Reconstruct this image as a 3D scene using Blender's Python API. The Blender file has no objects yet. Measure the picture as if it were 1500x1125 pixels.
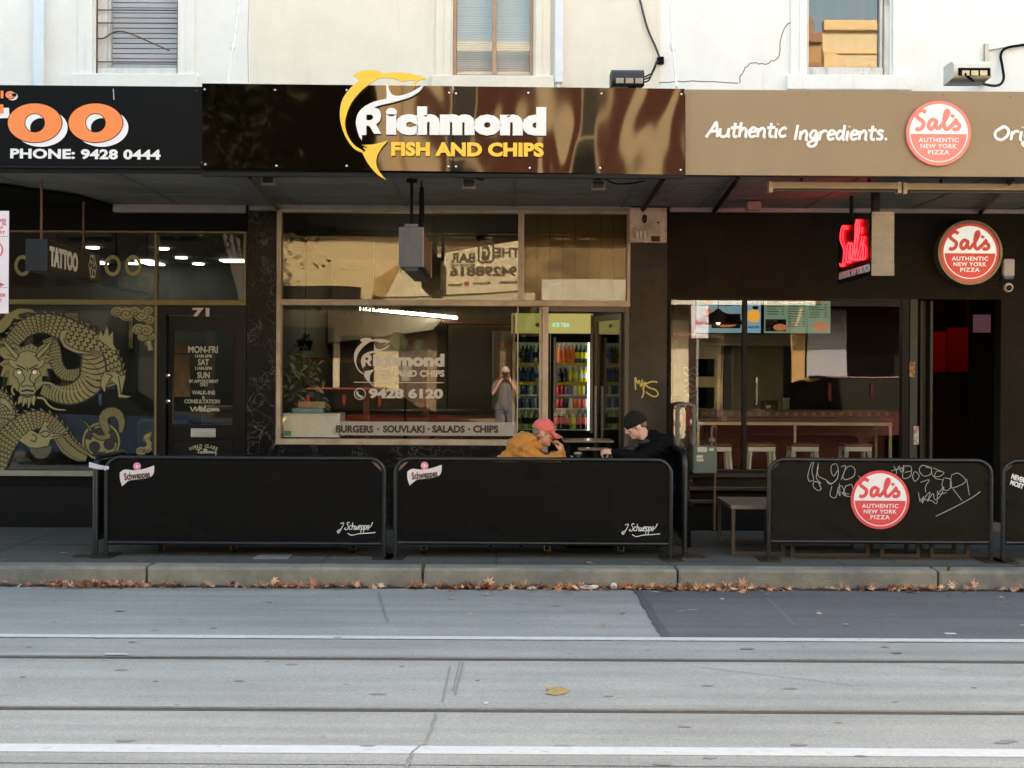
import bpy, bmesh, math, random
from math import radians, sin, cos, pi, sqrt, atan2
from mathutils import Vector, Matrix
random.seed(7)
sc = bpy.context.scene
COL = sc.collection

# ------------------------------------------------------------------ camera
F = 1983.0; CY = -14.2; CZ = 1.65; PX0 = 745.0; PY0 = 545.0; ROLL = radians(0.3)
cam_d = bpy.data.cameras.new('camera'); cam = bpy.data.objects.new('camera', cam_d); COL.objects.link(cam)
cam_d.sensor_width = 36.0; cam_d.lens = 36.0 * F / 1500.0
cam_d.shift_x = (750 - PX0) / 1500.0; cam_d.shift_y = -(562.5 - PY0) / 1500.0
cam_d.clip_start = 0.02; cam_d.clip_end = 600
cam.matrix_world = Matrix.Translation((0, CY, CZ)) @ Matrix.Rotation(radians(90), 4, 'X') @ Matrix.Rotation(ROLL, 4, 'Z')
sc.camera = cam

# ------------------------------------------------------------------ light
SUN_EL, SUN_AZ = radians(33), radians(12)      # sun stands behind the shops (+y), a little towards +x
world = bpy.data.worlds.new('World'); sc.world = world; world.use_nodes = True
wn = world.node_tree; bg = wn.nodes['Background']
sky = wn.nodes.new('ShaderNodeTexSky'); sky.sky_type = 'NISHITA'; sky.sun_disc = False
sky.sun_elevation = SUN_EL; sky.sun_rotation = SUN_AZ; sky.air_density = 1.0; sky.dust_density = 3.0; sky.ozone_density = 0.2
wb = wn.nodes.new('ShaderNodeVectorMath'); wb.operation = 'MULTIPLY'; wb.inputs[1].default_value = (1.05, 1.0, 0.815)   # late afternoon haze warms the sky light
wn.links.new(sky.outputs[0], wb.inputs[0]); wn.links.new(wb.outputs[0], bg.inputs[0]); bg.inputs[1].default_value = 0.15
sun_d = bpy.data.lights.new('sun', 'SUN'); sun = bpy.data.objects.new('sun', sun_d); COL.objects.link(sun)
sun_d.energy = 4.2; sun_d.angle = radians(0.5); sun_d.color = (1.0, 0.88, 0.72)
sdir = Vector((sin(SUN_AZ) * cos(SUN_EL), cos(SUN_AZ) * cos(SUN_EL), sin(SUN_EL)))
sun.rotation_euler = sdir.to_track_quat('Z', 'Y').to_euler()
sc.view_settings.view_transform = 'Standard'; sc.view_settings.look = 'None'
sc.view_settings.gamma = 1; sc.view_settings.exposure = 2.56
sc.cycles.use_denoising = True
sc.cycles.max_bounces = 8; sc.cycles.diffuse_bounces = 4; sc.cycles.glossy_bounces = 4
sc.cycles.transparent_max_bounces = 24; sc.cycles.sample_clamp_indirect = 6.0
sc.cycles.caustics_reflective = False; sc.cycles.caustics_refractive = False

# ------------------------------------------------------------------ helpers
def W(px, py, y):
    """photo position (1500 px frame) -> world x, z at distance plane y"""
    dx, dy = px - PX0, py - PY0
    c, s = cos(ROLL), sin(ROLL)
    u, v = c*dx + s*dy, -s*dx + c*dy
    d = y - CY
    return (u*d/F, CZ - v*d/F)
def G(px, py, z):
    dx, dy = px - PX0, py - PY0
    c, s = cos(ROLL), sin(ROLL)
    u, v = c*dx + s*dy, -s*dx + c*dy
    d = (CZ - z) * F / v
    return (u*d/F, CY + d)
def WX(px, y): return W(px, PY0, y)[0]
def WZ(py, y, px=PX0): return W(px, py, y)[1]
def S(h):
    v = [int(h[i:i+2], 16)/255 for i in (0, 2, 4)]
    return tuple(c/12.92 if c <= 0.04045 else ((c+0.055)/1.055)**2.4 for c in v)
def crom(pts, n=6, closed=False):
    P = [Vector(p) for p in pts]
    if len(P) < 3 and not closed: return P
    out = []; m = len(P)
    rng = range(m if closed else m-1)
    for i in rng:
        p1, p2 = P[i], P[(i+1) % m]
        p0 = P[(i-1) % m] if (closed or i > 0) else p1*2-p2
        p3 = P[(i+2) % m] if (closed or i+2 < m) else p2*2-p1
        for k in range(n):
            t = k/n
            out.append(0.5*((2*p1)+(p2-p0)*t+(2*p0-5*p1+4*p2-p3)*t*t+(3*p1-p0-3*p2+p3)*t**3))
    if not closed: out.append(P[-1])
    return out
def frame(o, U, V):
    U = Vector(U).normalized(); V = Vector(V).normalized(); N = U.cross(V)
    m = Matrix((U, V, N)).transposed().to_4x4(); m.translation = Vector(o); return m
def wallf(y): return frame((0, y, 0), (1, 0, 0), (0, 0, 1))     # local xy = world x,z, facing the street
_tc = {}
def text_me(s, bold=0.0, depth=0.004, spacing=1.0, res=3, shear=0.0):
    k = (s, bold, depth, spacing, res, shear)
    if k not in _tc:
        cu = bpy.data.curves.new('t', 'FONT'); cu.body = s; cu.size = 1; cu.offset = bold; cu.extrude = depth/2
        cu.space_character = spacing; cu.resolution_u = res; cu.shear = shear; cu.align_x = 'LEFT'
        ob = bpy.data.objects.new('t', cu); COL.objects.link(ob)
        me = bpy.data.meshes.new_from_object(ob.evaluated_get(bpy.context.evaluated_depsgraph_get()))
        bpy.data.objects.remove(ob)
        _tc[k] = me
    return _tc[k]
def bake(ob):
    me = bpy.data.meshes.new_from_object(ob.evaluated_get(bpy.context.evaluated_depsgraph_get()))
    bpy.data.objects.remove(ob); return me

class MB:
    def __init__(s): s.bm = bmesh.new()
    def add(s, me, m=None):
        n = len(s.bm.verts); s.bm.from_mesh(me); s.bm.verts.ensure_lookup_table()
        if m is not None:
            for v in s.bm.verts[n:]: v.co = m @ v.co
        return s
    def face(s, pts):
        return s.bm.faces.new([s.bm.verts.new(p) for p in pts])
    def box(s, x0, x1, y0, y1, z0, z1, bev=0.0, m=None):
        if x0 > x1: x0, x1 = x1, x0
        if y0 > y1: y0, y1 = y1, y0
        if z0 > z1: z0, z1 = z1, z0
        v = [s.bm.verts.new(p) for p in ((x0,y0,z0),(x1,y0,z0),(x1,y1,z0),(x0,y1,z0),(x0,y0,z1),(x1,y0,z1),(x1,y1,z1),(x0,y1,z1))]
        fs = [s.bm.faces.new([v[i] for i in f]) for f in ((3,2,1,0),(4,5,6,7),(0,1,5,4),(1,2,6,5),(2,3,7,6),(3,0,4,7))]
        if m is not None:
            for q in v: q.co = m @ q.co
        if bev > 0:
            es = list({e for f in fs for e in f.edges})
            bmesh.ops.bevel(s.bm, geom=es, offset=bev, segments=2, affect='EDGES', profile=0.5)
        return s
    def tube(s, pts, r, n=8, closed=False, flat=None, m=None):
        P = [Vector((p[0], p[1], p[2] if len(p) > 2 else 0)) for p in pts]
        Q = [P[0]]; R = [r[0] if isinstance(r, (list, tuple)) else r]
        for i, p in enumerate(P[1:], 1):
            if (p-Q[-1]).length > 1e-6: Q.append(p); R.append(r[i] if isinstance(r, (list, tuple)) else r)
        P = Q; k = len(P)
        if k < 2: return s
        T = []
        for i in range(k):
            a = P[i-1] if (i > 0 or closed) else P[i]
            b = P[(i+1) % k] if (i < k-1 or closed) else P[i]
            t = (b-a); T.append(t.normalized() if t.length > 1e-9 else Vector((1, 0, 0)))
        up = Vector((0, 0, 1)) if flat is not None or abs(T[0].z) < 0.9 else Vector((1, 0, 0))
        rings = []
        A = up - T[0]*up.dot(T[0]); A.normalize()
        for i in range(k):
            if flat is not None: A = Vector((0, 0, 1))
            A = A - T[i]*A.dot(T[i])
            if A.length < 1e-6: A = T[i].orthogonal()
            A.normalize(); B = T[i].cross(A)
            ring = []
            for j in range(n):
                a = 2*pi*j/n
                q = P[i] + (A*sin(a)*(flat if flat is not None else 1.0) + B*cos(a))*R[i]
                ring.append(s.bm.verts.new(m @ q if m is not None else q))
            rings.append(ring)
        for i in range(k if closed else k-1):
            a, b = rings[i], rings[(i+1) % k]
            for j in range(n): s.bm.faces.new((a[j], a[(j+1) % n], b[(j+1) % n], b[j]))
        if not closed:
            s.bm.faces.new(list(reversed(rings[0]))); s.bm.faces.new(rings[-1])
        return s
    def cyl(s, p0, p1, r0, r1=None, n=16):
        return s.tube([p0, p1], [r0, r0 if r1 is None else r1], n)
    def lathe(s, prof, n=20, m=None):
        rings = []
        for (r, z) in prof:
            rings.append([s.bm.verts.new((m @ Vector((r*cos(2*pi*j/n), r*sin(2*pi*j/n), z))) if m is not None else (r*cos(2*pi*j/n), r*sin(2*pi*j/n), z)) for j in range(n)])
        for a, b in zip(rings, rings[1:]):
            for j in range(n): s.bm.faces.new((a[j], a[(j+1) % n], b[(j+1) % n], b[j]))
        s.bm.faces.new(list(reversed(rings[0]))); s.bm.faces.new(rings[-1]); return s
    def ell(s, c, r, m=None, u=16, v=10):
        if not isinstance(r, (tuple, list)): r = (r, r, r)
        M = Matrix.Translation(c) @ Matrix.Diagonal((r[0], r[1], r[2], 1))
        if m is not None: M = m @ M
        bmesh.ops.create_uvsphere(s.bm, u_segments=u, v_segments=v, radius=1, matrix=M); return s
    def limb(s, chain, m=None, n=14):
        """chain of (point, radius): tapered capsules"""
        pts = [(Vector(p) if m is None else m @ Vector(p), r) for p, r in chain]
        for p, r in pts: s.ell(p, r, u=n, v=8)
        for (a, ra), (b, rb) in zip(pts, pts[1:]): s.tube([a, b], [ra*0.99, rb*0.99], n)
        return s
    def shape(s, loops, thick, m):
        """flat filled outline (even-odd, holes allowed) in local xy with a thickness"""
        cu = bpy.data.curves.new('c', 'CURVE'); cu.dimensions = '2D'; cu.fill_mode = 'BOTH'; cu.extrude = thick/2
        for lp in loops:
            sp = cu.splines.new('POLY'); sp.points.add(len(lp)-1); sp.use_cyclic_u = True
            for q, p in zip(sp.points, lp): q.co = (p[0], p[1], 0, 1)
        ob = bpy.data.objects.new('c', cu); COL.objects.link(ob)
        me = bake(ob); s.add(me, m); return s
    def text(s, t, bbox, m, bold=0.0, depth=0.004, spacing=1.0, shear=0.0, keep=False):
        """lettering whose ink fills bbox = x0,x1,y0,y1 in the frame m"""
        me = text_me(t, bold, depth, spacing, 3, shear)
        xs = [v.co.x for v in me.vertices]; ys = [v.co.y for v in me.vertices]
        x0, x1, y0, y1 = min(xs), max(xs), min(ys), max(ys)
        sx = (bbox[1]-bbox[0])/(x1-x0); sy = (bbox[3]-bbox[2])/(y1-y0)
        M = m @ Matrix.Translation((bbox[0]-x0*sx, bbox[2]-y0*sy, 0)) @ Matrix.Diagonal((sx, sy, 1, 1))
        return s.add(me, M)
    def stroke(s, pts, w, m, smooth=5, flat=0.18, n=6):
        P = crom([Vector((p[0], p[1], 0)) for p in pts], smooth) if smooth > 1 else pts
        return s.tube(P, w, n, flat=flat, m=m)
    def mesh(s, name):
        me = bpy.data.meshes.new(name); bmesh.ops.recalc_face_normals(s.bm, faces=s.bm.faces); s.bm.to_mesh(me); s.bm.free(); return me

def pxs(pts, y):             # photo outline -> wall frame points
    return [W(p[0], p[1], y) for p in pts]
def tag(o, label, cat, group=None):
    o['label'] = label; o['category'] = cat
    if group: o['group'] = group
    return o
def thing(name, label, cat, loc=(0, 0, 0), group=None, rz=0):
    o = bpy.data.objects.new(name, None); COL.objects.link(o); o.location = loc; o.rotation_euler = (0, 0, rz); o.empty_display_size = 0.1
    return tag(o, label, cat, group)
def wloc(o):
    v = Vector((0, 0, 0))
    while o is not None: v = v + o.location; o = o.parent
    return v
def obj(name, mb, mat, parent=None, smooth=False, local=False, label=None):
    """link a mesh; world coordinates unless local, moved into the parent's space"""
    me = mb.mesh(name) if isinstance(mb, MB) else mb
    if parent is not None and not local: me.transform(Matrix.Translation(-wloc(parent)))
    me.materials.clear(); me.materials.append(mat)
    if smooth:
        for p in me.polygons: p.use_smooth = True
        try: me.set_sharp_from_angle(angle=radians(smooth if smooth is not True else 45))
        except Exception: pass
    o = bpy.data.objects.new(name, me); COL.objects.link(o)
    if parent is not None: o.parent = parent
    if label: o['label'] = label
    return o
def struct(name, mb, mat, **k):
    o = obj(name, mb, mat, **k); o['kind'] = 'structure'; return o
def dup(root, loc, label=None, group=None, rz=None):
    r = root.copy(); COL.objects.link(r); r.location = loc
    if rz is not None: r.rotation_euler = (0, 0, rz)
    if label: r['label'] = label
    if group: r['group'] = group
    for ch in list(root.children):
        c = ch.copy(); COL.objects.link(c); c.parent = r
        for g in ch.children:
            d = g.copy(); COL.objects.link(d); d.parent = c
    return r
def remesh(mb, voxel, smooth=6, fac=0.5, name='body'):
    me = mb.mesh(name); ob = bpy.data.objects.new('r', me); COL.objects.link(ob)
    md = ob.modifiers.new('r', 'REMESH'); md.mode = 'VOXEL'; md.voxel_size = voxel; md.use_smooth_shade = True
    if smooth: sm = ob.modifiers.new('s', 'SMOOTH'); sm.iterations = smooth; sm.factor = fac
    return bake(ob)

# ------------------------------------------------------------------ materials
MATS = {}
def M(name, col=(0.5, 0.5, 0.5), rough=0.6, metal=0.0, spec=0.5, var=0.12, vs=6.0, bump=0.0, bs=60.0, col2=None, c2s=3.0, c2lo=0.45, c2hi=0.65, emit=None, es=1.0, coat=0.0, rvar=0.0, stretch=None, sheen=0.0):
    if name in MATS: return MATS[name]
    m = bpy.data.materials.new(name); m.use_nodes = True; MATS[name] = m
    nt = m.node_tree; N = nt.nodes; L = nt.links; b = N['Principled BSDF']
    b.inputs['Roughness'].default_value = rough; b.inputs['Metallic'].default_value = metal
    b.inputs['Specular IOR Level'].default_value = spec; b.inputs['Coat Weight'].default_value = coat
    if sheen: b.inputs['Sheen Weight'].default_value = sheen
    tc = N.new('ShaderNodeTexCoord'); src = tc.outputs['Object']
    if stretch:
        mp = N.new('ShaderNodeMapping'); mp.inputs['Scale'].default_value = stretch; L.new(src, mp.inputs[0]); src = mp.outputs[0]
    def noise(scale, detail=5, rough_=0.6):
        n = N.new('ShaderNodeTexNoise'); n.inputs['Scale'].default_value = scale; n.inputs['Detail'].default_value = detail; n.inputs['Roughness'].default_value = rough_
        L.new(src, n.inputs['Vector']); return n.outputs['Fac']
    cur = None
    if col2 is not None:
        r = N.new('ShaderNodeMapRange'); r.inputs['From Min'].default_value = c2lo; r.inputs['From Max'].default_value = c2hi; L.new(noise(c2s, 6), r.inputs['Value'])
        mx = N.new('ShaderNodeMix'); mx.data_type = 'RGBA'; mx.inputs['A'].default_value = (*col, 1); mx.inputs['B'].default_value = (*col2, 1)
        L.new(r.outputs[0], mx.inputs['Factor']); cur = mx.outputs['Result']
    if var > 0:
        r = N.new('ShaderNodeMapRange'); r.inputs['From Min'].default_value = 0.3; r.inputs['From Max'].default_value = 0.7
        r.inputs['To Min'].default_value = 1-var; r.inputs['To Max'].default_value = 1+var; L.new(noise(vs, 7, 0.65), r.inputs['Value'])
        vm = N.new('ShaderNodeVectorMath'); vm.operation = 'SCALE'
        if cur is None: vm.inputs[0].default_value = col
        else: L.new(cur, vm.inputs[0])
        L.new(r.outputs[0], vm.inputs['Scale']); cur = vm.outputs[0]
    if cur is None: b.inputs['Base Color'].default_value = (*col, 1)
    else: L.new(cur, b.inputs['Base Color'])
    if rvar > 0:
        r = N.new('ShaderNodeMapRange'); r.inputs['From Min'].default_value = 0.3; r.inputs['From Max'].default_value = 0.7
        r.inputs['To Min'].default_value = max(0.02, rough-rvar); r.inputs['To Max'].default_value = min(1, rough+rvar); L.new(noise(vs*1.7), r.inputs['Value']); L.new(r.outputs[0], b.inputs['Roughness'])
    if bump > 0:
        bp = N.new('ShaderNodeBump'); bp.inputs['Strength'].default_value = min(1, bump); bp.inputs['Distance'].default_value = 0.01*max(1, bump)
        L.new(noise(bs, 6), bp.inputs['Height']); L.new(bp.outputs[0], b.inputs['Normal'])
    if emit is not None:
        b.inputs['Emission Color'].default_value = (*emit, 1); b.inputs['Emission Strength'].default_value = es
    return m
def dull(*ms):
    for m in ms: m.node_tree.nodes['Principled BSDF'].inputs['Specular IOR Level'].default_value = .12
def nodes_of(m): return m.node_tree.nodes, m.node_tree.links, m.node_tree.nodes['Principled BSDF']

def glassmat(name, base=0.07, edge=0.6, tint=(0.93, 0.95, 0.93), rough=0.0, wav=0.0, refl=(1, 1, 1)):
    m = bpy.data.materials.new(name); m.use_nodes = True; nt = m.node_tree; N = nt.nodes; L = nt.links
    N.remove(N['Principled BSDF']); out = N['Material Output']
    t = N.new('ShaderNodeBsdfTransparent'); t.inputs[0].default_value = (*tint, 1)
    g = N.new('ShaderNodeBsdfGlossy'); g.inputs['Roughness'].default_value = rough; g.inputs['Color'].default_value = (*refl, 1)
    lw = N.new('ShaderNodeLayerWeight'); lw.inputs['Blend'].default_value = 0.5
    p = N.new('ShaderNodeMath'); p.operation = 'POWER'; p.inputs[1].default_value = 4.0; L.new(lw.outputs['Facing'], p.inputs[0])
    a = N.new('ShaderNodeMath'); a.operation = 'MULTIPLY_ADD'; a.inputs[1].default_value = edge; a.inputs[2].default_value = base; L.new(p.outputs[0], a.inputs[0])
    mx = N.new('ShaderNodeMixShader'); L.new(a.outputs[0], mx.inputs[0]); L.new(t.outputs[0], mx.inputs[1]); L.new(g.outputs[0], mx.inputs[2]); L.new(mx.outputs[0], out.inputs[0])
    if wav > 0:
        tc = N.new('ShaderNodeTexCoord'); n = N.new('ShaderNodeTexNoise'); n.inputs['Scale'].default_value = 0.9; n.inputs['Detail'].default_value = 1.0; L.new(tc.outputs['Object'], n.inputs['Vector'])
        bp = N.new('ShaderNodeBump'); bp.inputs['Strength'].default_value = wav; bp.inputs['Distance'].default_value = 0.02; L.new(n.outputs['Fac'], bp.inputs['Height']); L.new(bp.outputs[0], g.inputs['Normal'])
    return m
GLASS = glassmat('window_glass', 0.042, 0.6, wav=0.06)
GLASS_OLD = glassmat('old_window_glass', 0.036, 0.6, tint=(0.80, 0.77, 0.66), wav=0.06)
GLASS_FRIDGE = glassmat('fridge_glass', 0.012, 0.5)
# ================================================================== materials of the place
def road_mat(name, col, dark, sp=0.5):
    m = M(name, col, rough=0.85, spec=0.25, var=0.10, vs=0.9, bump=0.5, bs=160)
    N, L, b = nodes_of(m)
    src = b.inputs['Base Color'].links[0].from_socket
    tc = N.new('ShaderNodeTexCoord')
    v = N.new('ShaderNodeTexVoronoi'); v.inputs['Scale'].default_value = 95; L.new(tc.outputs['Object'], v.inputs['Vector'])
    r = N.new('ShaderNodeMapRange'); r.inputs['From Min'].default_value = 0.0; r.inputs['From Max'].default_value = 1.0; r.inputs['To Min'].default_value = 0.84; r.inputs['To Max'].default_value = 1.16
    L.new(v.outputs['Color'], r.inputs['Value'])
    s1 = N.new('ShaderNodeVectorMath'); s1.operation = 'SCALE'; L.new(src, s1.inputs[0]); L.new(r.outputs[0], s1.inputs['Scale'])
    # long wear streaks along the street and small dark stains
    mp = N.new('ShaderNodeMapping'); mp.inputs['Scale'].default_value = (0.25, 3.2, 1); L.new(tc.outputs['Object'], mp.inputs[0])
    n = N.new('ShaderNodeTexNoise'); n.inputs['Scale'].default_value = 1.6; n.inputs['Detail'].default_value = 8; L.new(mp.outputs[0], n.inputs['Vector'])
    r2 = N.new('ShaderNodeMapRange'); r2.inputs['From Min'].default_value = 0.3; r2.inputs['From Max'].default_value = 0.7; r2.inputs['To Min'].default_value = 0.86; r2.inputs['To Max'].default_value = 1.12; L.new(n.outputs['Fac'], r2.inputs['Value'])
    s2 = N.new('ShaderNodeVectorMath'); s2.operation = 'SCALE'; L.new(s1.outputs[0], s2.inputs[0]); L.new(r2.outputs[0], s2.inputs['Scale'])
    n3 = N.new('ShaderNodeTexNoise'); n3.inputs['Scale'].default_value = 7; n3.inputs['Detail'].default_value = 3; L.new(tc.outputs['Object'], n3.inputs['Vector'])
    r3 = N.new('ShaderNodeMapRange'); r3.inputs['From Min'].default_value = 0.70; r3.inputs['From Max'].default_value = 0.76; L.new(n3.outputs['Fac'], r3.inputs['Value'])
    mx = N.new('ShaderNodeMix'); mx.data_type = 'RGBA'; mx.inputs['B'].default_value = (*dark, 1); L.new(s2.outputs[0], mx.inputs['A']); L.new(r3.outputs[0], mx.inputs['Factor'])
    L.new(mx.outputs['Result'], b.inputs['Base Color']); return m
ROAD = road_mat('road_asphalt', (0.30, 0.296, 0.284), (0.19, 0.19, 0.185))
SLAB = road_mat('track_concrete', (0.325, 0.318, 0.30), (0.2, 0.195, 0.19))
PATCH = road_mat('dark_asphalt', (0.135, 0.133, 0.138), (0.10, 0.10, 0.10))
PATH = road_mat('footpath_asphalt', (0.092, 0.09, 0.08), (0.06, 0.058, 0.054))
KERB = M('kerb_bluestone', (0.24, 0.228, 0.185), 0.85, var=0.22, vs=5, bump=0.8, bs=70, col2=(0.17, 0.17, 0.155), c2s=1.3)
TAR = M('tar_seam', (0.09, 0.09, 0.095), 0.7, bump=0.4)
LINEP = M('road_line_paint', (0.52, 0.525, 0.53), 0.7, var=0.08, vs=18, col2=(0.34, 0.34, 0.34), c2s=14, c2lo=0.60, c2hi=0.72)
YELP = M('yellow_road_paint', (0.42, 0.26, 0.05), 0.8, col2=(0.25, 0.2, 0.13), c2s=28, c2lo=0.45, c2hi=0.6)
STEEL_RAIL = M('tram_rail_steel', (0.22, 0.20, 0.175), 0.5, metal=0.5, var=0.3, vs=20)
RUBBER = M('rail_groove_black', (0.07, 0.066, 0.06), 0.8)

def sheet(x0, x1, y0, y1, z): 
    b = MB(); b.face([(x0, y0, z), (x1, y0, z), (x1, y1, z), (x0, y1, z)]); return b
struct('ground', sheet(-150, 150, -150, 150, -0.20), M('ground_earth', (0.15, 0.14, 0.12), 0.9))
struct('road', sheet(-60, 60, -13.3, -2.86, -0.160), ROAD)
# darker resurfaced patch by the far kerb, its left end a slanting tarred seam
pl = [G(p[0], p[1], -0.156) for p in ((933, 864), (944, 880), (958, 905), (977, 934))]
y_in = pl[-1][1]
b = MB(); b.face([(q[0], q[1], -0.156) for q in pl] + [(30, y_in, -0.156), (30, -2.87, -0.156)]); struct('asphalt_patch', b, PATCH)
b = MB(); ed = crom([Vector((q[0], q[1], 0)) for q in pl], 8)
for a, c in zip(ed, ed[1:]):
    wa = 0.025 + 0.02*random.random()
    b.box(min(a.x, c.x)-wa, max(a.x, c.x)+wa*0.8, c.y, a.y+0.004, -0.1555, -0.1525 - 0.0004*random.random())
struct('tar_seam', b, TAR)
yr1 = G(745, 967, -0.16)[1]; yr2 = G(745, 1042, -0.16)[1]
struct('track_slab', sheet(-60, 60, yr2-1.0, yr1+0.05, -0.1565), SLAB)
for k, yy in enumerate((yr1, yr2)):
    b = MB(); b.box(-60, 60, yy-0.04, yy+0.04, -0.1559, -0.1537); struct('rail_bed', b, RUBBER)
    b = MB(); b.box(-60, 60, yy-0.012, yy+0.026, -0.1530, -0.1500); struct('tram_rail', b, STEEL_RAIL)
for py, wd, z in ((936, 0.09, -0.1515), (1101, 0.125, -0.1523)):
    yy = G(745, py, -0.16)[1]
    b = MB(); x = -40.0
    random.seed(int(py))
    while x < 40:
        x2 = x + random.uniform(0.5, 1.2)
        b.box(x, x2, yy-wd/2-random.random()*0.006, yy+wd/2+random.random()*0.006, z-0.004, z); x = x2
    struct('road_line', b, LINEP)
random.seed(7)
# painted arrow blob, scratches and cracks
b = MB(); o = G(818, 1012, -0.16)
pts = [G(p[0], p[1], -0.152) for p in ((800, 1007), (815, 1006), (826, 1007), (834, 1011), (828, 1016), (812, 1018), (799, 1016), (804, 1012))]
b.shape([pts], 0.003, Matrix.Translation((0, 0, -0.1525))); struct('yellow_marking', b, YELP)
b = MB()
for line, w in (([(660, 975), (650, 1028)], .006), ([(678, 970), (668, 1018)], .006), ([(673, 970), (664, 1012)], .004), ([(640, 1045), (625, 1085), (605, 1100), (596, 1125)], .008),
                ([(1125, 875), (1165, 915)], .004), ([(1010, 975), (1250, 1003)], .003), ([(1460, 890), (1500, 902)], .004), ([(1240, 960), (1330, 975), (1440, 985)], .003), ([(1300, 940), (1380, 938)], .003), ([(555, 868), (567, 910)], .008)):
    P = []
    for q in crom([Vector((*p, 0)) for p in line], 6):
        g = G(q.x + random.uniform(-2, 2), q.y, -0.152); P.append((g[0], g[1], 0))
    b.tube(P, w, 6, flat=0.1, m=Matrix.Translation((0, 0, -0.1525)))
struct('road_crack', b, M('crack_dark', (0.215, 0.21, 0.2), 0.9))
b = MB()
for (px, py, w, h) in ((148, 933, 14, 3), (170, 958, 30, 2), (1392, 928, 16, 3), (712, 1030, 5, 2)):
    g = G(px, py, -0.152); b.box(g[0]-w*0.0024, g[0]+w*0.0024, g[1]-h*.008, g[1]+h*.008, -0.1528, -0.1508)
struct('paint_fleck', b, LINEP)
b = MB()
for i in range(46):
    g = G(random.uniform(0, 1500), random.uniform(880, 1120), -0.152); r = random.uniform(.008, .03)
    b.lathe([(r, 0), (r*.7, .002)], 7, Matrix.Translation((g[0], g[1], -0.1535)) @ Matrix.Diagonal((1.8, .9, 1, 1)))
struct('road_stain', b, M('stain_dark', (0.225, 0.22, 0.21), 0.9))

# kerb stones, footpath, far footpath
b = MB(); b.box(-60, 60, -2.62, 12, -0.3, 0.0); struct('footpath', b, PATH)
joints = [-60, -8.5, G(197, 840, 0)[0], G(616, 840, 0)[0], G(1000, 843, 0)[0], G(1395, 846, 0)[0], 7.6, 60]
b = MB()
for a, c in zip(joints, joints[1:]): b.box(a+.006, c-.006, -2.86, -2.622, -0.3, 0.006, bev=0.025)
struct('kerb', b, KERB)
b = MB(); b.box(-60, 60, -30, -13.3, -0.3, -0.0); struct('far_footpath', b, PATH)
# concrete service covers let into the footpath
for (x0, x1, y0, y1) in ((370, 430, 812, 819), (80, 135, 768, 772)):
    a = G(x0, y1, 0); c = G(x1, y0, 0); b = MB(); b.box(a[0], c[0], a[1], c[1], 0.001, 0.005); struct('footpath_patch', b, M('pale_concrete', (0.2, 0.2, 0.195), 0.85))

b = MB(); rgum = random.Random(21)
for i in range(150):
    x, y = rgum.uniform(-7, 7), rgum.uniform(-2.6, -.2); r = rgum.uniform(.008, .02)
    b.lathe([(r, 0), (r*.8, .0015)], 8, Matrix.Translation((x, y, .001)) @ Matrix.Diagonal((1.3, 1, 1, 1)))
struct('gum_spot', b, M('old_gum', (.16, .16, .155), .9, var=.3, vs=3))
b = MB()
for x in (-6.1, -4.6, -3.1, -1.6, -.1, 1.4, 2.9, 4.4, 5.9): b.box(x-.006, x+.006, -2.615, 0, .0005, .0016)
b.box(-9, 9, -1.406, -1.394, .0006, .0017); struct('footpath_joint', b, M('joint_dirt', (.03, .03, .028), .95))
# ------------------------------------------------------------------ fallen leaves
LEAFC = [S('a8785a'), S('bf9070'), S('80523a'), S('d0ae8c'), S('6a4434'), S('b0704a')]
LM = [M('dry_leaf_%s' % n, c, 0.75, var=0.25, vs=30) for n, c in zip(('tan', 'sand', 'brown', 'pale', 'umber', 'orange'), LEAFC)]
def leaf_verts(r, curl):
    out = [(0, -0.35*r)]
    for k, (a, l) in enumerate(((-50, .62), (-28, .3), (-5, .95), (18, .42), (42, .95), (66, .5), (90, 1.1), (114, .5), (138, .95), (162, .42), (185, .95), (208, .3), (230, .62))):
        out.append((l*r*cos(radians(a)), l*r*sin(radians(a))))
    return [Vector((x, y, curl*(x*x*1.2+y*y*0.7)/r)) for x, y in out]
def leaf_into(b, M4, r, curl):
    vs = leaf_verts(r, curl); c = b.bm.verts.new(M4 @ Vector((0, 0, 0))); V = [b.bm.verts.new(M4 @ v) for v in vs]
    for i in range(len(V)): b.bm.faces.new((c, V[i], V[(i+1) % len(V)]))
    b.tube([M4 @ Vector((0, -.3*r, 0)), M4 @ Vector((.05*r, -1.1*r, .15*r))], .03*r, 4)
rl = random.Random(3)
litter = [MB() for _ in LM]
i = 0; clump = [rl.uniform(-6.5, 6.5) for _ in range(24)]
while i < 1150:
    x = rl.choice(clump) + rl.gauss(0, 0.2) if rl.random() < 0.78 else rl.uniform(-7, 7)
    if x > 1.5 and rl.random() < 0.45: continue
    y = -2.885 - abs(rl.gauss(0, 0.06)); r = rl.uniform(0.018, 0.052)
    m4 = Matrix.Translation((x, y, -0.153 + rl.uniform(0, .03))) @ Matrix.Rotation(rl.uniform(0, 6.28), 4, 'Z') @ Matrix.Rotation(rl.gauss(0, .45), 4, 'X') @ Matrix.Rotation(rl.gauss(0, .4), 4, 'Y')
    leaf_into(litter[rl.randrange(6)], m4, r, rl.uniform(-.5, 1.0)); i += 1
lt = None
for k, (b, m) in enumerate(zip(litter, LM)):
    if lt is None:
        lt = obj('leaf_litter', b, m); lt['kind'] = 'stuff'; tag(lt, 'drift of dry brown autumn leaves along the gutter', 'leaf litter')
    else:
        o = obj('leaf_layer', b, m, lt); o['kind'] = 'stuff'
b = MB()
for k in range(60): 
    x = -7+k*.24; b.ell((x, -2.885, -0.158), (.16, .035+.02*rl.random(), .012), u=8, v=5)
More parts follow.
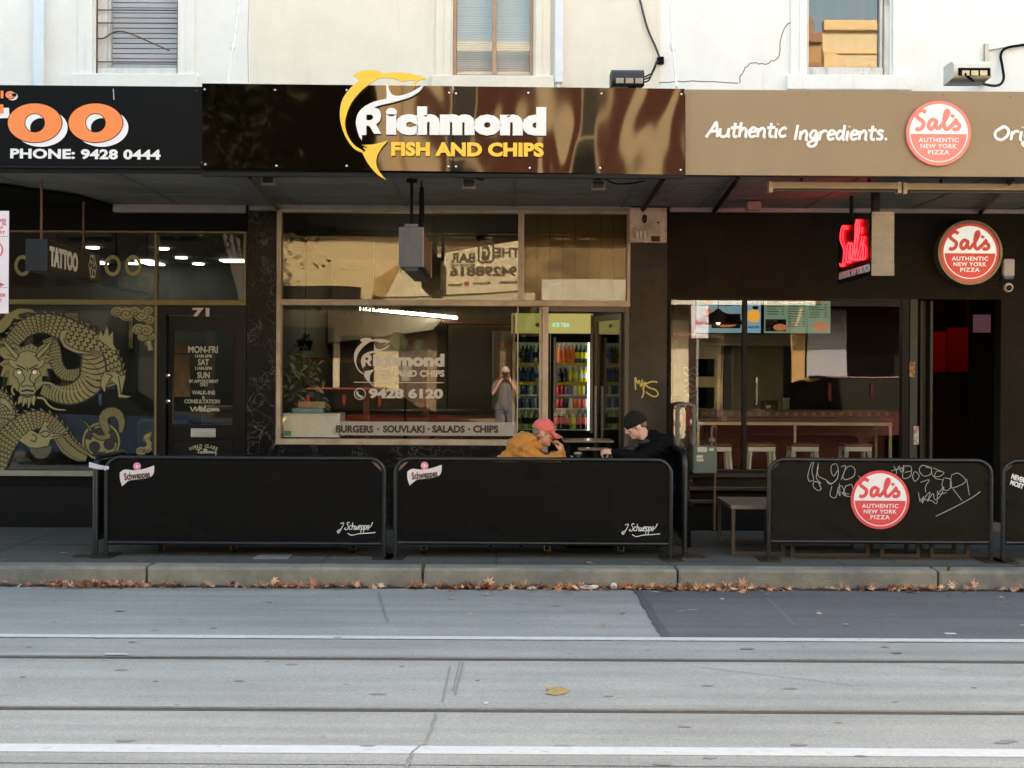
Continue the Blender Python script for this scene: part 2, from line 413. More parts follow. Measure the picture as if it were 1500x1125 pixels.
o = struct('gutter_dirt', b, M('wet_leaf_mould', (0.035, 0.028, 0.022), 0.9, bump=1, bs=80))
def one_leaf(name, label, px, py, z, r, mat, upright=0.0, grp=None):
    x, y = G(px, py, z) if z > -0.1 or py > 868 else (G(px, py, z)[0], -2.91)
    b = MB(); leaf_into(b, Matrix.Rotation(rl.uniform(-.9, .9) if upright else rl.uniform(0, 6.28), 4, 'Z') @ Matrix.Rotation(upright+rl.uniform(-.25, .1) if upright else rl.uniform(-.15, .15), 4, 'X') @ Matrix.Rotation(rl.uniform(-.7, .7), 4, 'Z'), r, rl.uniform(-.5, .9) if upright else rl.uniform(-.3, .4))
    o = obj(name, b, mat); o.location = (x, y, z + .012 + (r*.45 if upright else 0)); tag(o, label, 'leaf', grp); return o
for (px, py, r, up, lab, mi) in ((402, 858, .062, 1.1, 'large pale five pointed leaf standing in the gutter below a clear kerb stretch', 3), (462, 856, .05, 1.2, 'rust orange leaf standing on edge against the kerb', 5),
        (716, 858, .06, 1.2, 'pale star shaped leaf standing in the gutter near the kerb joint', 3), (1086, 862, .06, .9, 'yellowed leaf pile top leaning by the gutter under the pizza barrier end', 1),
        (1394, 864, .05, 1.2, 'pale leaf upright beside the weed in the kerb joint', 3), (1416, 860, .06, 1.0, 'tan leaf leaning in the gutter just right of the kerb weed', 1), (1224, 858, .045, 1.3, 'small brown leaf standing alone against the kerb below the round logo', 0), (128, 862, .05, .8, 'reddish leaf raised on the litter at the left kerb stone', 5)):
    one_leaf('fallen_leaf', lab, px, py, -0.15, r, LM[mi], up, 'leaves standing in the gutter')
for (px, py) in ((205, 824), (93, 811), (772, 827), (864, 827), (1000, 821), (1316, 824), (1342, 826), (1496, 833)):
    one_leaf('fallen_leaf', 'curled brown leaf lying on the dark footpath beside the kerb', px, py, 0.0, .038 + .016*rl.random(), LM[rl.randrange(3)], 0, 'leaves on the footpath')
for (px, py) in ((406, 873), (660, 877), (720, 871), (713, 872), (860, 874), (912, 901), (884, 918), (960, 869), (1058, 879), (1318, 878), (1124, 872), (1200, 900), (1239, 916), (1498, 918), (1390, 874), (1467, 876), (688, 902)):
    one_leaf('fallen_leaf', 'small tan leaf lying flat on the open road surface', px, py, -0.156, .026 + .018*rl.random(), LM[rl.randrange(4)], 0, 'leaves scattered on the road')
# litter paper and the weed
b = MB(); g = G(862, 864, -.15); b.ell((g[0], -2.93, -.14), (.07, .03, .018)); b.ell((g[0]+.05, -2.94, -.135), (.04, .02, .02))
tag(obj('paper_scrap', b, M('white_paper_litter', (.6, .6, .62), .8, bump=1, bs=30), smooth=True), 'flattened white paper scrap in the gutter leaves', 'litter')
b = MB(); g = G(898, 860, -.15); b.ell((g[0], -2.92, -.13), (.03, .025, .03)); 
tag(obj('paper_scrap', b, M('white_paper_litter'), smooth=True), 'small crumpled white paper ball in the gutter', 'litter')
WEED = M('weed_green', (.07, .12, .03), .6)
for px, py, lab in ((1392, 841, 'tuft of green weed growing from the kerb joint under the pizza barrier'), (616, 834, 'tiny green weed in the kerb joint between the black barriers')):
    x = G(px, 838, 0)[0]; b = MB()
    for k in range(9 if px > 1000 else 4):
        a = rl.uniform(-.8, .8); l = rl.uniform(.03, .075); b.tube([(x, -2.84, -.02), (x+.3*l*a, -2.85, l*.6), (x+l*a, -2.86-.01*rl.random(), l)], [.006, .008, .002], 5)
    tag(obj('kerb_weed', b, WEED), lab, 'weed')
# ================================================================== the three shop buildings
def wallmat(name, col, c2, var=0.05, lo=.58, hi=.8):
    m = M(name, col, 0.9, spec=.2, var=var, vs=2.2, bump=0.35, bs=45, col2=c2, c2s=1.1, c2lo=lo, c2hi=hi)
    N, L, b = nodes_of(m); src = b.inputs['Base Color'].links[0].from_socket      # rain streaks and grime
    tc = N.new('ShaderNodeTexCoord'); mp = N.new('ShaderNodeMapping'); mp.inputs['Scale'].default_value = (5.5, 1, .5); L.new(tc.outputs['Object'], mp.inputs[0])
    n = N.new('ShaderNodeTexNoise'); n.inputs['Scale'].default_value = 1.6; n.inputs['Detail'].default_value = 9; n.inputs['Roughness'].default_value = .7; L.new(mp.outputs[0], n.inputs['Vector'])
    r = N.new('ShaderNodeMapRange'); r.inputs['From Min'].default_value = .56; r.inputs['From Max'].default_value = .8; r.inputs['To Max'].default_value = .26; L.new(n.outputs['Fac'], r.inputs['Value'])
    mx = N.new('ShaderNodeMix'); mx.data_type = 'RGBA'; mx.inputs['B'].default_value = (.42, .37, .30, 1); L.new(src, mx.inputs['A']); L.new(r.outputs[0], mx.inputs['Factor']); L.new(mx.outputs['Result'], b.inputs['Base Color']); return m
WHITE_W = wallmat('white_stucco', (.87, .85, .81), (.78, .73, .64), lo=.55, hi=.75)
CREAM_W = wallmat('cream_stucco', (.84, .78, .67), (.78, .74, .65))
WHITE_R = wallmat('cool_white_stucco', (.88, .87, .85), (.80, .78, .74), lo=.6, hi=.8)
DARKW = M('dark_brown_render', S('27221a'), 0.85, var=.2, vs=3, bump=.8, bs=40, col2=S('221e18'), c2s=2)
SOFF = M('soffit_board', S('7b7a73'), 0.8, var=.12, vs=2.5, col2=S('68675f'), c2s=1.5)
SOFF_B = M('soffit_black', S('0c0c0c'), .8)
STEEL_D = M('dark_painted_steel', S('1d1e20'), 0.5, var=.15)
BEIGE = M('beige_frame_paint', S('b3a08a'), 0.5, var=.10, vs=6, bump=.15, bs=25, col2=S('9a8873'), c2s=4)
OLIVE = M('olive_gold_frame', S('6e6238'), 0.45, metal=.3, var=.12)
BLACKP = M('black_gloss_paint', S('0d0d0d'), 0.35, var=.1)
BLACKM = M('black_matt_paint', S('0a0a0a'), 0.7, var=.1)
TIMBER_W = M('weathered_white_timber', (.66, .64, .60), .75, var=.15, vs=12, col2=(.38, .34, .29), c2s=9, c2lo=.58, c2hi=.7, stretch=(1, 1, .3))
RUST = M('rusty_iron', S('6a4a38'), .8, metal=.2, var=.3, vs=30)
BLIND = M('blind_slat_white', (.50, .50, .52), .6, var=.05)
GALV = M('galvanised_steel', S('a9aaa6'), .45, metal=.6, var=.2, vs=14)
PVC = M('pale_pipe_paint', S('dfe6ee'), .4, var=.04)
CHROME = M('polished_metal', (.75, .74, .72), .18, metal=1, var=.05)
dull(BLACKM, DARKW, SOFF_B, STEEL_D); BLACKP.node_tree.nodes['Principled BSDF'].inputs['Specular IOR Level'].default_value = .25
def marble():
    m = M('black_marble_tile', S('17181a'), .3, var=0, spec=.18); N, L, b = nodes_of(m)
    tc = N.new('ShaderNodeTexCoord'); n = N.new('ShaderNodeTexNoise'); n.inputs['Scale'].default_value = 5; n.inputs['Detail'].default_value = 8; L.new(tc.outputs['Object'], n.inputs['Vector'])
    ad = N.new('ShaderNodeVectorMath'); ad.operation = 'MULTIPLY_ADD'; ad.inputs[1].default_value = (.45, .45, .45); L.new(n.outputs['Color'], ad.inputs[0]); L.new(tc.outputs['Object'], ad.inputs[2])
    v = N.new('ShaderNodeTexVoronoi'); v.feature = 'DISTANCE_TO_EDGE'; v.inputs['Scale'].default_value = 8.5; L.new(ad.outputs[0], v.inputs['Vector'])
    r = N.new('ShaderNodeMapRange'); r.inputs['From Min'].default_value = .0; r.inputs['From Max'].default_value = .06; r.inputs['To Min'].default_value = 1; r.inputs['To Max'].default_value = 0; L.new(v.outputs['Distance'], r.inputs['Value'])
    n2 = N.new('ShaderNodeTexNoise'); n2.inputs['Scale'].default_value = 4; n2.inputs['Detail'].default_value = 4; L.new(tc.outputs['Object'], n2.inputs['Vector'])
    r2 = N.new('ShaderNodeMapRange'); r2.inputs['From Min'].default_value = .42; r2.inputs['From Max'].default_value = .68; L.new(n2.outputs['Fac'], r2.inputs['Value'])
    mu = N.new('ShaderNodeMath'); mu.operation = 'MULTIPLY'; L.new(r.outputs[0], mu.inputs[0]); L.new(r2.outputs[0], mu.inputs[1])
    v2 = N.new('ShaderNodeTexBrick'); v2.inputs['Scale'].default_value = 1; v2.inputs['Mortar Size'].default_value = .004; v2.inputs['Brick Width'].default_value = .32; v2.inputs['Row Height'].default_value = .38; v2.offset = 0
    sw = N.new('ShaderNodeSeparateXYZ'); cb = N.new('ShaderNodeCombineXYZ'); L.new(tc.outputs['Object'], sw.inputs[0]); L.new(sw.outputs['X'], cb.inputs['X']); L.new(sw.outputs['Z'], cb.inputs['Y']); L.new(cb.outputs[0], v2.inputs['Vector'])
    mx = N.new('ShaderNodeMix'); mx.data_type = 'RGBA'; mx.inputs['A'].default_value = (*S('0d0e10'), 1); mx.inputs['B'].default_value = (*S('66665f'), 1); L.new(mu.outputs[0], mx.inputs['Factor'])
    m2 = N.new('ShaderNodeMix'); m2.data_type = 'RGBA'; m2.inputs['B'].default_value = (.004, .004, .004, 1); L.new(mx.outputs['Result'], m2.inputs['A']); L.new(v2.outputs['Fac'], m2.inputs['Factor'])
    L.new(m2.outputs['Result'], b.inputs['Base Color']); return m
MARBLE = marble()

TAT = thing('shop_building', 'white rendered terrace with black tattoo shopfront and gold dragon window', 'shop', (-6, 0, 0), 'terrace shops')
FISH = thing('shop_building', 'cream rendered terrace with beige framed fish and chip shopfront and marble base', 'shop', (-.7, 0, 0), 'terrace shops')
PIZ = thing('shop_building', 'cool white terrace over dark brown pizza shopfront with an open doorway', 'shop', (5, 0, 0), 'terrace shops')
XA = -2.73; XB = WX(965, 0)   # party lines
XB2 = WX(920, 0)
TOP = 8.3
def window_hole(px0, px1, pyb): 
    a = W(px0, pyb, 0); c = W(px1, pyb, 0); return (a[0], c[0], a[1], 6.5)
HL = window_hole(140, 260, 109); HC = window_hole(663, 781, 112); HR = window_hole(1182, 1303, 111)
def upper(parent, x0, x1, hole, mat):
    b = MB(); lp = [[(x0, 3.5), (x1, 3.5), (x1, TOP), (x0, TOP)]]
    holes = [hole] + ([(hole[0]-3.4, hole[1]-3.4, hole[2], hole[3])] if x0 < -6 else []) + ([(hole[0]+3, hole[1]+3, hole[2], hole[3])] if x1 > 8 else [])
    for h in holes: lp.append([(h[0], h[2]), (h[0], h[3]), (h[1], h[3]), (h[1], h[2])])
    b.shape(lp, .26, wallf(.13))
    w = obj('upper_wall', b, mat, parent)
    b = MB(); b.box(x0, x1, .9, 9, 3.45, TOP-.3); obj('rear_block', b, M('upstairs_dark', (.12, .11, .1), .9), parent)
    b = MB(); b.box(x0, x1, -.12, .3, TOP, TOP+.18, .03); b.box(x0, x1, -.2, .3, TOP+.18, TOP+.3, .03); obj('parapet', b, mat, parent)
    # moulded window surround, pilaster strips and sill
    for h in holes:
        b = MB(); t = .16
        b.box(h[0]-t-.02, h[0]-.02, -.035, .0, h[2], h[3]+t, .008); b.box(h[1]+.02, h[1]+t+.02, -.035, 0, h[2], h[3]+t, .008); b.box(h[0]-.02, h[1]+.02, -.035, 0, h[3]+.01, h[3]+t, .008)
        b.box(h[0]-t*.55, h[0]-.022, -.05, -.036, h[2], h[3], .004); b.box(h[1]+.022, h[1]+t*.55, -.05, -.036, h[2], h[3], .004)
        b.box(h[0]-t-.06, h[1]+t+.06, -.08, .1, h[2]-.16, h[2]-.002, .012)
        obj('window_surround', b, mat, parent)
    return w
uwl = upper(TAT, -9.5, XA, HL, WHITE_W); uwc = upper(FISH, XA, XB, HC, CREAM_W); uwr = upper(PIZ, XB, 9.5, HR, WHITE_R)
def blind(parent, x0, x1, z0, z1, y, mat, pitch=.028):
    b = MB(); z = z0
    while z < z1:
        b.box(x0, x1, y, y+.012, z, z+pitch*.82, m=None); z += pitch
    return obj('blind', b, mat, parent)
# left upper window: rusty bars over a slatted blind, worn timber sash
wl = obj('window', MB().box(HL[0], HL[0]+.10, .06, .2, HL[2]+.08, HL[3], .01).box(HL[1]-.02, HL[1], .06, .2, HL[2]+.08, HL[3]).box(HL[0], HL[1], .03, .2, HL[2], HL[2]+.08, .012).box(HL[0]+.1, HL[0]+.125, .09, .2, HL[2]+.08, HL[3], .006), TIMBER_W, TAT)
blind(wl, HL[0]+.13, HL[1]-.02, HL[2]+.10, HL[3]-.05, .16, M('blind_greyed', (.44, .44, .47), .6, var=.05), .054)
b = MB(); x0, x1 = HL[0]+.005, HL[1]-.005
for py in (17, 36, 93): z = WZ(py, 0); b.cyl((x0, .02, z), (x1, .02, z), .007, n=6)
for xx in (x0, x1): b.cyl((xx, .02, HL[2]+.01), (xx, .02, HL[3]), .009, n=6)
obj('security_bar', b, RUST, wl)
b = MB(); b.tube(crom([Vector((*W(p[0], p[1], -.01), 0)).xzy + Vector((0, -.01, 0)) for p in ((141, 56), (152, 56), (165, 48), (178, 46), (195, 51), (225, 64), (248, 74))], 5), .008, 6); obj('bent_bar', b, RUST, wl)
b = MB(); b.box(HL[0]-3.4, HL[1]-3.4, .15, .2, HL[2], HL[3]); obj('boarding', b, TIMBER_W, TAT)
# middle upper window: tan timber sliding sash with fine blinds
TANF = M('tan_timber_frame', S('b08f72'), .55, var=.12, vs=10)
wc = obj('window', MB().box(HC[0], HC[0]+.035, .04, .2, HC[2], HC[3], .006).box(HC[1]-.035, HC[1], .04, .2, HC[2], HC[3], .006).box(HC[0]+.035, HC[1]-.035, .04, .2, HC[2], HC[2]+.035, .006).box((HC[0]+HC[1])/2-.01, (HC[0]+HC[1])/2+.035, .04, .2, HC[2]+.035, HC[3], .006), TANF, FISH)
blind(wc, HC[0]+.036, HC[1]-.036, HC[2]+.04, HC[3]-.05, .215, M('blind_slat_cool', (.66, .67, .72), .6, var=.04), .024)
obj('pane', MB().box(HC[0]+.036, HC[1]-.036, .105, .111, HC[2]+.036, HC[3]), glassmat('upper_glass', .03, .6), wc)
# right upper window: peeling white sash, bare glass
wr = obj('window', MB().box(HR[0], HR[0]+.03, .05, .2, HR[2]+.1, HR[3], .006).box(HR[1]-.09, HR[1]-.06, .05, .2, HR[2]+.1, HR[3], .006).box(HR[1]-.05, HR[1], .02, .2, HR[2], HR[3], .006).box(HR[0], HR[1]-.055, .03, .2, HR[2], HR[2]+.1, .01), TIMBER_W, PIZ)
obj('pane', MB().box(HR[0]+.031, HR[1]-.091, .105, .111, HR[2]+.1, HR[3]), glassmat('upper_glass_clear', .085, .5, tint=(.6, .6, .6), refl=(1, .95, .88)), wr)
obj('reflection_backing', MB().box(HR[0]+.02, HR[1]-.08, .19, .20, HR[2]+.1, HR[3]), M('muting_backing_tan', S('8f7c62'), .9, var=.2, vs=2, stretch=(9, 1, .6)), wr)  # brown sheet added behind the pane to mute its reflections
obj('window', MB().box(HR[0]+3, HR[1]+3, .15, .2, HR[2], HR[3]), TIMBER_W, PIZ)
# plaster cracks on the right wall
for cr in ([(1082, 121), (1088, 105), (1100, 92), (1118, 94), (1130, 90), (1142, 80), (1144, 55), (1152, 38), (1165, 25), (1172, 0)], [(965, 121), (1000, 119), (1080, 121)]):
    P = []; b = MB()
    for q in crom([Vector((*p, 0)) for p in cr], 5):
        x, z = W(q.x+random.uniform(-1.2, 1.2), q.y+random.uniform(-1, 1), 0); P.append((x, z, 0))
    b.tube(P, .006, 5, flat=.3, m=wallf(-.0005)); obj('wall_crack', b, M('crack_brown', (.2, .17, .14), .9), PIZ)
b = MB()
for cr in ([(365, 0), (363, 60), (364, 121)],):
    P = [(*W(p[0], p[1], 0), 0) for p in cr]; b.tube(P, .004, 5, flat=.3, m=wallf(-.0005))
obj('wall_crack', b, M('crack_tan', (.5, .42, .32), .9), TAT)
# downpipes
for px, w, par, lab in ((55, .055, TAT, None), (816, .045, FISH, None)):
    x = WX(px, -.06); b = MB(); b.box(x-w, x+w, -.10, -.04, 4.2 if px < 400 else WZ(122, -.06), 8.2, .015)
    if px > 400: b.cyl((x, -.06, 4.2), (x, -.06, WZ(122, -.06)), .02, n=8); b.cyl((x-.03, -.06, 4.2), (x-.03, -.06, WZ(122, -.06)), .008, n=6)
    obj('downpipe', b, PVC, par)

# ---------------------------------------------------------------- awnings
FY = -2.5
ZS = 3.385                                        # soffit level
XF1 = WX(297, FY); XF2 = WX(1003, FY)
def awning(parent, x0, x1, soff, z_top):
    a = obj('awning', MB().box(x0, x1, FY+.06, -.001, ZS+.30, ZS+.36), STEEL_D, parent)      # deck
    obj('soffit', MB().box(x0, x1, FY+.05, -.002, ZS, ZS+.02), soff, a)
    b = MB(); x = x0 + .45
    while x < x1: b.box(x-.012, x+.012, FY+.07, -.004, ZS-.008, ZS-.0005); x += 1.12
    for yy in (-.85, -1.7): b.box(x0+.02, x1-.02, yy-.012, yy+.012, ZS-.0062, ZS-.0006)
    obj('cover_strip', b, M('soffit_strip', S('6c6b68') if soff is SOFF else S('141414'), .8), a)
    obj('edge_beam', MB().box(x0, x1, FY+.003, FY+.05, ZS-.03, z_top-.04), STEEL_D, a)
    return a
awl = awning(TAT, -9.5, XF1-.002, SOFF, 4.1); awc = awning(FISH, XF1, XF2, SOFF, 4.1); awr = awning(PIZ, XF2+.002, 9.5, SOFF, 4.05)
# a flat black sheet covers the tattoo soffit further along; cornice strips where soffits meet the walls
xb = W(165, 300, -.1)[0]
b = MB(); b.shape([[(xb, -.01), (xb-.12, -.9), (-4.72, -1.6), (-4.9, -2.43), (-9.4, -2.43), (-9.4, -.01)]], .03, frame((0, 0, ZS-.024), (1, 0, 0), (0, 1, 0))); obj('black_soffit_sheet', b, SOFF_B, awl)
obj('cornice', MB().box(xb, XA-.02, -.10, -.002, ZS-.09, ZS-.002, .01), M('grey_cornice', S('8d8b86'), .7, var=.15), awl)
obj('cornice', MB().box(XA, XB2+.0, -.05, -.002, ZS-.05, ZS-.002, .01), M('grey_cornice'), awc)
obj('cornice', MB().box(XB2+.42, 9.4, -.06, -.002, ZS-.05, ZS-.002, .01), M('pink_grey_cornice', S('a89a96'), .7, var=.15), awr)
# sloping brackets under the soffit
for px0, py0, px1, py1, par in ((372, 262, 405, 292, awc), (968, 262, 942, 300, awc), (1075, 268, 1048, 303, awr), (1470, 285, 1440, 300, awr)):
    x = W(px0, py0, -2.2)[0]; x2 = W(px1, py1, -.1)[0]
    b = MB(); b.tube([(x, -2.4, ZS-.04), (x2, -.02, ZS-.04)], .028, 4); obj('bracket', b, STEEL_D, par)
# stay rods from wall to awning edge
for pxa, pya, pxb, pyb, par in ((352, 0, 333, 124, awl), (980, 0, 991, 128, awr)):
    xa, za = W(pxa, pya, -.9); xb_, zb = W(pxb, pyb, -2.1)
    b = MB(); p0 = Vector((xa, -.9, za)); p1 = Vector((xb_, -2.1, zb)); d = (p0-p1)
    b.cyl(p1, p0+d*.7, .011, n=8); q = p1+d*.44; b.tube([q-d*.05, q-d*.03, q+d*.03, q+d*.05], [.011, .026, .026, .011], 8)
    obj('stay_rod', b, M('white_rod_paint', (.72, .70, .66), .6, col2=(.35, .2, .12), c2s=12, c2lo=.64, c2hi=.72), par)

# ================================================================== tattoo shopfront
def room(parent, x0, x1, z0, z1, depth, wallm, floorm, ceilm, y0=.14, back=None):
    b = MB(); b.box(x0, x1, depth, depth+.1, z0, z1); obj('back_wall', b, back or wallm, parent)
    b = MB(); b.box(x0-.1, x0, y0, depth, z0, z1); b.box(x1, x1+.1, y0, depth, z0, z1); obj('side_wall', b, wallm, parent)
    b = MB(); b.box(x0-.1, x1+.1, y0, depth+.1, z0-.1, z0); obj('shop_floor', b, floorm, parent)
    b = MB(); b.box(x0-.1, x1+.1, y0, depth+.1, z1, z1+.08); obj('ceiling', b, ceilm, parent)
Y_S = 0.0
zt_bot = WZ(693, 0); zt_mid0 = WZ(447, 0, 180); zt_mid1 = WZ(439, 0, 180); zt_top = WZ(341, 0, 180)
xd0 = WX(229, 0); xd1 = WX(361, 0); xdoor0 = WX(238, 0)
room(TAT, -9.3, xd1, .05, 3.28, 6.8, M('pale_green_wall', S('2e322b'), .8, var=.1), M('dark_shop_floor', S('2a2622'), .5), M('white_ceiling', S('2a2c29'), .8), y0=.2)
obj('shop_wall', MB().box(-9.5, xd1, -.02, .2, zt_top+.02, ZS-.003).box(-9.5, xd0, -.03, .2, 0, zt_bot-.04), BLACKM, TAT)
obj('plinth_tile', MB().box(-9.5, xd0-.01, -.045, -.031, 0.0, .42), BLACKP, TAT)
sw = obj('shop_window', MB().box(-9.4, xd1, -.035, .08, zt_mid0, zt_mid1, .006).box(-9.4, xd1, -.03, .08, zt_top, zt_top+.018).box(xd0-.012, xd0+.012, -.03, .08, zt_bot, zt_mid0).box(xd1-.025, xd1-.004, -.03, .08, zt_mid1, zt_top).box(WX(228, 0)-.012, WX(228, 0)+.012, -.028, .08, zt_mid1, zt_top).box(-6.6, -6.57, -.03, .08, zt_bot, zt_mid0).box(-6.6, -6.57, -.028, .08, zt_mid1, zt_top).box(-9.4, xd0-.012, -.05, .1, zt_bot-.045, zt_bot, .006), OLIVE, TAT)
obj('sill_strip', MB().box(-9.4, xd0-.03, -.07, -.052, zt_bot-.05, zt_bot+.005), M('aluminium_sill', S('8f8c80'), .4, metal=.5), sw)
obj('glass', MB().box(-9.4, xd0-.012, .02, .026, zt_bot, zt_mid0).box(-9.4, xd1-.025, .02, .026, zt_mid1, zt_top), GLASS, sw)
# door 71
dl0, dl1 = WX(247, .05), WX(352, .05); zd1 = WZ(466, .05)
obj('door_frame', MB().box(xd0+.012, dl0-.012, -.02, .12, 0, zt_mid0-.002).box(dl1+.012, xd1, -.02, .12, 0, zt_mid0-.002).box(dl0-.012, dl1+.012, -.02, .12, zd1+.012, zt_mid0-.002), BLACKP, TAT)
g0 = W(254, 485, .06); g1 = W(341, 622, .06)
dr = obj('door', MB().shape([[(dl0, .08), (dl1, .08), (dl1, zd1), (dl0, zd1)], [(g0[0], g1[1]), (g0[0], g0[1]), (g1[0], g0[1]), (g1[0], g1[1])]], .05, wallf(.075)).box(g0[0]-.012, g0[0], .035, .05, g1[1], g0[1]).box(g1[0], g1[0]+.012, .035, .05, g1[1], g0[1]), BLACKP, TAT)
obj('pane', MB().box(g0[0], g1[0], .07, .076, g1[1], g0[1]), GLASS, dr)
obj('lower_panel', MB().box(g0[0], g1[0], .044, .049, .25, WZ(648, .05), .01), BLACKP, dr)
x, z = W(298, 634, .05); obj('letter_slot', MB().box(x-.13, x+.13, .035, .049, z-.047, z+.047, .006).box(x-.10, x+.10, .030, .0345, z-.025, z+.025, .004), M('brushed_steel', S('b9b9b9'), .35, metal=.7, var=.12, stretch=(1, 1, 12)), dr)
for px, py in ((245, 550), (245, 588)):
    x, z = W(px, py, .04); b = MB(); b.lathe([(.030, 0), (.033, .006), (.026, .014), (.014, .018), (.012, .03)], 18, frame((x, .049, z), (1, 0, 0), (0, 0, 1))); obj('door_lock', b, CHROME, dr, smooth=True)
GOLDL = M('pale_gold_lettering', S('a9a58c'), .5, var=.05)
def wtext(parent, items, y, mat, name='lettering', bold=.02, depth=.003, spacing=1.0):
    b = MB()
    for it in items:
        t, x0, x1, y0, y1 = it[:5]; bo = it[5] if len(it) > 5 else bold
        a = W(x0, (y0+y1)/2, y); c = W(x1, (y0+y1)/2, y); zt = W((x0+x1)/2, y0, y)[1]; zb = W((x0+x1)/2, y1, y)[1]
        b.text(t, (a[0], c[0], zb, zt), wallf(y), bo, depth, spacing)
    return obj(name, b, mat, parent)
wtext(dr, [('MON-FRI', 276, 319, 507, 517), ('11AM-6PM', 286, 310, 519, 524), ('SAT', 290, 306, 526, 535), ('11AM-5PM', 286, 310, 537, 542), ('SUN', 289, 307, 545, 554), ('BY APPOINTMENT', 277, 320, 556, 561), ('ONLY', 293, 305, 561, 566), ('WALK-INS', 281, 315, 572, 578), ('&', 296, 300, 580, 584), ('CONSULTATION', 270, 322, 585, 591)], .064, GOLDL)
b = MB()   # looped script 'Welcome' drawn as strokes
m = wallf(.064); k = lambda pts: [W(p[0], p[1], .064) for p in pts]
for st in ([(279, 596), (282, 602), (286, 596), (288, 602), (293, 594)], [(292, 601), (296, 598), (293, 597), (293, 602), (297, 601), (301, 594), (299, 602), (303, 601)], [(307, 598), (303, 600), (305, 603), (309, 599), (312, 599), (310, 602), (308, 600)], [(312, 602), (314, 598), (315, 602), (317, 598), (318, 602), (320, 600), (318, 598), (318, 602), (322, 601)]): b.stroke(k(st), .006, m)
obj('lettering', b, GOLDL, dr)
b = MB()
for i, ch in enumerate('WORLD CLASS'):
    if ch == ' ': continue
    t = (i-5)/5; x, z = W(298+t*19, 653+t*t*4.5, .042); ang = -t*.42
    mm = frame((x, .042, z), (cos(ang), 0, sin(ang)), (-sin(ang), 0, cos(ang))); b.text(ch, (-.012, .012, -.018, .018), mm, .02)
for st in ([(287, 659), (296, 657)], [(292, 658), (290, 664)], [(296, 661), (293, 663), (297, 664), (298, 660), (301, 657), (299, 664), (303, 658), (302, 664), (305, 661), (307, 663), (304, 664)], [(307, 664), (308, 661), (310, 664), (311, 661), (313, 664), (316, 661), (316, 667), (314, 668)]): b.stroke([W(p[0], p[1], .042) for p in st], .005, wallf(.042))
obj('lettering', b, GOLDL, dr)
# number over the door
num = wtext(None, [('71', 282, 307, 451, 464, .05)], -.03, M('weathered_silver', S('b0a09a'), .5), 'house_number')
tag(num, 'small weathered silver house number over the black tattoo shop door', 'number')
# big ring letters on the transom and the dragon on the main pane
GOLDF = M('gold_window_film', S('8a8452'), .6, var=.1, vs=4)
b = MB()
for px in (33, 165, 195):
    x, z = W(px, 389, .012); r = .105
    for i in range(1): b.shape([[(x+r*.82*cos(a), z+r*1.05*sin(a)) for a in [j*pi/16 for j in range(32)]], [(x+r*.5*cos(a), z+r*.68*sin(a)) for a in [j*pi/16 for j in range(32)]]], .003, wallf(.013))
obj('lettering', b, GOLDF, sw)
# ---------------------------------------------------------------- gold dragon painted on the window
def scalemat(name, kind):
    m = M(name, S('857c48'), .6, var=.12, vs=3, col2=S('726534'), c2s=3); N, L, b = nodes_of(m)
    src = b.inputs['Base Color'].links[0].from_socket
    uv = N.new('ShaderNodeUVMap'); sp = N.new('ShaderNodeSeparateXYZ'); L.new(uv.outputs[0], sp.inputs[0])
    def mth(op, a, b_=None, c=None):
        n = N.new('ShaderNodeMath'); n.operation = op
        for i, q in enumerate((a, b_, c)):
            if q is None: continue
            if isinstance(q, (int, float)): n.inputs[i].default_value = q
            else: L.new(q, n.inputs[i])
        return n.outputs[0]
    u, v = sp.outputs['X'], sp.outputs['Y']
    if kind == 'scale':
        vr = mth('MULTIPLY', u, 2.7); row = mth('FLOOR', vr); off = mth('MULTIPLY', mth('MODULO', row, 2.0), .5)
        fx = mth('SUBTRACT', mth('FRACT', mth('ADD', mth('MULTIPLY', v, 6.0), off)), .5); fy = mth('FRACT', vr)
        d = mth('SQRT', mth('ADD', mth('MULTIPLY', fx, fx), mth('MULTIPLY', mth('MULTIPLY', fy, fy), .6)))
        line = mth('LESS_THAN', mth('ABSOLUTE', mth('SUBTRACT', d, .46)), .11)
        edge = mth('GREATER_THAN', mth('ABSOLUTE', mth('SUBTRACT', v, .5)), .455)
        k = mth('MAXIMUM', line, edge)
    else:
        c = mth('MULTIPLY', mth('SUBTRACT', v, .5), mth('SUBTRACT', v, .5))
        line = mth('LESS_THAN', mth('FRACT', mth('ADD', mth('MULTIPLY', u, 3.0), mth('MULTIPLY', c, 3.0))), .26)
        edge = mth('GREATER_THAN', mth('ABSOLUTE', mth('SUBTRACT', v, .5)), .44)
        k = mth('MAXIMUM', line, edge)
    mx = N.new('ShaderNodeMix'); mx.data_type = 'RGBA'; mx.inputs['B'].default_value = (*S('16140c'), 1); L.new(src, mx.inputs['A']); L.new(k, mx.inputs['Factor']); L.new(mx.outputs['Result'], b.inputs['Base Color'])
    return m
DSC = scalemat('dragon_scale_film', 'scale'); DBE = scalemat('dragon_belly_film', 'belly')
DGO = M('dragon_gold_film', S('878054'), .6, var=.1); DGO2 = M('dragon_dull_gold', S('7d7440'), .6, var=.1); DLI = M('dragon_black_line', S('14130c'), .6)
DEY = M('dragon_eye_white', (.8, .78, .62), .5); DEA = M('dragon_eye_amber', (.8, .42, .04), .5)
def zp(x, y): return (x/4.5, 440+y/4.5)
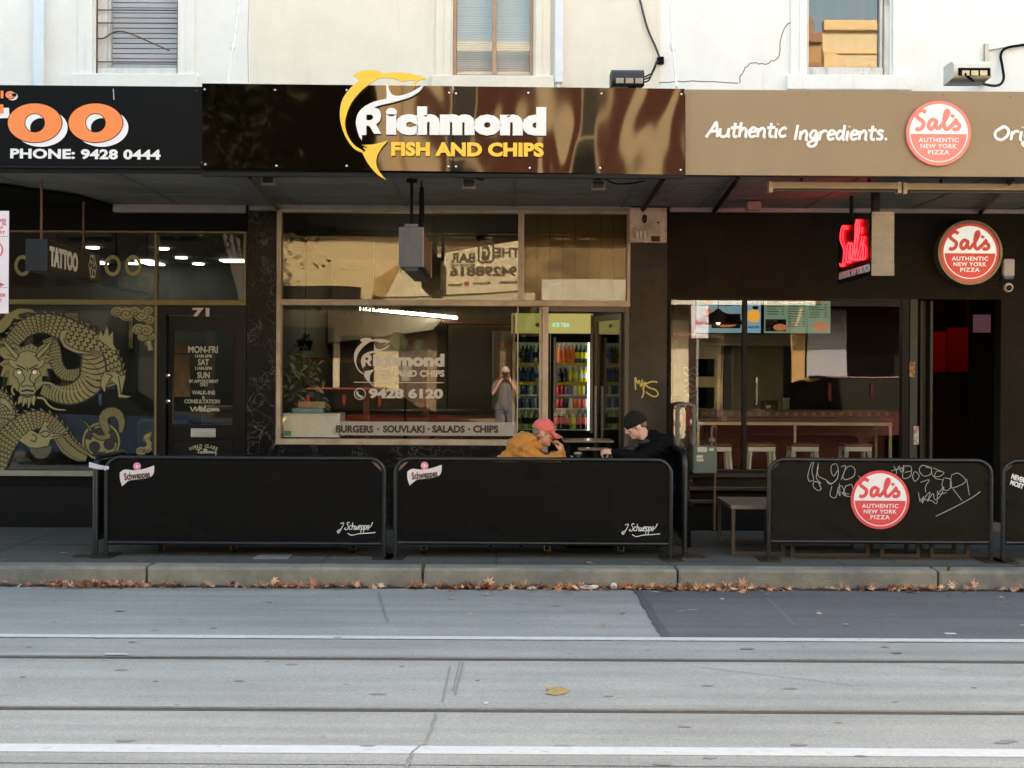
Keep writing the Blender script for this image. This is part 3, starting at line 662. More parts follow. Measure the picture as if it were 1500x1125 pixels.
def ribbon(pts, yy, n=8):
    """pts = (zx, zy, half width) -> UV-mapped band"""
    C = crom([Vector(p) for p in pts], n); bm = MB(); uvl = bm.bm.loops.layers.uv.new('UVMap')
    L_ = 0; prev = None; rows = []
    for i, p in enumerate(C):
        a = C[max(0, i-1)]; c = C[min(len(C)-1, i+1)]; t = Vector((c.x-a.x, c.y-a.y)); t.normalize(); nrm = Vector((-t.y, t.x))
        if prev is not None: L_ += (Vector((p.x, p.y))-prev).length / max(12, p.z*1.15)
        prev = Vector((p.x, p.y))
        q = [zp(p.x+nrm.x*p.z*s_, p.y+nrm.y*p.z*s_) for s_ in (-1, 1)]
        w = [W(e[0], e[1], yy) for e in q]
        rows.append(([bm.bm.verts.new((e[0], yy, e[1])) for e in w], L_))
    for (a, la), (b, lb) in zip(rows, rows[1:]):
        f = bm.bm.faces.new((a[0], a[1], b[1], b[0]))
        for lp, uv in zip(f.loops, ((la, 0), (la, 1), (lb, 1), (lb, 0))): lp[uvl].uv = uv
    return bm
dg = thing('window_dragon', 'large gold and black dragon painting across the tattoo shop window', 'window art', (WX(90, 0), 0.0, WZ(580, 0)))
def dpart(name, bm, mat): return obj(name, bm, mat, dg)
YD = -.0
def band(name, pts, yy, mat, fringe=None):
    dpart(name, ribbon(pts, yy), mat)
    C = crom([Vector(p) for p in pts], 8)
    b = MB()
    for sgn in (-1, 1):
        P = []
        for i, p in enumerate(C):
            a = C[max(0, i-1)]; c = C[min(len(C)-1, i+1)]; t = Vector((c.x-a.x, c.y-a.y)); t.normalize()
            e = zp(p.x-t.y*sgn*p.z, p.y+t.x*sgn*p.z); P.append((*W(e[0], e[1], 0), 0))
        b.tube(P, .006, 5, flat=.25, m=wallf(yy-.001))
    if fringe:
        for i in range(0, len(C)-2, 3):
            p = C[i]; c = C[i+1]; t = Vector((c.x-p.x, c.y-p.y)); t.normalize(); nn = Vector((-t.y, t.x))*fringe
            o = Vector((p.x, p.y))+nn*p.z*.97; tri = [o-t*2, o+t*26, o+nn*24-t*14]
            b2 = [W(*zp(q.x, q.y), 0) for q in tri]
            FR_.shape([b2], .0015, wallf(yy-.0005)); b.tube([(*q, 0) for q in (b2[0], b2[2], b2[1])], .003, 4, flat=.3, m=wallf(yy-.0015))
    dpart('outline', b, DLI)
FR_ = MB()
band('inner_coil', [(318, 250, 45), (352, 330, 48), (372, 420, 42), (420, 485, 38), (500, 490, 40), (560, 470, 40)], .010, DSC)
band('coil', [(40, 320, 40), (110, 235, 55), (180, 175, 62), (290, 150, 66), (400, 180, 78), (500, 235, 92), (600, 300, 96), (690, 380, 88), (735, 470, 78), (760, 560, 58)], .008, DSC, fringe=-1)
band('belly', [(600, 330, 66), (615, 430, 86), (600, 530, 88), (520, 600, 76), (430, 622, 66), (340, 606, 54), (275, 585, 36)], .006, DBE)
band('lower_coil', [(-40, 1120, 70), (30, 950, 74), (100, 860, 70), (190, 800, 66), (290, 790, 56), (380, 850, 48), (440, 940, 45), (510, 1000, 42), (575, 1030, 30)], .008, DSC, fringe=-1)
band('lower_belly', [(380, 900, 30), (430, 970, 38), (500, 1020, 34), (570, 1045, 20)], .006, DBE)
band('side_coil', [(-30, 620, 50), (30, 690, 60), (40, 780, 60), (0, 830, 50)], .010, DSC, fringe=-1)
# ball with three commas and the coiled tail
b = MB(); cx, cy = zp(665, 930); c0 = W(cx, cy, 0); R0 = 125/4.5*14.2/F
circ = lambda r, n=40, ox=0, oy=0: [(c0[0]+ox+r*cos(2*pi*j/n), c0[1]+oy+r*sin(2*pi*j/n)) for j in range(n)]
b.shape([circ(R0), circ(R0*.9)], .002, wallf(.010)); b.shape([circ(R0*.83)], .002, wallf(.0115)); dpart('ball', b, DGO2)
b = MB(); b.shape([circ(R0*.9), circ(R0*.83)], .002, wallf(.0105))
for k in range(3):
    a = radians(100+120*k); ox, oz = R0*.45*cos(a), R0*.45*sin(a)
    b.shape([circ(R0*.30, 24, ox, oz)], .0015, wallf(.009))
    b.stroke([(c0[0]+R0*.7*cos(a+t), c0[1]+R0*.7*sin(a+t)) for t in (0.25, .6, .95, 1.25)], R0*.16, wallf(.009), smooth=5)
dpart('ball_comma', b, DLI)
band('tail', [(795, 870, 14), (800, 800, 24), (770, 745, 30), (715, 740, 32), (680, 780, 30), (695, 840, 27), (710, 890, 22), (660, 905, 17), (610, 875, 12), (575, 820, 7), (535, 790, 3)], .005, DSC)
# rear and fore heads of flame / claw
def poly(name, loops, yy, mat, outline=.005):
    b = MB(); LL = [[W(*zp(*p), 0) for p in lp] for lp in loops]
    b.shape(LL, .002, wallf(yy)); o = dpart(name, b, mat)
    if outline:
        b = MB()
        for lp in LL: b.tube([(*q, 0) for q in lp], outline, 5, closed=True, flat=.25, m=wallf(yy-.0015))
        dpart('outline', b, DLI)
poly('jaw', [[(690, 470), (760, 470), (800, 500), (830, 490), (815, 560), (800, 620), (870, 632), (830, 645), (780, 640), (770, 560), (720, 520), (700, 560), (690, 610), (662, 560), (668, 510)]], .004, DGO)
poly('claw', [[(120, 920), (200, 850), (250, 880), (290, 800), (330, 810), (300, 830), (350, 880), (470, 880), (390, 905), (330, 920), (320, 960), (250, 975), (190, 970)]], .004, DGO)
poly('flame', [[(390, 250), (400, 200), (440, 190), (470, 200), (440, 215), (430, 250), (455, 280), (500, 270), (470, 310), (520, 330), (600, 345), (690, 330), (640, 365), (560, 365), (480, 340), (420, 310)]], .003, DGO)
poly('mane', [[(0, 260), (60, 300), (90, 280), (140, 310), (200, 280), (250, 310), (300, 280), (330, 330), (310, 360), (350, 380), (320, 400), (345, 450), (310, 450), (320, 500), (280, 500), (280, 560), (240, 600), (110, 600), (80, 560), (40, 560), (50, 510), (0, 500), (20, 440), (-10, 420), (30, 390), (-10, 350)]], .003, DGO2)
poly('flame', [[(-20, 150), (30, 100), (20, 60), (70, 75), (120, 50), (200, 55), (250, 85), (180, 80), (120, 95), (140, 130), (90, 120), (60, 170), (20, 210), (-20, 220)]], .009, DGO2)
poly('flame', [[(0, 640), (40, 650), (75, 690), (90, 740), (60, 720), (30, 690), (0, 680)]], .004, DGO)
poly('flame', [[(640, 250), (665, 190), (680, 235), (705, 165), (720, 235), (745, 200), (748, 290), (770, 330), (740, 330), (690, 290)]], .005, DGO)
poly('horn', [[(0, 240), (40, 275), (130, 370), (100, 385), (40, 310)]], .001, DGO)
poly('horn', [[(355, 245), (320, 280), (228, 370), (255, 385), (320, 315)]], .001, DGO)
poly('face', [[(130, 345), (180, 330), (235, 345), (255, 400), (300, 380), (285, 430), (255, 450), (270, 490), (235, 520), (225, 560), (240, 600), (210, 640), (150, 640), (120, 600), (130, 560), (115, 520), (85, 490), (100, 450), (65, 430), (55, 385), (105, 400)]], .001, DGO)
poly('beard', [[(120, 640), (140, 620), (225, 620), (240, 640), (225, 700), (205, 670), (190, 715), (170, 675), (150, 705), (140, 670), (115, 690)]], .000, DGO)
b = MB()
for st, w in (([(105, 455), (125, 450), (150, 468)], .008), ([(250, 455), (230, 450), (205, 468)], .008), ([(150, 480), (165, 520), (140, 550), (150, 570), (180, 560), (210, 570), (222, 550), (195, 520), (208, 480)], .005), ([(140, 600), (180, 592), (222, 600)], .010), ([(145, 625), (180, 632), (215, 625)], .008), ([(180, 440), (180, 470)], .005), ([(110, 425), (140, 440), (170, 455)], .007), ([(248, 425), (220, 440), (190, 455)], .007), ([(150, 650), (150, 690)], .004), ([(180, 650), (182, 700)], .004), ([(205, 650), (210, 690)], .004)):
    b.stroke([W(*zp(*p), 0) for p in st], w, wallf(-.002))
for st in ([(210, 880), (240, 900), (230, 930), (200, 920)], [(260, 880), (300, 860), (330, 880), (300, 900), (270, 890)], [(340, 900), (400, 890), (440, 885)], [(700, 480), (740, 500), (720, 520)], [(780, 500), (790, 560), (795, 620)], [(420, 250), (430, 280), (470, 310)], [(520, 350), (600, 355), (660, 345)]):
    b.stroke([W(*zp(*p), 0) for p in st], .006, wallf(.0015))
for i in range(14):
    a = .25+i*.2; b.stroke([W(*zp(180+170*cos(pi+a), 470-190*sin(a)), 0), W(*zp(180+120*cos(pi+a), 450-130*sin(a)), 0)], .004, wallf(.0015))
for i in range(9):
    a = i*.16
    b.stroke([W(*zp(110-i*14, 330-i*5), 0), W(*zp(60-i*14, 300-i*3), 0), W(*zp(0-i*10, 310+i*6), 0)], .003, wallf(.0005))
    b.stroke([W(*zp(60, 460+i*12), 0), W(*zp(30, 480+i*12), 0), W(*zp(20, 520+i*9), 0)], .003, wallf(.0005)); b.stroke([W(*zp(300, 460+i*12), 0), W(*zp(325, 475+i*12), 0), W(*zp(330, 520+i*9), 0)], .003, wallf(.0005))
dpart('face_line', b, DLI)
b = MB()
for ex in (127, 228): c = W(*zp(ex, 472), 0); b.lathe([(.021, 0), (.018, .003)], 14, frame((c[0], -.001, c[1]), (1, 0, 0), (0, 0, 1)))
dpart('eye', b, DEY)
b = MB()
for ex in (124, 231): c = W(*zp(ex, 466), 0); b.lathe([(.012, 0), (.010, .002)], 12, frame((c[0], -.0045, c[1]), (1, 0, 0), (0, 0, 1)))
dpart('iris', b, DEA)
b = MB()
for st in ([(235, 560), (280, 545), (330, 548), (380, 575), (430, 598), (500, 598), (560, 575)], [(245, 640), (290, 650), (320, 690), (370, 718), (430, 722)], [(115, 560), (85, 570), (80, 600), (95, 625)]): b.stroke([W(*zp(*p), 0) for p in st], [max(.003, .013 - .009*i/30) for i in range(61)], wallf(-.001))
dpart('whisker', b, DGO)
dpart('fringe', FR_, DGO2)
# swirling clouds in the window corners
cl = MB(); clo = MB()
def swirl(x, y, r, tw=1):
    P = []
    for i in range(26):
        a = i*.42*tw; rr = r*(1-i/27.); P.append(W(*zp(x+rr*cos(a), y+rr*.8*sin(a)), 0))
    cl.shape([[W(*zp(x+r*1.05*cos(j*.35), y+r*.86*sin(j*.35)), 0) for j in range(18)]], .0015, wallf(.011 + .001*random.random()))
    clo.tube([(*p, 0) for p in P], .0045, 5, flat=.3, m=wallf(.009))
CLM = M('cloud_gold_film', S('80774a'), .6, var=.1)
for lst, ribs, lab in ((((770, 75, 38), (830, 90, 50), (885, 75, 36), (930, 100, 44), (975, 70, 34), (985, 130, 34), (915, 190, 42), (960, 200, 46), (990, 240, 30), (940, 240, 34), (975, 285, 22)), ([(975, 270), (985, 300), (992, 330)],), 'gold swirling cloud ornament in the upper corner of the tattoo window'),
                       (((930, 995, 34), (970, 985, 28), (965, 920, 22), (985, 880, 16)), ([(990, 880), (960, 910), (985, 950), (960, 985)],), 'small gold smoke curl low in the tattoo window corner')):
    cl = MB(); clo = MB()
    for s_ in lst: swirl(*s_)
    for st in ribs: cl.stroke([W(*zp(*p), 0) for p in st], .025, wallf(.0115))
    co = obj('window_cloud', cl, CLM); tag(co, lab, 'window art'); obj('outline', clo, DLI, co)

# ---------------------------------------------------------------- inside the tattoo shop
LAMPW = M('downlight_lens', (1, 1, 1), .5, var=0, emit=(1.0, .95, .85), es=4)
LAMPP = M('panel_light_lens', (1, 1, 1), .5, var=0, emit=(1.0, .98, .92), es=2)
for i, (px, py) in enumerate(((237, 367), (265, 380), (290, 389), (311, 398), (135, 366), (196, 389), (222, 398))):
    d = (3.27-CZ)*F/(PY0-py); y = CY + d; x = (px-PX0)*d/F
    b = MB(); b.lathe([(.085, 0), (.085, .012)], 14, Matrix.Translation((x, y, 3.262))); o = obj('downlight', b, LAMPW)
    tag(o, 'round ceiling downlight glowing inside the tattoo shop', 'ceiling light', 'tattoo shop downlights')
for (px0, px1, py, dd) in ((325, 360, 384, .5), (145, 158, 397, .7), (215, 237, 433, 1.2)):
    d = (3.27-CZ)*F/(PY0-py); y = CY + d; d = min(d, 20.6); y = min(y, 6.2)
    b = MB(); b.box((px0-PX0)*d/F, (px1-PX0)*d/F, y-dd*.4, y+dd*.3, 3.255, 3.268); o = obj('ceiling_panel_light', b, LAMPP)
    tag(o, {325: 'bright square ceiling light panel behind the tattoo transom end', 145: 'ceiling light panel behind the hanging tattoo sign', 215: 'distant low ceiling light panel near the tattoo door mullion'}[px0], 'ceiling light')
rt = random.Random(5)
for i, (px, py, w, h) in enumerate(((105, 478, 26, 48), (129, 484, 9, 28), (146, 492, 8, 18), (192, 488, 8, 55), (95, 560, 18, 26), (20, 480, 16, 30))):
    x, z = W(px, py, 6.7); k = 20.9/F
    t = thing('wall_picture', ['large dark framed picture behind the dragon back', 'narrow dark picture frame left of the mullion pictures', 'small dark picture frame on the green wall', 'tall black framed print near the cloud ornament', 'low framed picture seen through the dragon coil', 'framed picture seen past the dragon horn'][i], 'picture', (x, 6.74, z))
    b = MB(); b.box(x-w*k*.5, x+w*k*.5, 6.70, 6.76, z-h*k*.5, z+h*k*.5, .01); obj('frame', b, BLACKP, t)
    b = MB(); b.box(x-w*k*.36, x+w*k*.36, 6.688, 6.699, z-h*k*.4, z+h*k*.4); obj('print', b, M('print_%d' % i, (.12+.1*rt.random(), .1+.06*rt.random(), .06), .5, var=.5, vs=9, col2=(.3, .12, .08), c2s=5), t)
t = thing('tattoo_bench', 'dark bench with cushions and clutter inside the tattoo shop', 'bench', (-4.9, 3.4, .05))
obj('seat', MB().box(-5.6, -4.0, 3.1, 3.8, .4, .55, .04), BLACKM, t); obj('base', MB().box(-5.5, -4.1, 3.2, 3.7, .05, .4), M('brown_wood_dark', S('4a3524'), .5), t)
obj('cushion', MB().box(-4.9, -4.2, 3.6, 3.78, .552, 1.0, .06), M('grey_cushion', S('5a5a55'), .9), t)
t = thing('reception_desk', 'brown reception desk with papers inside the tattoo shop door', 'desk', (-3.5, 3.2, .05))
obj('counter', MB().box(-3.9, -2.9, 3.0, 3.6, .05, 1.15, .02), M('brown_wood_dark'), t); obj('ledge', MB().box(-3.95, -2.85, 2.95, 3.65, 1.152, 1.19, .01), M('desk_top', S('6a5a42'), .4), t)
b = MB(); x, z = W(262, 535, 1.2); b.box(x-.16, x+.13, 1.2, 1.215, z-.36, z+.12); b.box(x-.1, x+.1, 1.2, 1.21, z+.14, z+.27)
tag(obj('door_poster', b, M('faded_orange_poster', S('8a6a4a'), .7, var=.3, vs=5, col2=S('9a7a5a'), c2s=4)), 'faded orange posters behind the tattoo shop door glass', 'poster')
# ================================================================== fish and chip shopfront
zf_bot = WZ(644, 0, 560); zl0 = WZ(448, 0, 560); zl1 = WZ(439, 0, 560); ztp0 = WZ(312, 0, 560); ztp1 = WZ(300, 0, 560)
xf0, xf1 = WX(405, 0), WX(922, 0); xm = WX(758, 0); xm2 = WX(767, 0); xp0, xp1 = WX(794, 0), WX(803, 0)
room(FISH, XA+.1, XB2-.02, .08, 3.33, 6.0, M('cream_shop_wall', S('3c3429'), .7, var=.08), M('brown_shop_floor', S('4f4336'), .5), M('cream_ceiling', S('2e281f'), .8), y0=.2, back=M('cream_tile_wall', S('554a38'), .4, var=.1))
obj('marble_column', MB().box(XA-.005, xf0-.003, -.06, .2, 0, ztp0+.005), MARBLE, FISH)
obj('marble_base', MB().box(xf0-.0025, xp0, -.045, .2, 0, zf_bot-.055), MARBLE, FISH)
obj('shop_wall', MB().box(XA, xf1, -.03, .2, ztp1+.002, ZS-.003).box(XA, xf0-.003, -.028, .2, ztp0+.008, ztp1), M('brown_grey_board', S('8f7f6e'), .6, var=.12), FISH)
fw = obj('shop_window', MB().box(xf0, xf0+.05, -.05, .08, zf_bot, ztp0, .006).box(xf0, xf1, -.048, .08, ztp0, ztp1-.002, .006).box(xf0+.05, xf1, -.056, .08, zl0, zl1, .008).box(xm, xm2, -.05, .08, zl1, ztp0, .005).box(xf1-.035, xf1, -.05, .08, zl1, ztp0, .005)
         .box(xf0, xm2-.02, -.06, .08, zf_bot-.055, zf_bot+.006, .008).box(xm-.004, xm+.008, -.01, .06, zf_bot, zl0), BEIGE, FISH)
obj('glass', MB().box(xf0+.05, xm-.004, .02, .027, zf_bot, zl0), GLASS, fw)
obj('glass', MB().box(xm+.008, xp0, .02, .027, zf_bot, zl0), glassmat('side_glass', .025, .5, tint=(.72, .78, .68)), fw)
obj('transom_glass', MB().box(xf0+.05, xm, .02, .027, zl1, ztp0).box(xm2, xf1-.035, .02, .027, zl1, ztp0), GLASS_OLD, fw)
obj('post', MB().box(xp0, xp1, -.045, .07, .08, zl0-.002, .006).box(xp0-.03, xp0-.002, -.02, .06, .08, zl0-.002), BEIGE, FISH)
obj('doorway_frame', MB().box(xf1-.055, xf1-.01, -.04, .10, .0, zl0-.002, .004).box(xp1, xf1-.055, -.03, .1, zl0-.05, zl0-.002), M('dark_door_frame', S('4d4438'), .5), FISH)
obj('threshold', MB().box(xp0, xf1, -.10, .2, .0, .08), M('worn_step', S('5a5048'), .8, var=.2), FISH)
# brown panels behind the transom glass, vertical strips in the narrow transom
b = MB(); b.box(xf0+.05, xm, .9, .93, zl1-.1, ztp0); 
b = MB(); x = xm2+.005; pit = (xf1-.04-xm2)/8
for i in range(8): b.box(x+.004, x+pit-.004, .09, .10, zl1+.02, ztp0); x += pit
obj('vertical_blind', b, M('khaki_blind', S('6e6248'), .8, var=.1, vs=3), fw)
# lettering on the strip and the logo on the glass
zs0, zs1 = WZ(638, .01, 620), WZ(618, .01, 620)
strip = obj('menu_strip', MB().box(WX(499, .01), xm-.006, .008, .016, zs0, zs1), M('grey_menu_strip', S('a09a92'), .5, var=.05), fw)
wtext(fw, [('BURGERS', 492, 547, 623, 634, .045), ('SOUVLAKI', 561, 622, 623, 634, .045), ('SALADS', 633, 681, 623, 634, .045), ('CHIPS', 693, 730, 623, 634, .045)], .004, M('dark_brown_lettering', S('3a2c26'), .6), 'strip_lettering')
b = MB()
for px in (554, 628, 687): c = W(px, 628.5, 0); b.lathe([(.011, 0), (.011, .003)], 12, frame((c[0], .006, c[1]), (1, 0, 0), (0, 0, 1)))
obj('strip_dot', b, M('dark_brown_lettering'), fw)
# --- fish emblem outlines in the fascia sign's own pixels
FISH_Y = [[(163,90),(200,68),(258,57),(310,58),(338,68),(355,81),(420,73),(520,78),(600,98),(637,113),(600,122),(570,140),(557,173),(553,150),(568,124),(530,123),(482,131),(440,115),(390,107),(330,112),(265,150),(200,208),(150,275),(122,345),(113,410),(130,478),(170,538),(228,578),(226,592),(170,563),(118,492),(88,410),(79,340),(90,265),(120,208),(165,156),(208,121),(185,104)]]
FISH_T = [[(389,513),(345,565),(320,612),(314,655),(330,705),(378,767),(318,728),(262,662),(230,604),(226,590),(246,576),(228,556),(262,562),(236,547),(290,552),(217,541),(300,536)]]
FISH_WT = [[(622,148),(598,190),(540,228),(470,252),(400,271),(340,284),(298,300),(330,310),(345,345),(337,385),(313,406),(346,468),(300,468),(270,416),(250,416),(250,475),(222,476),(220,511),(205,486),(190,440),(183,390),(200,332),(240,292),(300,262),(380,242),(382,212),(378,155),(392,150),(400,190),(428,220),(470,222),(540,200),(598,166)],
          [(250,345),(282,345),(297,360),(282,380),(250,380)]]
def smooth_loop(lp, corner=55, n=4):
    out = []; m = len(lp)
    for i in range(m):
        p0, p1, p2, p3 = (Vector((*lp[j % m], 0)) for j in (i-1, i, i+1, i+2))
        def ang(a, b, c): 
            u = b-a; v = c-b
            return math.degrees(u.angle(v)) if u.length > 0 and v.length > 0 else 0
        s1 = ang(p0, p1, p2) > corner; s2 = ang(p1, p2, p3) > corner
        q0 = p1*2-p2 if s1 else p0; q3 = p2*2-p1 if s2 else p3
        for k in range(n):
            t = k/n; q = 0.5*((2*p1)+(p2-q0)*t+(2*q0-5*p1+4*p2-q3)*t*t+(3*p1-q0-3*p2+q3)*t**3); out.append((q.x, q.y))
    return out
def emblem(loops, fn): return [[fn(*p) for p in smooth_loop(lp)] for lp in loops]
big = lambda y: (lambda a, b: W(480+a/4.412, 90+b/4.412, y))
# window decal: same fish, smaller: fascia emblem box (163..637, 57..767) -> decal box (518..573, 495..566)
def small(a, b): return W(518.5+(a-79)*(573-518.5)/(637-79), 495+(b-57)*(566-495)/(767-57), .012)
DEC = M('frosted_vinyl', S('c4b9aa'), .6, var=.04)
b = MB(); b.shape(emblem(FISH_Y, small), .002, wallf(.012)); b.shape(emblem(FISH_T, small), .002, wallf(.012)); b.shape(emblem(FISH_WT, small), .002, wallf(.012)); 
c0 = W(527, 577, 0); r = .062; ringf = lambda r, n=28: [(c0[0]+r*cos(2*pi*j/n), c0[1]+r*sin(2*pi*j/n)) for j in range(n)]
b.shape([ringf(r), ringf(r*.86)], .002, wallf(.012)); b.stroke([(c0[0]-.03, c0[1]+.025), (c0[0]-.02, c0[1]-.01), (c0[0]+.012, c0[1]-.03), (c0[0]+.03, c0[1]-.028)], .012, wallf(.012)); 
a = W(518, 560, 0); c = W(650, 560, 0); b.box(a[0], c[0], .011, .013, a[1]-.004, a[1]+.004)
obj('window_emblem', b, DEC, fw)
wtext(fw, [('ichmond', 546, 651, 518, 537, .055), ('FISH AND CHIPS', 552, 651, 542, 552, .045), ('9428 6120', 540, 649, 569, 584, .05)], .012, DEC, 'window_lettering')

# ---------------------------------------------------------------- inside the fish and chip shop
BRN = M('red_brown_timber', S('6b3a22'), .45, var=.2, vs=4, stretch=(1, 1, 8)); LBR = M('tan_panel', S('7a5c3c'), .6, var=.12)
ct = thing('shop_counter', 'long brown panelled serving counter behind the fish shop window', 'counter', (-1.0, 3.2, .08))
b = MB(); b.box(-2.5, .0, 3.0, 3.7, .08, 1.12, .01); obj('body', b, BRN, ct)
b = MB(); b.box(-2.55, .05, 2.94, 3.75, 1.122, 1.16, .008); obj('countertop', b, M('dark_countertop', S('2c2a28'), .25), ct)
b = MB()
for i in range(5): b.box(-2.42+i*.49, -2.04+i*.49, 2.985, 2.999, .3, .95, .006)
obj('panel', b, LBR, ct)
b = MB(); 
for z in (.62, 1.0): b.box(-2.5, 0, 2.975, 2.9845, z, z+.012)
obj('trim', b, BLACKM, ct)
t = thing('menu_cabinet', 'dark glass cabinet unit on the back wall of the fish shop', 'cabinet', (-.35, 5.7, 1.1))
obj('body', MB().box(-.9, .25, 5.5, 5.95, .1, 2.35, .02), M('black_unit', S('14120f'), .3), t); obj('ledge', MB().box(-.95, .3, 5.44, 5.96, 2.352, 2.39), BRN, t)
t = thing('fryer_hood', 'pale stainless range hood high on the fish shop back wall', 'hood', (-1.9, 5.4, 2.3))
b = MB(); b.shape([[(-2.6, 2.05), (-1.1, 2.25), (-.95, 2.4), (-2.6, 2.55)]], .5, wallf(5.5)); obj('canopy', b, M('hood_steel', S('7a7264'), .35, metal=.6, var=.1), t)
t = thing('dividing_frame', 'orange timber framed partition standing behind the window plants', 'partition', (-2.0, 2.2, .08))
b = MB()
for x in (-2.45, -1.72, -1.0): b.box(x-.035, x+.035, 2.15, 2.22, .08, 1.75)
b.box(-2.45, -1.0, 2.148, 2.222, 1.752, 1.81); b.box(-2.45, -1.0, 2.152, 2.218, 1.0, 1.05); obj('frame', b, M('orange_timber', S('7c5030'), .45, var=.2, stretch=(1, 1, 6)), t)
obj('panel', MB().box(-2.4, -1.05, 2.175, 2.195, .1, .999), M('brown_panel_inner', S('5a4632'), .6), t)
b = MB(); x, z = W(687, 487, 5.3); 
t = thing('exit_sign', 'small red and white extinguisher notice high on the fish shop wall', 'notice', (x, 5.98, z))
obj('plate', MB().box(x-.10, x+.10, 5.96, 5.995, z-.16, z+.16), M('red_plate', S('b03028'), .5), t); obj('symbol', MB().box(x-.03, x+.03, 5.953, 5.959, z-.08, z+.05, .0).box(x-.07, x+.07, 5.953, 5.9592, z+.09, z+.13), M('white_plate', (.7, .68, .62), .5), t)
t = thing('wall_fridge', 'pale upright cabinet with a poster beside the drinks fridge', 'cabinet', (-.2, 4.2, .08))
obj('cabinet', MB().box(-.22, .12, 3.9, 4.5, .08, 2.2, .015), M('off_white_enamel', S('a59a86'), .4), t); obj('poster', MB().box(-.17, .05, 3.888, 3.899, 1.5, 2.05), M('orange_white_poster', S('c9b59a'), .5, var=.3, vs=5, col2=S('b5642a'), c2s=5), t); obj('handle', MB().box(.08, .10, 3.86, 3.88, 1.1, 1.7), BLACKM, t)
# fluorescent tube on thin wires
p0 = Vector((*((525-PX0)*17.2/F, 3.0), CZ+92*17.2/F)); p1 = Vector(((668-PX0)*20.0/F, 5.8, CZ+79*20.0/F))
FLU = M('fluorescent_tube', (1, 1, 1), .5, var=0, emit=(1.0, .93, .75), es=6)
t = thing('tube_light', 'long glowing fluorescent tube hung inside the fish shop', 'tube light', p0)
obj('tube', MB().cyl(p0, p1, .018, n=10), FLU, t); u = (p1-p0).normalized()
b = MB(); b.tube([p0+Vector((0, 0, .028)), p1+Vector((0, 0, .028))], .012, 4); b.cyl(p0-u*.05, p0, .02, n=8); b.cyl(p1, p1+u*.05, .02, n=8)
for q in (p0+u*.4, p1-u*.4): b.cyl(q+Vector((0, 0, .02)), Vector((q.x, q.y, 3.32)), .004, n=5)
obj('fitting', b, M('tube_fitting', S('b0a890'), .5), t)
# ceiling fan in the transom
x, z = W(706, 328, 2.6)
t = thing('ceiling_fan', 'dark ceiling fan turning space above the fish shop transom', 'fan', (x, 2.6, 3.33)); t['label'] = 'dark ceiling fan with flat blades behind the fish shop transom'
obj('rod', MB().cyl((x, 2.6, z+.03), (x, 2.6, 3.33), .015, n=8), BLACKM, t); obj('motor', MB().lathe([(.05, -.04), (.11, -.03), (.12, .02), (.05, .05)], 16, Matrix.Translation((x, 2.6, z))), BLACKM, t, smooth=True)
for k in range(4):
    mm = Matrix.Translation((x, 2.6, z)) @ Matrix.Rotation(.35+k*pi/2, 4, 'Z') @ Matrix.Rotation(.2, 4, 'X')
    obj('blade', MB().box(.12, .62, -.055, .055, -.006, .006, m=mm), M('fan_blade', S('2b241c'), .5), t)
obj('lamp', MB().lathe([(.02, .0), (.07, -.05), (.07, -.16), (.03, -.18)], 14, Matrix.Translation((x, 2.6, z-.05))), BLACKM, t, smooth=True)
# grass garland along the window head
b = MB(); rg = random.Random(11)
for i in range(900):
    x = rg.uniform(xf0+.06, xm-.01); l = rg.uniform(.03, .10); y = rg.uniform(.06, .14)
    b.face([(x-.006, y, zl0), (x+.006, y, zl0), (x+rg.uniform(-.03, .03), y+rg.uniform(-.03, .03), zl0-l)])
g = obj('grass_garland', b, M('dark_artificial_grass', (.03, .045, .015), .7, var=.4)); g['kind'] = 'stuff'; tag(g, 'strip of artificial grass hanging along the top of the fish shop window', 'garland')
# plants in the window
def leafblade(b, o, d, up, l, w, droop=.3, n=6):
    d = Vector(d).normalized(); side = d.cross(Vector(up)).normalized(); prev = None
    for i in range(n+1):
        t = i/n; c = Vector(o)+d*l*t+Vector((0, 0, -droop*l*t*t)); ww = w*sin(pi*min(1, t*.92+.08))**.8
        cur = (b.bm.verts.new(c-side*ww), b.bm.verts.new(c+Vector((0, 0, -.08*w))), b.bm.verts.new(c+side*ww))
        if prev: b.bm.faces.new((prev[0], prev[1], cur[1], cur[0])); b.bm.faces.new((prev[1], prev[2], cur[2], cur[1]))
        prev = cur
GRN = M('dark_leaf_green', (.07, .12, .035), .4, var=.4, vs=9); GRN2 = M('pale_leaf_green', (.16, .19, .10), .5, var=.4, vs=9, col2=(.3, .3, .2), c2s=9); GRN3 = M('fern_green', (.05, .085, .03), .5, var=.4)
x, z = W(594, 549, .75)
t = thing('potted_plant', 'broad leaved plant in a white pot behind the window lettering', 'plant', (x, .75, z-.07))
obj('pot', MB().lathe([(.05, -.07), (.072, .09), (.065, .09), (.06, .07)], 18, Matrix.Translation((x, .75, z))), M('white_pot', (.6, .57, .5), .4), t, smooth=True)
b = MB(); base = Vector((x, .75, z+.07)); s_ = MB()
for tip, l, w in (((-.25, -.05, .95), .27, .085), ((.42, 0, .8), .2, .05), ((-.45, .2, .5), .2, .06), ((.35, -.2, .25), .2, .045), ((.5, .1, .45), .16, .04), ((-.1, .1, 1.0), .18, .05)):
    d = Vector(tip).normalized(); o = base+d*.22; s_.tube([base, base+d*.1+Vector((0, 0, .03)), o], .006, 5); leafblade(b, o, d, (0, -1, .2), l, w, .25)
obj('leaf', b, GRN, t); obj('stem', s_, GRN, t)
stn = thing('plant_stand', 'slim dark stand lifting the white pot in the fish shop window', 'stand', (x, .75, .08))
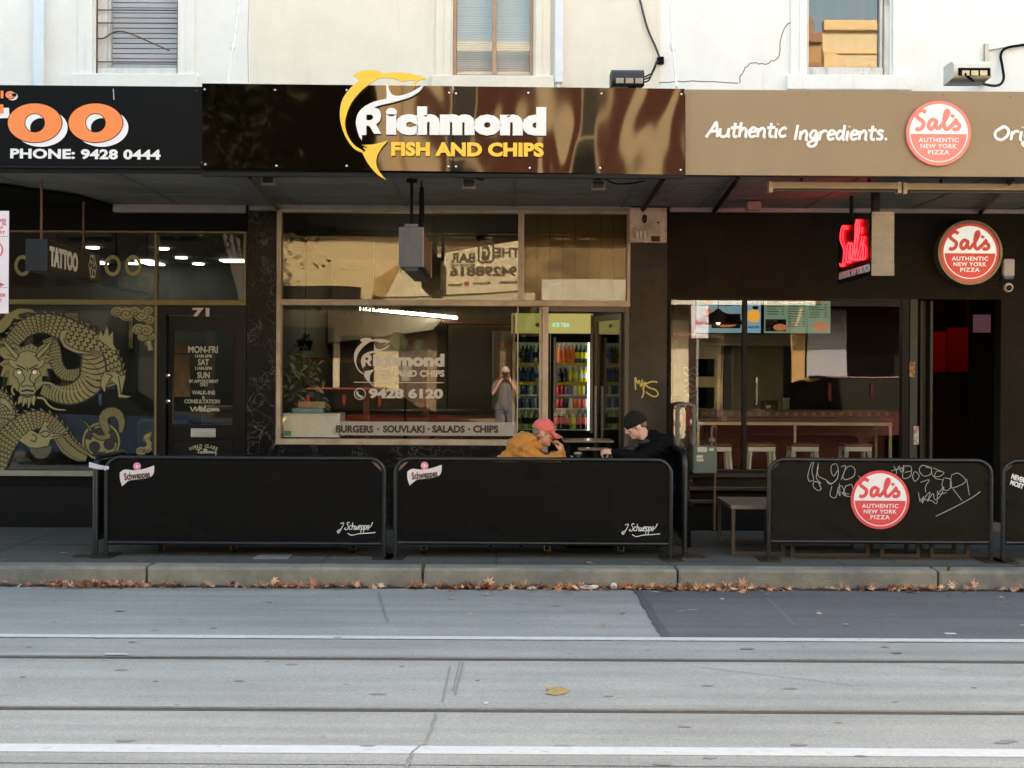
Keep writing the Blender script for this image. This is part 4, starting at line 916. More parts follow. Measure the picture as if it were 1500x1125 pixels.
obj('top', MB().lathe([(.11, 0), (.11, .02)], 16, Matrix.Translation((x, .75, z-.092))), BLACKM, stn); obj('leg', MB().cyl((x, .75, .1), (x, .75, z-.093), .015, n=8), BLACKM, stn); obj('base', MB().lathe([(.14, .08), (.12, .1)], 16, Matrix.Translation((x, .75, 0))), BLACKM, stn)
x, z = W(447, 492, .45)
t = thing('hanging_fern', 'dark bushy fern hanging in the corner of the fish shop window', 'plant', (x, .45, z))
b = MB()
for i in range(60):
    a = rg.uniform(0, 6.28); el = rg.uniform(-.4, 1.1); leafblade(b, (x, .45, z-.05), (cos(a)*cos(el), sin(a)*cos(el)*.6, sin(el)), (0, 0, 1), rg.uniform(.12, .2), .012, rg.uniform(.3, .9), 5)
obj('frond', b, GRN3, t); obj('pot', MB().lathe([(.06, -.16), (.09, -.05), (.085, -.05)], 16, Matrix.Translation((x, .45, z))), BLACKM, t, smooth=True); obj('cord', MB().cyl((x, .45, z-.05), (x, .45, 3.33), .004, n=5), BLACKM, t)
x0, z0 = W(436, 522, .35)
t = thing('trailing_plant', 'pale variegated trailing plant spilling down beside the fern', 'plant', (x0, .35, z0))
b = MB(); s_ = MB()
for i in range(150):
    k = rg.random(); px = rg.gauss(440+10*k, 14); py = 515+k*115; x, z = W(max(418, min(478, px)), py, .35+rg.uniform(-.08, .1)); a = rg.uniform(0, 6.28)
    leafblade(b, (x, .35+rg.uniform(-.1, .12), z), (cos(a), sin(a)*.5, rg.uniform(-.6, .4)), (0, -.6, 1), rg.uniform(.05, .1), rg.uniform(.018, .03), .5, 3)
for i in range(9):
    x1, z1 = W(rg.uniform(422, 470), 620, .35); s_.tube([(x0+rg.uniform(-.05, .05), .36, z0+.05), (x1, .36+rg.uniform(-.05, .05), (z0+z1)/2), (x1, .36, z1)], .004, 5)
obj('leaf', b, GRN2, t); obj('stem', s_, GRN3, t)
x, z = W(450, 607, .25)
t = thing('counter_box', 'white display box with a green sticker in the fish shop window corner', 'box', (WX(457, .15), .2, WZ(640, .15)))
a = W(416, 640, .1); c = W(499, 608, .1); b = MB(); b.box(a[0], c[0], .055, .5, a[1], c[1], .004); obj('body', b, M('white_laminate', S('d5d2c6'), .35), t)
obj('top', MB().box(a[0]-.004, c[0]+.004, .05, .505, c[1]+.001, c[1]+.016), M('white_laminate'), t)
s0 = W(416.5, 638, .1); s1 = W(428, 631, .1); obj('sticker', MB().box(s0[0]+.004, s1[0], .050, .0545, s0[1], s1[1]), M('green_sticker', S('5fae6a'), .5), t)
t = thing('payment_terminal', 'small black payment terminal on stacked boxes in the window', 'terminal', (WX(456, .3), .3, c[1]+.016))
x = WX(456, .3); zz = c[1]+.018
bx_ = tag(obj('carton', MB().box(x-.19, x+.14, .22, .42, zz, zz+.05, .004), M('blue_grey_carton', S('7f93a0'), .6)), 'flat blue grey carton on the white display box', 'carton')
bx2 = tag(obj('carton', MB().box(x-.13, x+.16, .24, .4, zz+.052, zz+.12, .004), M('kraft_carton', S('a58a66'), .7)), 'kraft brown carton stacked under the payment terminal', 'carton')
obj('body', MB().box(x-.045, x+.06, .23, .30, zz+.122, zz+.24, .01), BLACKP, t); obj('screen', MB().box(x-.03, x+.045, .222, .229, zz+.17, zz+.22), M('dull_screen', S('3c4650'), .2), t)

# ---------------------------------------------------------------- drinks fridge
YF = 1.55; kf = (YF-CY)/F
def fx(px): return WX(px, YF)
def fz(py): return WZ(py, YF, 830)
fr = thing('drinks_fridge', 'tall two door glass drinks fridge with a yellow lit header', 'fridge', (fx(812), YF+.35, .08))
x0, x1 = fx(749), fx(869); zt = fz(459); zh = fz(488)
WHI = M('fridge_white_inside', (.72, .74, .72), .4, var=.03); GREYF = M('fridge_grey_frame', S('7d7468'), .4, metal=.3)
obj('cabinet', MB().box(x0, x0+.03, YF+.03, YF+.75, .08, zt).box(x1-.03, x1, YF+.03, YF+.75, .08, zt).box(x0+.03, x1-.03, YF+.7, YF+.75, .08, zt).box(x0+.03, x1-.03, YF+.03, YF+.7, zt-.02, zt).box(x0+.03, x1-.03, YF+.03, YF+.7, .08, fz(634)), WHI, fr)
obj('kick_panel', MB().box(x0, x1, YF, YF+.028, .08, fz(634)), BLACKM, fr)
hd = obj('header', MB().box(x0+.01, x1-.012, YF-.005, YF+.028, zh, zt-.005), M('yellow_lit_header', S('c4b868'), .4, var=.06, vs=3, emit=S('dccf78'), es=.09), fr)
b = MB(); b.text('ICE TEA', (fx(809), fx(834), fz(479), fz(473)), wallf(YF-.007), .03, .003); obj('header_lettering', b, M('pale_teal_ink', S('7fb4a0'), .5, emit=S('7fb4a0'), es=.3), fr)
b = MB(); c = (fx(787), fz(476)); b.lathe([(.025, 0), (.025, .003)], 16, frame((c[0], YF-.007, c[1]), (1, 0, 0), (0, 0, 1))); obj('header_dot', b, M('red_ink', S('c0603a'), .5), fr)
mid = fx(806)
for (a, c, hx) in ((x0, mid-.004, mid-.06), (mid+.004, x1, mid+.035)):
    zb, zt_ = fz(634), zh-.008
    d = obj('door', MB().box(a, a+.035, YF-.02, YF+.028, zb, zt_).box(c-.035, c, YF-.02, YF+.028, zb, zt_).box(a+.035, c-.035, YF-.02, YF+.028, zt_-.10, zt_).box(a+.035, c-.035, YF-.02, YF+.028, zb, zb+.03), BLACKM, fr)
    obj('pane', MB().box(a+.035, c-.035, YF, YF+.006, zb+.03, zt_-.1), GLASS_FRIDGE, d)
    obj('handle', MB().box(hx, hx+.028, YF-.06, YF-.03, fz(605), fz(494), .006).box(hx+.005, hx+.02, YF-.03, YF-.02, fz(600), fz(597)).box(hx+.005, hx+.02, YF-.03, YF-.02, fz(502), fz(499)), GREYF, d)
b = MB(); 
for px in (752.5, 866.5): b.box(fx(px)-.015, fx(px)+.015, YF-.03, YF-.021, fz(634), zt-.02)
obj('trim', b, M('beige_metal_trim', S('a8957a'), .4, metal=.3), fr)
LEDF = M('fridge_led', (1, 1, 1), .5, var=0, emit=(.93, 1.0, .95), es=.85)
b = MB()
for px in (803, 809, 862.5): b.box(fx(px)-.008, fx(px)+.008, YF+.04, YF+.055, fz(632), zh-.02)
obj('light_strip', b, LEDF, fr)
SHY = (532, 560, 578.5, 598.5, 629.5)
for i, py in enumerate(SHY):
    z = fz(py); obj('shelf', MB().box(x0+.032, x1-.032, YF+.06, YF+.68, z-.012, z), M('wire_shelf', (.62, .64, .62), .3), fr)
    if i < 2: obj('price_rail', MB().box(x0+.034, x1-.034, YF+.045, YF+.058, z-.035, z+.005), M('yellow_rail', S('c8b030'), .5), fr)
    elif i < 4: obj('price_rail', MB().box(x0+.034, x1-.034, YF+.045, YF+.058, z-.018, z+.004), M('white_rail', (.7, .72, .72), .4), fr)
def bottle(name, h, r, body, cap, label, lm):
    o = obj(name, MB().lathe([(r*.9, 0), (r, .012), (r, h*.22), (r*.93, h*.36), (r, h*.5), (r*.95, h*.64), (r*.42, h*.84), (r*.34, h*.93), (r*.34, h*.94)], 12), body, smooth=60)
    c = obj('cap', MB().lathe([(r*.42, h*.935), (r*.42, h)], 10), cap, o, local=True)
    l = obj('sleeve', MB().lathe([(r*1.02, h*.25), (r*1.03, h*.37), (r*1.03, h*.5), (r*1.02, h*.56)], 12), lm, o, local=True); return o
def can(name, h, r, body):
    o = obj(name, MB().lathe([(r*.8, 0), (r, h*.06), (r, h*.9), (r*.82, h)], 12), body, smooth=50); obj('lid', MB().lathe([(r*.8, h), (r*.78, h+.003)], 12), CHROME, o, local=True); return o
def drinkm(n, h, rough=.15): return M('drink_'+n, S(h), rough, var=.05, coat=.3)
ORG, GRD, COLA, LIM, RED, BLU, PUR, WHT, YEL, CLR = (drinkm(n, h) for n, h in (('orange', 'e07030'), ('dark_green', '20301c'), ('cola', '1a0f0c'), ('lime', '9aa83a'), ('red', 'b02028'), ('blue', '2848a0'), ('purple', '8a6aa0'), ('white', 'd8d6d0'), ('yellow', 'd0c020'), ('clear', '9fb0a4')))
CAPW, CAPR = drinkm('cap_white', 'e0e0e0'), drinkm('cap_red', 'b83028')
NM = {id(ORG): 'orange', id(GRD): 'dark green', id(COLA): 'dark cola', id(LIM): 'lime', id(RED): 'red', id(BLU): 'blue', id(PUR): 'purple', id(WHT): 'white', id(YEL): 'yellow', id(CLR): 'clear'}
ROWN = ('top', 'second', 'middle can', 'lower can', 'bottom')
protos = {}
def put(kind, body, cap, sl, px, row, h, r):
    key = (kind, id(body), id(sl), h)
    sh = ROWN[row]; side = 'at the narrow side pane' if px < 800 else 'of the fridge'
    lab = '%s %s with %s wrap on the %s shelf %s' % (NM[id(body)], kind, NM[id(sl)], sh, side) if kind == 'bottle' else '%s drink can on the %s shelf %s' % (NM[id(body)], sh, side)
    loc = (fx(px)*(YF+.10-CY)/(YF-CY), YF+.115, fz(SHY[row])+.001)
    if key not in protos:
        o = bottle('drink_bottle', h, r, body, cap, lab, sl) if kind == 'bottle' else can('drink_can', h, r, body)
        o.location = loc; tag(o, lab, kind, 'drinks in the glass fridge'); protos[key] = o
    else: dup(protos[key], loc, lab, 'drinks in the glass fridge')
for px, bd in zip((820, 826.5, 833, 839), (ORG,)*4): put('bottle', bd, CAPW, ORG, px, 0, .225, .030)
for px in (844.5, 851, 857.5): put('bottle', GRD, drinkm('cap_lime', 'a8b830'), YEL, px, 0, .225, .030)
for px, bd in ((760, LIM), (766, GRD), (772, GRD), (778, BLU), (784, CLR), (790, GRD)): put('bottle', bd, CAPW, BLU if bd is BLU else GRD, px, 0, .225, .030)
for px, bd, sl in ((821, COLA, COLA), (828, COLA, COLA), (836, LIM, YEL), (843, LIM, YEL), (851, YEL, WHT), (858, YEL, WHT)): put('bottle', bd, CAPW, sl, px, 1, .185, .029)
for px, bd in ((760, BLU), (766.5, COLA), (773, BLU), (780, COLA), (787, CLR)): put('bottle', bd, CAPW, BLU, px, 1, .185, .029)
for px, bd in ((818, RED), (824, RED), (830, PUR), (836, PUR), (842, WHT), (848, YEL), (854, YEL), (860, BLU), (760, CLR), (766, BLU), (772, BLU), (778, WHT), (784, BLU), (790, WHT)): put('can', bd, None, bd, px, 2, .115, .027)
for px, bd in ((818, RED), (824, RED), (830, COLA), (836, WHT), (842, ORG), (848, ORG), (854, RED), (860, WHT), (760, BLU), (766, BLU), (772, CLR), (778, BLU), (784, CLR), (790, BLU)): put('can', bd, None, bd, px, 3, .115, .027)
for px, bd, sl, cp in ((817, COLA, RED, CAPR), (824, COLA, RED, CAPR), (831.5, COLA, RED, CAPR), (840, LIM, YEL, drinkm('cap_blue', '3060b0')), (848.5, COLA, RED, CAPR), (857, COLA, RED, CAPR), (762, LIM, GRD, CAPW), (770, CLR, GRD, CAPW), (778, LIM, GRD, CAPW), (786, GRD, GRD, CAPW)): put('bottle', bd, cp, sl, px, 4, .245, .036)
# open glass shop door swung inwards, black speaker beside it
xh = xf1-.06
t = thing('glass_door', 'glass shop door swung open beside the drinks fridge', 'door', (xh, .12, .08)); ang = radians(106)
m = Matrix.Translation((xh, .14, 0)) @ Matrix.Rotation(ang, 4, 'Z')
b = MB(); wD = .84; zT = zl0-.06
for (a, c, z0_, z1_) in ((0, .05, .1, zT), (wD-.05, wD, .1, zT), (.05, wD-.05, .1, .2), (.05, wD-.05, zT-.06, zT)): b.box(a, c, -.02, .02, z0_, z1_, m=m)
obj('frame', b, M('door_bronze', S('6a5a48'), .4, metal=.4), t); b = MB(); b.box(.05, wD-.05, -.004, .004, .2, zT-.06, m=m); obj('pane', b, glassmat('door_glass', .12, .85, tint=(.8, .82, .75)), t)
b = MB(); b.box(wD-.12, wD-.09, .03, .05, .9, 1.5, m=m); obj('handle', b, GALV, t)
x, z = W(890, 500, 1.1); t = thing('wall_speaker', 'black speaker hanging inside the fish shop doorway', 'speaker', (x, 1.1, z))
obj('box', MB().box(x-.06, x+.06, 1.04, 1.2, z-.13, z+.13, .01), BLACKM, t); obj('bracket', MB().box(x+.061, x+.16, 1.1, 1.14, z-.02, z+.12), BLACKM, t)
obj('door_side_wall', MB().box(xf1-.008, XB2-.03, .2, 6.0, .08, 3.3), M('cream_shop_wall'), FISH)
# ================================================================== pizza shopfront
yw = .06
xq0, xq1 = WX(980, 0), WX(1331, 0); zq0, zq1 = WZ(693, 0, 1150), WZ(437, 0, 1150); xe0, xe1 = WX(1340, 0), WX(1466, 0)
b = MB(); b.shape([[(XB2, 0), (9.5, 0), (9.5, ZS-.003), (XB2, ZS-.003)], [(xq0, zq0), (xq0, zq1), (xq1, zq1), (xq1, zq0)], [(xe0-.02, .02), (xe0-.02, zq1), (xe1, zq1), (xe1, .02)]], .2, wallf(.1)); obj('shop_wall', b, DARKW, PIZ)
obj('pillar', MB().box(XB2+.002, WX(976, 0), -.035, -.0005, 0, ZS-.004, .004), M('pillar_render', S('3c362b'), .85, var=.22, vs=4, bump=1, bs=30, col2=S('2d2820'), c2s=2.5), PIZ)
b = MB()
for px in (1039, 1200, 1330): x = WX(px, 0); b.box(x-.002, x+.002, -.002, -.0004, zq1+.06, ZS-.1)
obj('panel_joint', b, M('joint_dark', S('1c1814'), .9), PIZ)
obj('base_ledge', MB().box(XB2+.42, xe0-.03, -.10, -.0005, .42, .47, .01).box(XB2+.42, xe0-.03, -.06, -.0005, .28, .33, .01).box(XB2+.42, xe0-.03, -.045, -.0005, zq0-.05, zq0-.004, .006), M('black_ledge', S('151412'), .35), PIZ)
obj('base_panel', MB().box(XB2+.42, xe0-.03, -.02, -.0006, .0, .27).box(XB2+.42, xe0-.03, -.018, -.0006, .34, .415), BLACKM, PIZ)
PFRM = M('black_shop_frame', S('1a1816'), .4, var=.1)
mu = WX(1091, 0)
dull(PFRM)
pw = obj('shop_window', MB().box(xq0, xq0+.02, -.02, .09, zq0, zq1, .003).box(xq1-.075, xq1, -.02, .09, zq0, zq1, .004).box(xq0+.02, xq1-.075, -.018, .09, zq1-.022, zq1).box(xq0+.02, xq1-.075, -.03, .09, zq0, zq0+.03).box(mu-.022, mu+.022, -.015, .09, zq0+.03, zq1-.022, .003), PFRM, PIZ)
obj('glass', MB().box(xq0+.02, mu-.022, .03, .037, zq0+.03, zq1-.022).box(mu+.022, xq1-.075, .03, .037, zq0+.03, zq1-.022), glassmat('pizza_glass', .045, .6, wav=.08), pw)
# doorway: jambs, side light, step
obj('door_jamb', MB().box(xe0-.06, xe0+.02, -.03, .3, 0, zq1-.002, .004).box(xe0+.09, xe0+.12, .1, .3, .1, zq1-.01).box(xe0+.125, xe0+.155, .12, .3, .1, zq1-.012).box(WX(1360, .1)-.012, WX(1360, .1)+.014, .0, .3, .1, zq1-.02), M('worn_jamb', S('2a261f'), .6, var=.3, vs=8, col2=S('4a4436'), c2s=18, c2lo=.62, c2hi=.7), PIZ)
obj('door_step', MB().box(xe0, xe1, -.06, .3, 0, .10, .01), M('worn_step'), PIZ)
obj('jamb_sticker', MB().box(WX(1338, 0)-.004, WX(1345, 0), -.034, -.0305, WZ(651, 0, 1340), WZ(624, 0, 1340)), M('jamb_sticker', S('9fa8a0'), .5, var=.5, vs=30, col2=S('a03028'), c2s=22), PIZ)
obj('jamb_sticker', MB().box(WX(1331, 0)-.002, WX(1339, 0), -.034, -.0305, WZ(552, 0, 1340), WZ(530, 0, 1340)), M('orange_sticker', S('9a6a3a'), .5, var=.5, vs=40, col2=S('302820'), c2s=30, c2lo=.5, c2hi=.55), PIZ)
# room
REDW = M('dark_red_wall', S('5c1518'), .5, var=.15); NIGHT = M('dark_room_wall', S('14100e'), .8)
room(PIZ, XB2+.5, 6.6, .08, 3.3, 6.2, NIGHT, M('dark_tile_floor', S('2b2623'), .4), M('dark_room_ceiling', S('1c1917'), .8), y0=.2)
# kitchen behind
KST = M('kitchen_steel', S('a09a80'), .35, metal=.5, var=.15, vs=3)
t = thing('pizza_oven', 'stainless deck oven and bench in the pizza kitchen', 'oven', (2.9, 5.2, .08))
obj('body', MB().box(2.0, 3.0, 4.9, 5.7, .5, 2.1, .02), KST, t); obj('oven_door', MB().box(2.1, 2.9, 4.88, 4.899, 1.15, 1.45, .01), BLACKM, t); obj('oven_door', MB().box(2.1, 2.9, 4.88, 4.899, 1.6, 1.85, .01), BLACKM, t); obj('leg', MB().box(2.0, 2.06, 4.95, 5.0, .08, .5).box(2.94, 3.0, 4.95, 5.0, .08, .5), KST, t)
t = thing('kitchen_cabinet', 'tall pale kitchen cabinet beside the pizza oven', 'cabinet', (3.5, 5.2, .08))
obj('body', MB().box(3.15, 3.9, 5.0, 5.7, .08, 2.2, .02), M('greenish_cabinet', S('8d8c72'), .5, var=.12), t); obj('handle', MB().box(3.5, 3.53, 4.96, 4.999, 1.2, 1.6), CHROME, t)
t = thing('range_hood', 'slatted vent hood above the pizza kitchen', 'hood', (3.0, 4.7, 2.3)); b = MB()
for i in range(5): b.box(2.2, 4.0, 4.6, 4.66, 2.06+i*.045, 2.09+i*.045)
obj('slat', b, KST, t); obj('hood', MB().box(2.2, 4.0, 4.67, 5.2, 2.04, 2.3), KST, t)
# red service wall with a bar counter and upstand logos
t = thing('bar_counter', 'long white framed bar counter over a red panelled front inside the pizza window', 'counter', (3.6, 2.2, .08))
yc = 2.0; kc = (yc-CY)/F
bx = lambda px: WX(px, yc); bz = lambda py: WZ(py, yc, 1180)
STW = M('white_painted_steel', S('d8ccb4'), .45, var=.08)
obj('frame', MB().box(bx(1021), bx(1307), yc-.02, yc+.02, bz(623), bz(618.5)).box(bx(1163), bx(1166.5), yc-.0199, yc+.0199, .08, bz(623)).box(bx(1302.5), bx(1306.5), yc-.0198, yc+.0198, .08, bz(623)).box(bx(1021), bx(1025), yc-.0197, yc+.0197, .08, bz(619)).box(bx(1294), bx(1297.5), yc+.35, yc+.4, .08, bz(623)), STW, t)
obj('top', MB().box(bx(1021), bx(1309), yc-.03, yc+.45, bz(618.3), bz(612), .004), M('dark_timber_top', S('3b2c20'), .35), t)
obj('front_panel', MB().box(bx(1015), bx(1320), yc+.7, yc+.75, .08, bz(618)), REDW, t)
up = obj('upstand', MB().box(bx(1021), bx(1308), yc+.2, yc+.215, bz(611.8), bz(601)), M('brown_upstand', S('3a3026'), .4), t)
b = MB()
for i in range(22):
    px = 1032+i*13.4
    if px > 1306: break
    c = (bx(px)*1.012, bz(607)); r = .023; b.shape([[(c[0]+r*cos(j*pi/10), c[1]+r*sin(j*pi/10)) for j in range(20)], [(c[0]+r*.8*cos(j*pi/10), c[1]+r*.8*sin(j*pi/10)) for j in range(20)]], .002, wallf(yc+.198)); b.box(c[0]-.013, c[0]+.013, yc+.197, yc+.199, c[1]-.005, c[1]+.006)
obj('stamp_ring', b, M('pale_stamp', S('8f8876'), .6), up)
t2 = thing('cash_register', 'black cash register with a pale screen on the bar counter', 'register', (bx(1145), yc+.6, 1.2))
obj('body', MB().box(bx(1130), bx(1152), yc+.5, yc+.7, bz(612), bz(588), .01), BLACKP, t2); obj('label', MB().box(bx(1134), bx(1141), yc+.49, yc+.499, bz(600), bz(595)), M('pale_label', S('b08a70'), .5), t2); obj('screen', MB().box(bx(1160), bx(1171), yc+.55, yc+.58, bz(602), bz(584), .004), M('screen_grey', S('5a6a5c'), .2), t2)
# stools
STL = M('white_stool_metal', S('e2e0d6'), .4, var=.08); WOOD = M('stool_seat_wood', S('8a5a34'), .5, var=.2, stretch=(1, 6, 1))
def stool(px, y, label):
    x = WX(px, y); zs = WZ(649.5, y, px); t = thing('bar_stool', label, 'stool', (x, y, .08), 'white metal stools at the pizza bar'); h = zs-.08; wt = .125; wb = .19
    obj('seat', MB().box(-.165, .165, -.165, .165, h-.03, h, .008), WOOD, t, local=True); obj('apron', MB().box(-.155, .155, -.155, .155, h-.085, h-.031, .006), STL, t, local=True)
    for sx in (-1, 1):
        for sy in (-1, 1): obj('leg', MB().tube([(sx*wt, sy*wt, h-.04), (sx*wb, sy*wb, 0)], [.026, .019], 4), STL, t, local=True)
    obj('brace', MB().tube([(-.16, -.16, h*.35), (.16, .16, h*.35)], .01, 6).tube([(.16, -.16, h*.36), (-.16, .16, h*.36)], .01, 6), STL, t, local=True); return t
stool(1049, 1.3, 'white metal stool with wooden seat partly behind the gas meter'); stool(1113, 1.3, 'white metal stool with wooden seat beside the window mullion')
stool(1176, 1.45, 'white metal stool with wooden seat at the bar counter middle leg'); stool(1253, 1.45, 'white metal stool with wooden seat nearest the bar counter end leg')
# menu screens
def screen(px0, px1, y, label, colr, rows, em=1.0):
    x0, x1 = WX(px0, y), WX(px1, y); z0, z1 = WZ(488, y, 1150), WZ(432, y, 1150)
    t = thing('menu_screen', label, 'screen', ((x0+x1)/2, y, (z0+z1)/2), 'menu screens over the pizza counter')
    obj('casing', MB().box(x0-.015, x1+.015, y+.006, y+.06, z0-.015, z1+.015), BLACKM, t); obj('display', MB().box(x0, x1, y, y+.0055, z0, z1), M('display_%s' % px0, colr, .4, var=.04, emit=colr, es=em), t)
    b = MB(); r = random.Random(px0)
    for (a, c, za, zb, kind) in rows:
        A = x0+(x1-x0)*a; C = x0+(x1-x0)*c; n = max(1, int((za-zb)/.065)) if kind == 'list' else 1
        if kind == 'list':
            for i in range(n):
                z = z1-(z1-z0)*(1-za+i*.065); wv = (C-A)*r.uniform(.5, .8); b.box(A, A+wv, y-.003, y-.0005, z, z+.010); b.box(C-.05, C-.02, y-.003, y-.0005, z, z+.010)
        else: b.text(kind, (A, C, z0+(z1-z0)*zb, z0+(z1-z0)*za), wallf(y-.002), .03, .002)
    obj('lettering', b, M('screen_ink', S('3c4a44'), .6), t); return t, x0, x1, z0, z1
YM = 3.2
t, x0, x1, z0, z1 = screen(1016, 1088, YM, 'pale blue menu screen with a dark panel behind the pendant lamp', S('8fb0ba'), [(.5, .95, .9, .6, 'list'), (.1, .3, .9, .6, 'list')], .10)
FOOD = M('food_photo_gold', S('b07828'), .5, emit=S('b07828'), es=.35, var=.6, vs=26, col2=S('7a3418'), c2s=18); FOOD2 = M('food_photo_brown', S('8a5030'), .5, emit=S('8a5030'), es=.3, var=.6, vs=26, col2=S('50702a'), c2s=18); INKR = M('menu_red_ink', S('b03a30'), .5); INKB = M('menu_black', S('141814'), .5)
obj('dark_panel', MB().box(x0+.36*(x1-x0), x0+.95*(x1-x0), YM-.004, YM-.0005, z0+.12*(z1-z0), z0+.5*(z1-z0)), INKB, t); obj('food_picture', MB().ell((x0+.3*(x1-x0), YM-.003, z0+.85*(z1-z0)), (.05, .003, .05)).ell((x0+.3*(x1-x0), YM-.003, z0+.55*(z1-z0)), (.04, .003, .04)).ell((x0+.65*(x1-x0), YM-.005, z0+.25*(z1-z0)), (.15, .003, .05)), FOOD2, t)
t, x0, x1, z0, z1 = screen(1093, 1114, YM, 'narrow blue menu screen showing a plate of fries', S('8fc0d8'), [(.1, .9, .9, .82, 'CURLY FRIES'), (.1, .9, .18, .12, 'FREE DIPS'), (.1, .9, .80, .74, 'LOADED')], .10)
obj('food_picture', MB().ell(((x0+x1)/2, YM-.004, z0+.46*(z1-z0)), (.085, .004, .075)).ell(((x0+x1)/2, YM-.006, z0+.36*(z1-z0)), (.07, .004, .04)), FOOD, t); obj('sauce_cup', MB().ell((x0+.62*(x1-x0), YM-.009, z0+.66*(z1-z0)), (.04, .003, .025)), M('red_sauce', S('6a1f18'), .3), t)
t, x0, x1, z0, z1 = screen(1119, 1216, YM, 'wide pale green menu screen with price columns and a black offer box', S('93ab8e'), [(.04, .32, .88, .42, 'list'), (.36, .64, .95, .1, 'list'), (.68, .97, .74, .3, 'list')], .09)
obj('offer_box', MB().box(x0+.02*(x1-x0), x0+.33*(x1-x0), YM-.004, YM-.0005, z0+.05*(z1-z0), z0+.36*(z1-z0)), INKB, t); b = MB(); b.text('LITTLE MEN', (x0+.03*(x1-x0), x0+.2*(x1-x0), z0+.29*(z1-z0), z0+.33*(z1-z0)), wallf(YM-.006), .03, .002); b.text('COMBO', (x0+.03*(x1-x0), x0+.14*(x1-x0), z0+.23*(z1-z0), z0+.27*(z1-z0)), wallf(YM-.006), .03, .002); b.text('$20', (x0+.03*(x1-x0), x0+.1*(x1-x0), z0+.09*(z1-z0), z0+.15*(z1-z0)), wallf(YM-.006), .03, .002); obj('offer_lettering', b, M('menu_white', S('d8d8d0'), .5), t)
obj('food_picture', MB().ell((x0+.24*(x1-x0), YM-.006, z0+.15*(z1-z0)), (.09, .003, .045)).ell((x0+.86*(x1-x0), YM-.004, z0+.18*(z1-z0)), (.10, .004, .06)).ell((x0+.84*(x1-x0), YM-.004, z0+.93*(z1-z0)), (.13, .004, .06)), FOOD2, t)
b = MB()
for (a, c, za, tx) in ((.04, .2, .80, 'MAIN SPECIALS'), (.68, .86, .78, 'CHICKEN WINGS')): b.text(tx, (x0+a*(x1-x0), x0+c*(x1-x0), z0+za*(z1-z0), z0+(za+.05)*(z1-z0)), wallf(YM-.003), .03, .002)
obj('heading', b, INKR, t)
# pendant lamp, red fridge poster
x, z = W(1052, 465, 1.6); t = thing('pendant_lamp', 'black conical pendant lamp hanging in front of the blue menu screen', 'lamp', (x, 1.6, z))
obj('shade', MB().lathe([(.02, .10), (.05, .07), (.32, -.06), (.325, -.075), (.31, -.06), (.04, .05)], 24, Matrix.Translation((x, 1.6, z))), M('black_shade', S('15110d'), .5), t, smooth=40); obj('cord', MB().cyl((x, 1.6, z+.09), (x, 1.6, 3.3), .005, n=6), BLACKM, t)
obj('bulb', MB().ell((x, 1.6, z-.02), (.035, .035, .06)), M('amber_bulb', (1, 1, 1), .5, emit=(1.0, .62, .25), es=5), t)
x, z = W(997, 500, 1.0); t = thing('bottle_poster', 'tall red and brown bottle poster fridge behind the pizza window edge', 'poster', (x, 1.1, .08))
x0, x1 = WX(975, 1.0), WX(1020, 1.0)
obj('cabinet', MB().box(x0, x1, 1.0, 1.5, .08, WZ(440, 1.0, 1000), .01), M('deep_brown_print', S('3a1c14'), .4, var=.35, vs=3, col2=S('5a3018'), c2s=2), t); obj('band', MB().box(x0, x1, .993, .999, WZ(496, 1, 1000), WZ(484, 1, 1000)).box(x0, x1, .993, .999, WZ(625, 1, 1000), WZ(588, 1, 1000)), M('red_band', S('8c1c1e'), .4, var=.1), t)
b = MB(); c = WX(989, 1); zz = lambda py: WZ(py, 1, 1000); b.lathe([(.10, zz(580)), (.105, zz(560)), (.09, zz(540)), (.05, zz(520)), (.03, zz(505)), (.03, zz(498))], 16, Matrix.Translation((c, .985, 0)) @ Matrix.Diagonal((1, .1, 1, 1))); obj('bottle_print', b, M('amber_print', S('8a5a28'), .4, var=.3, vs=5), t, smooth=True)
b = MB(); b.text('THE FEELING', (x0+.02, x1-.02, zz(492), zz(487.5)), wallf(.99), .02, .002)
for i in range(6): q = [(x0+.2+.06*j*.5, zz(540+i*8)+.02*sin(j*2.1+i)) for j in range(6)]; b.stroke(q, .004, wallf(.99))
obj('lettering', b, M('chalk_script', S('9a9088'), .7), t)
# red lit back room seen through the doorway
t = thing('red_panel', 'glowing red wall panel seen through the dark pizza doorway', 'wall panel', (WX(1395, 5), 5, 1.6))
obj('panel', MB().box(WX(1362, 4.5), WX(1388, 4.5), 4.55, 4.6, WZ(545, 4.5, 1400), WZ(486, 4.5, 1400)).box(WX(1389, 4.5), WX(1418, 4.5), 4.5, 4.55, WZ(545, 4.5, 1400), WZ(480, 4.5, 1400)), M('red_lit_panel', S('c0141f'), .4, var=.2, vs=2), t)
obj('hidden_red_tube', MB().cyl((WX(1368, 4.3), 4.3, 3.05), (WX(1412, 4.3), 4.3, 3.05), .012, n=8), M('added_red_glow', (1, .1, .1), .5, emit=(1.0, .03, .04), es=15), t)  # red tube added out of view above the doorway to light the panel
obj('lower_wall', MB().box(WX(1355, 4.5), WX(1425, 4.5), 4.6, 4.65, .08, WZ(546, 4.5, 1400)), M('maroon_wall', S('2a0c10'), .6), t)
t = thing('wall_photo', 'small pink and grey picture high in the dark pizza doorway', 'picture', (WX(1437, 3), 3.0, WZ(468, 3, 1437)))
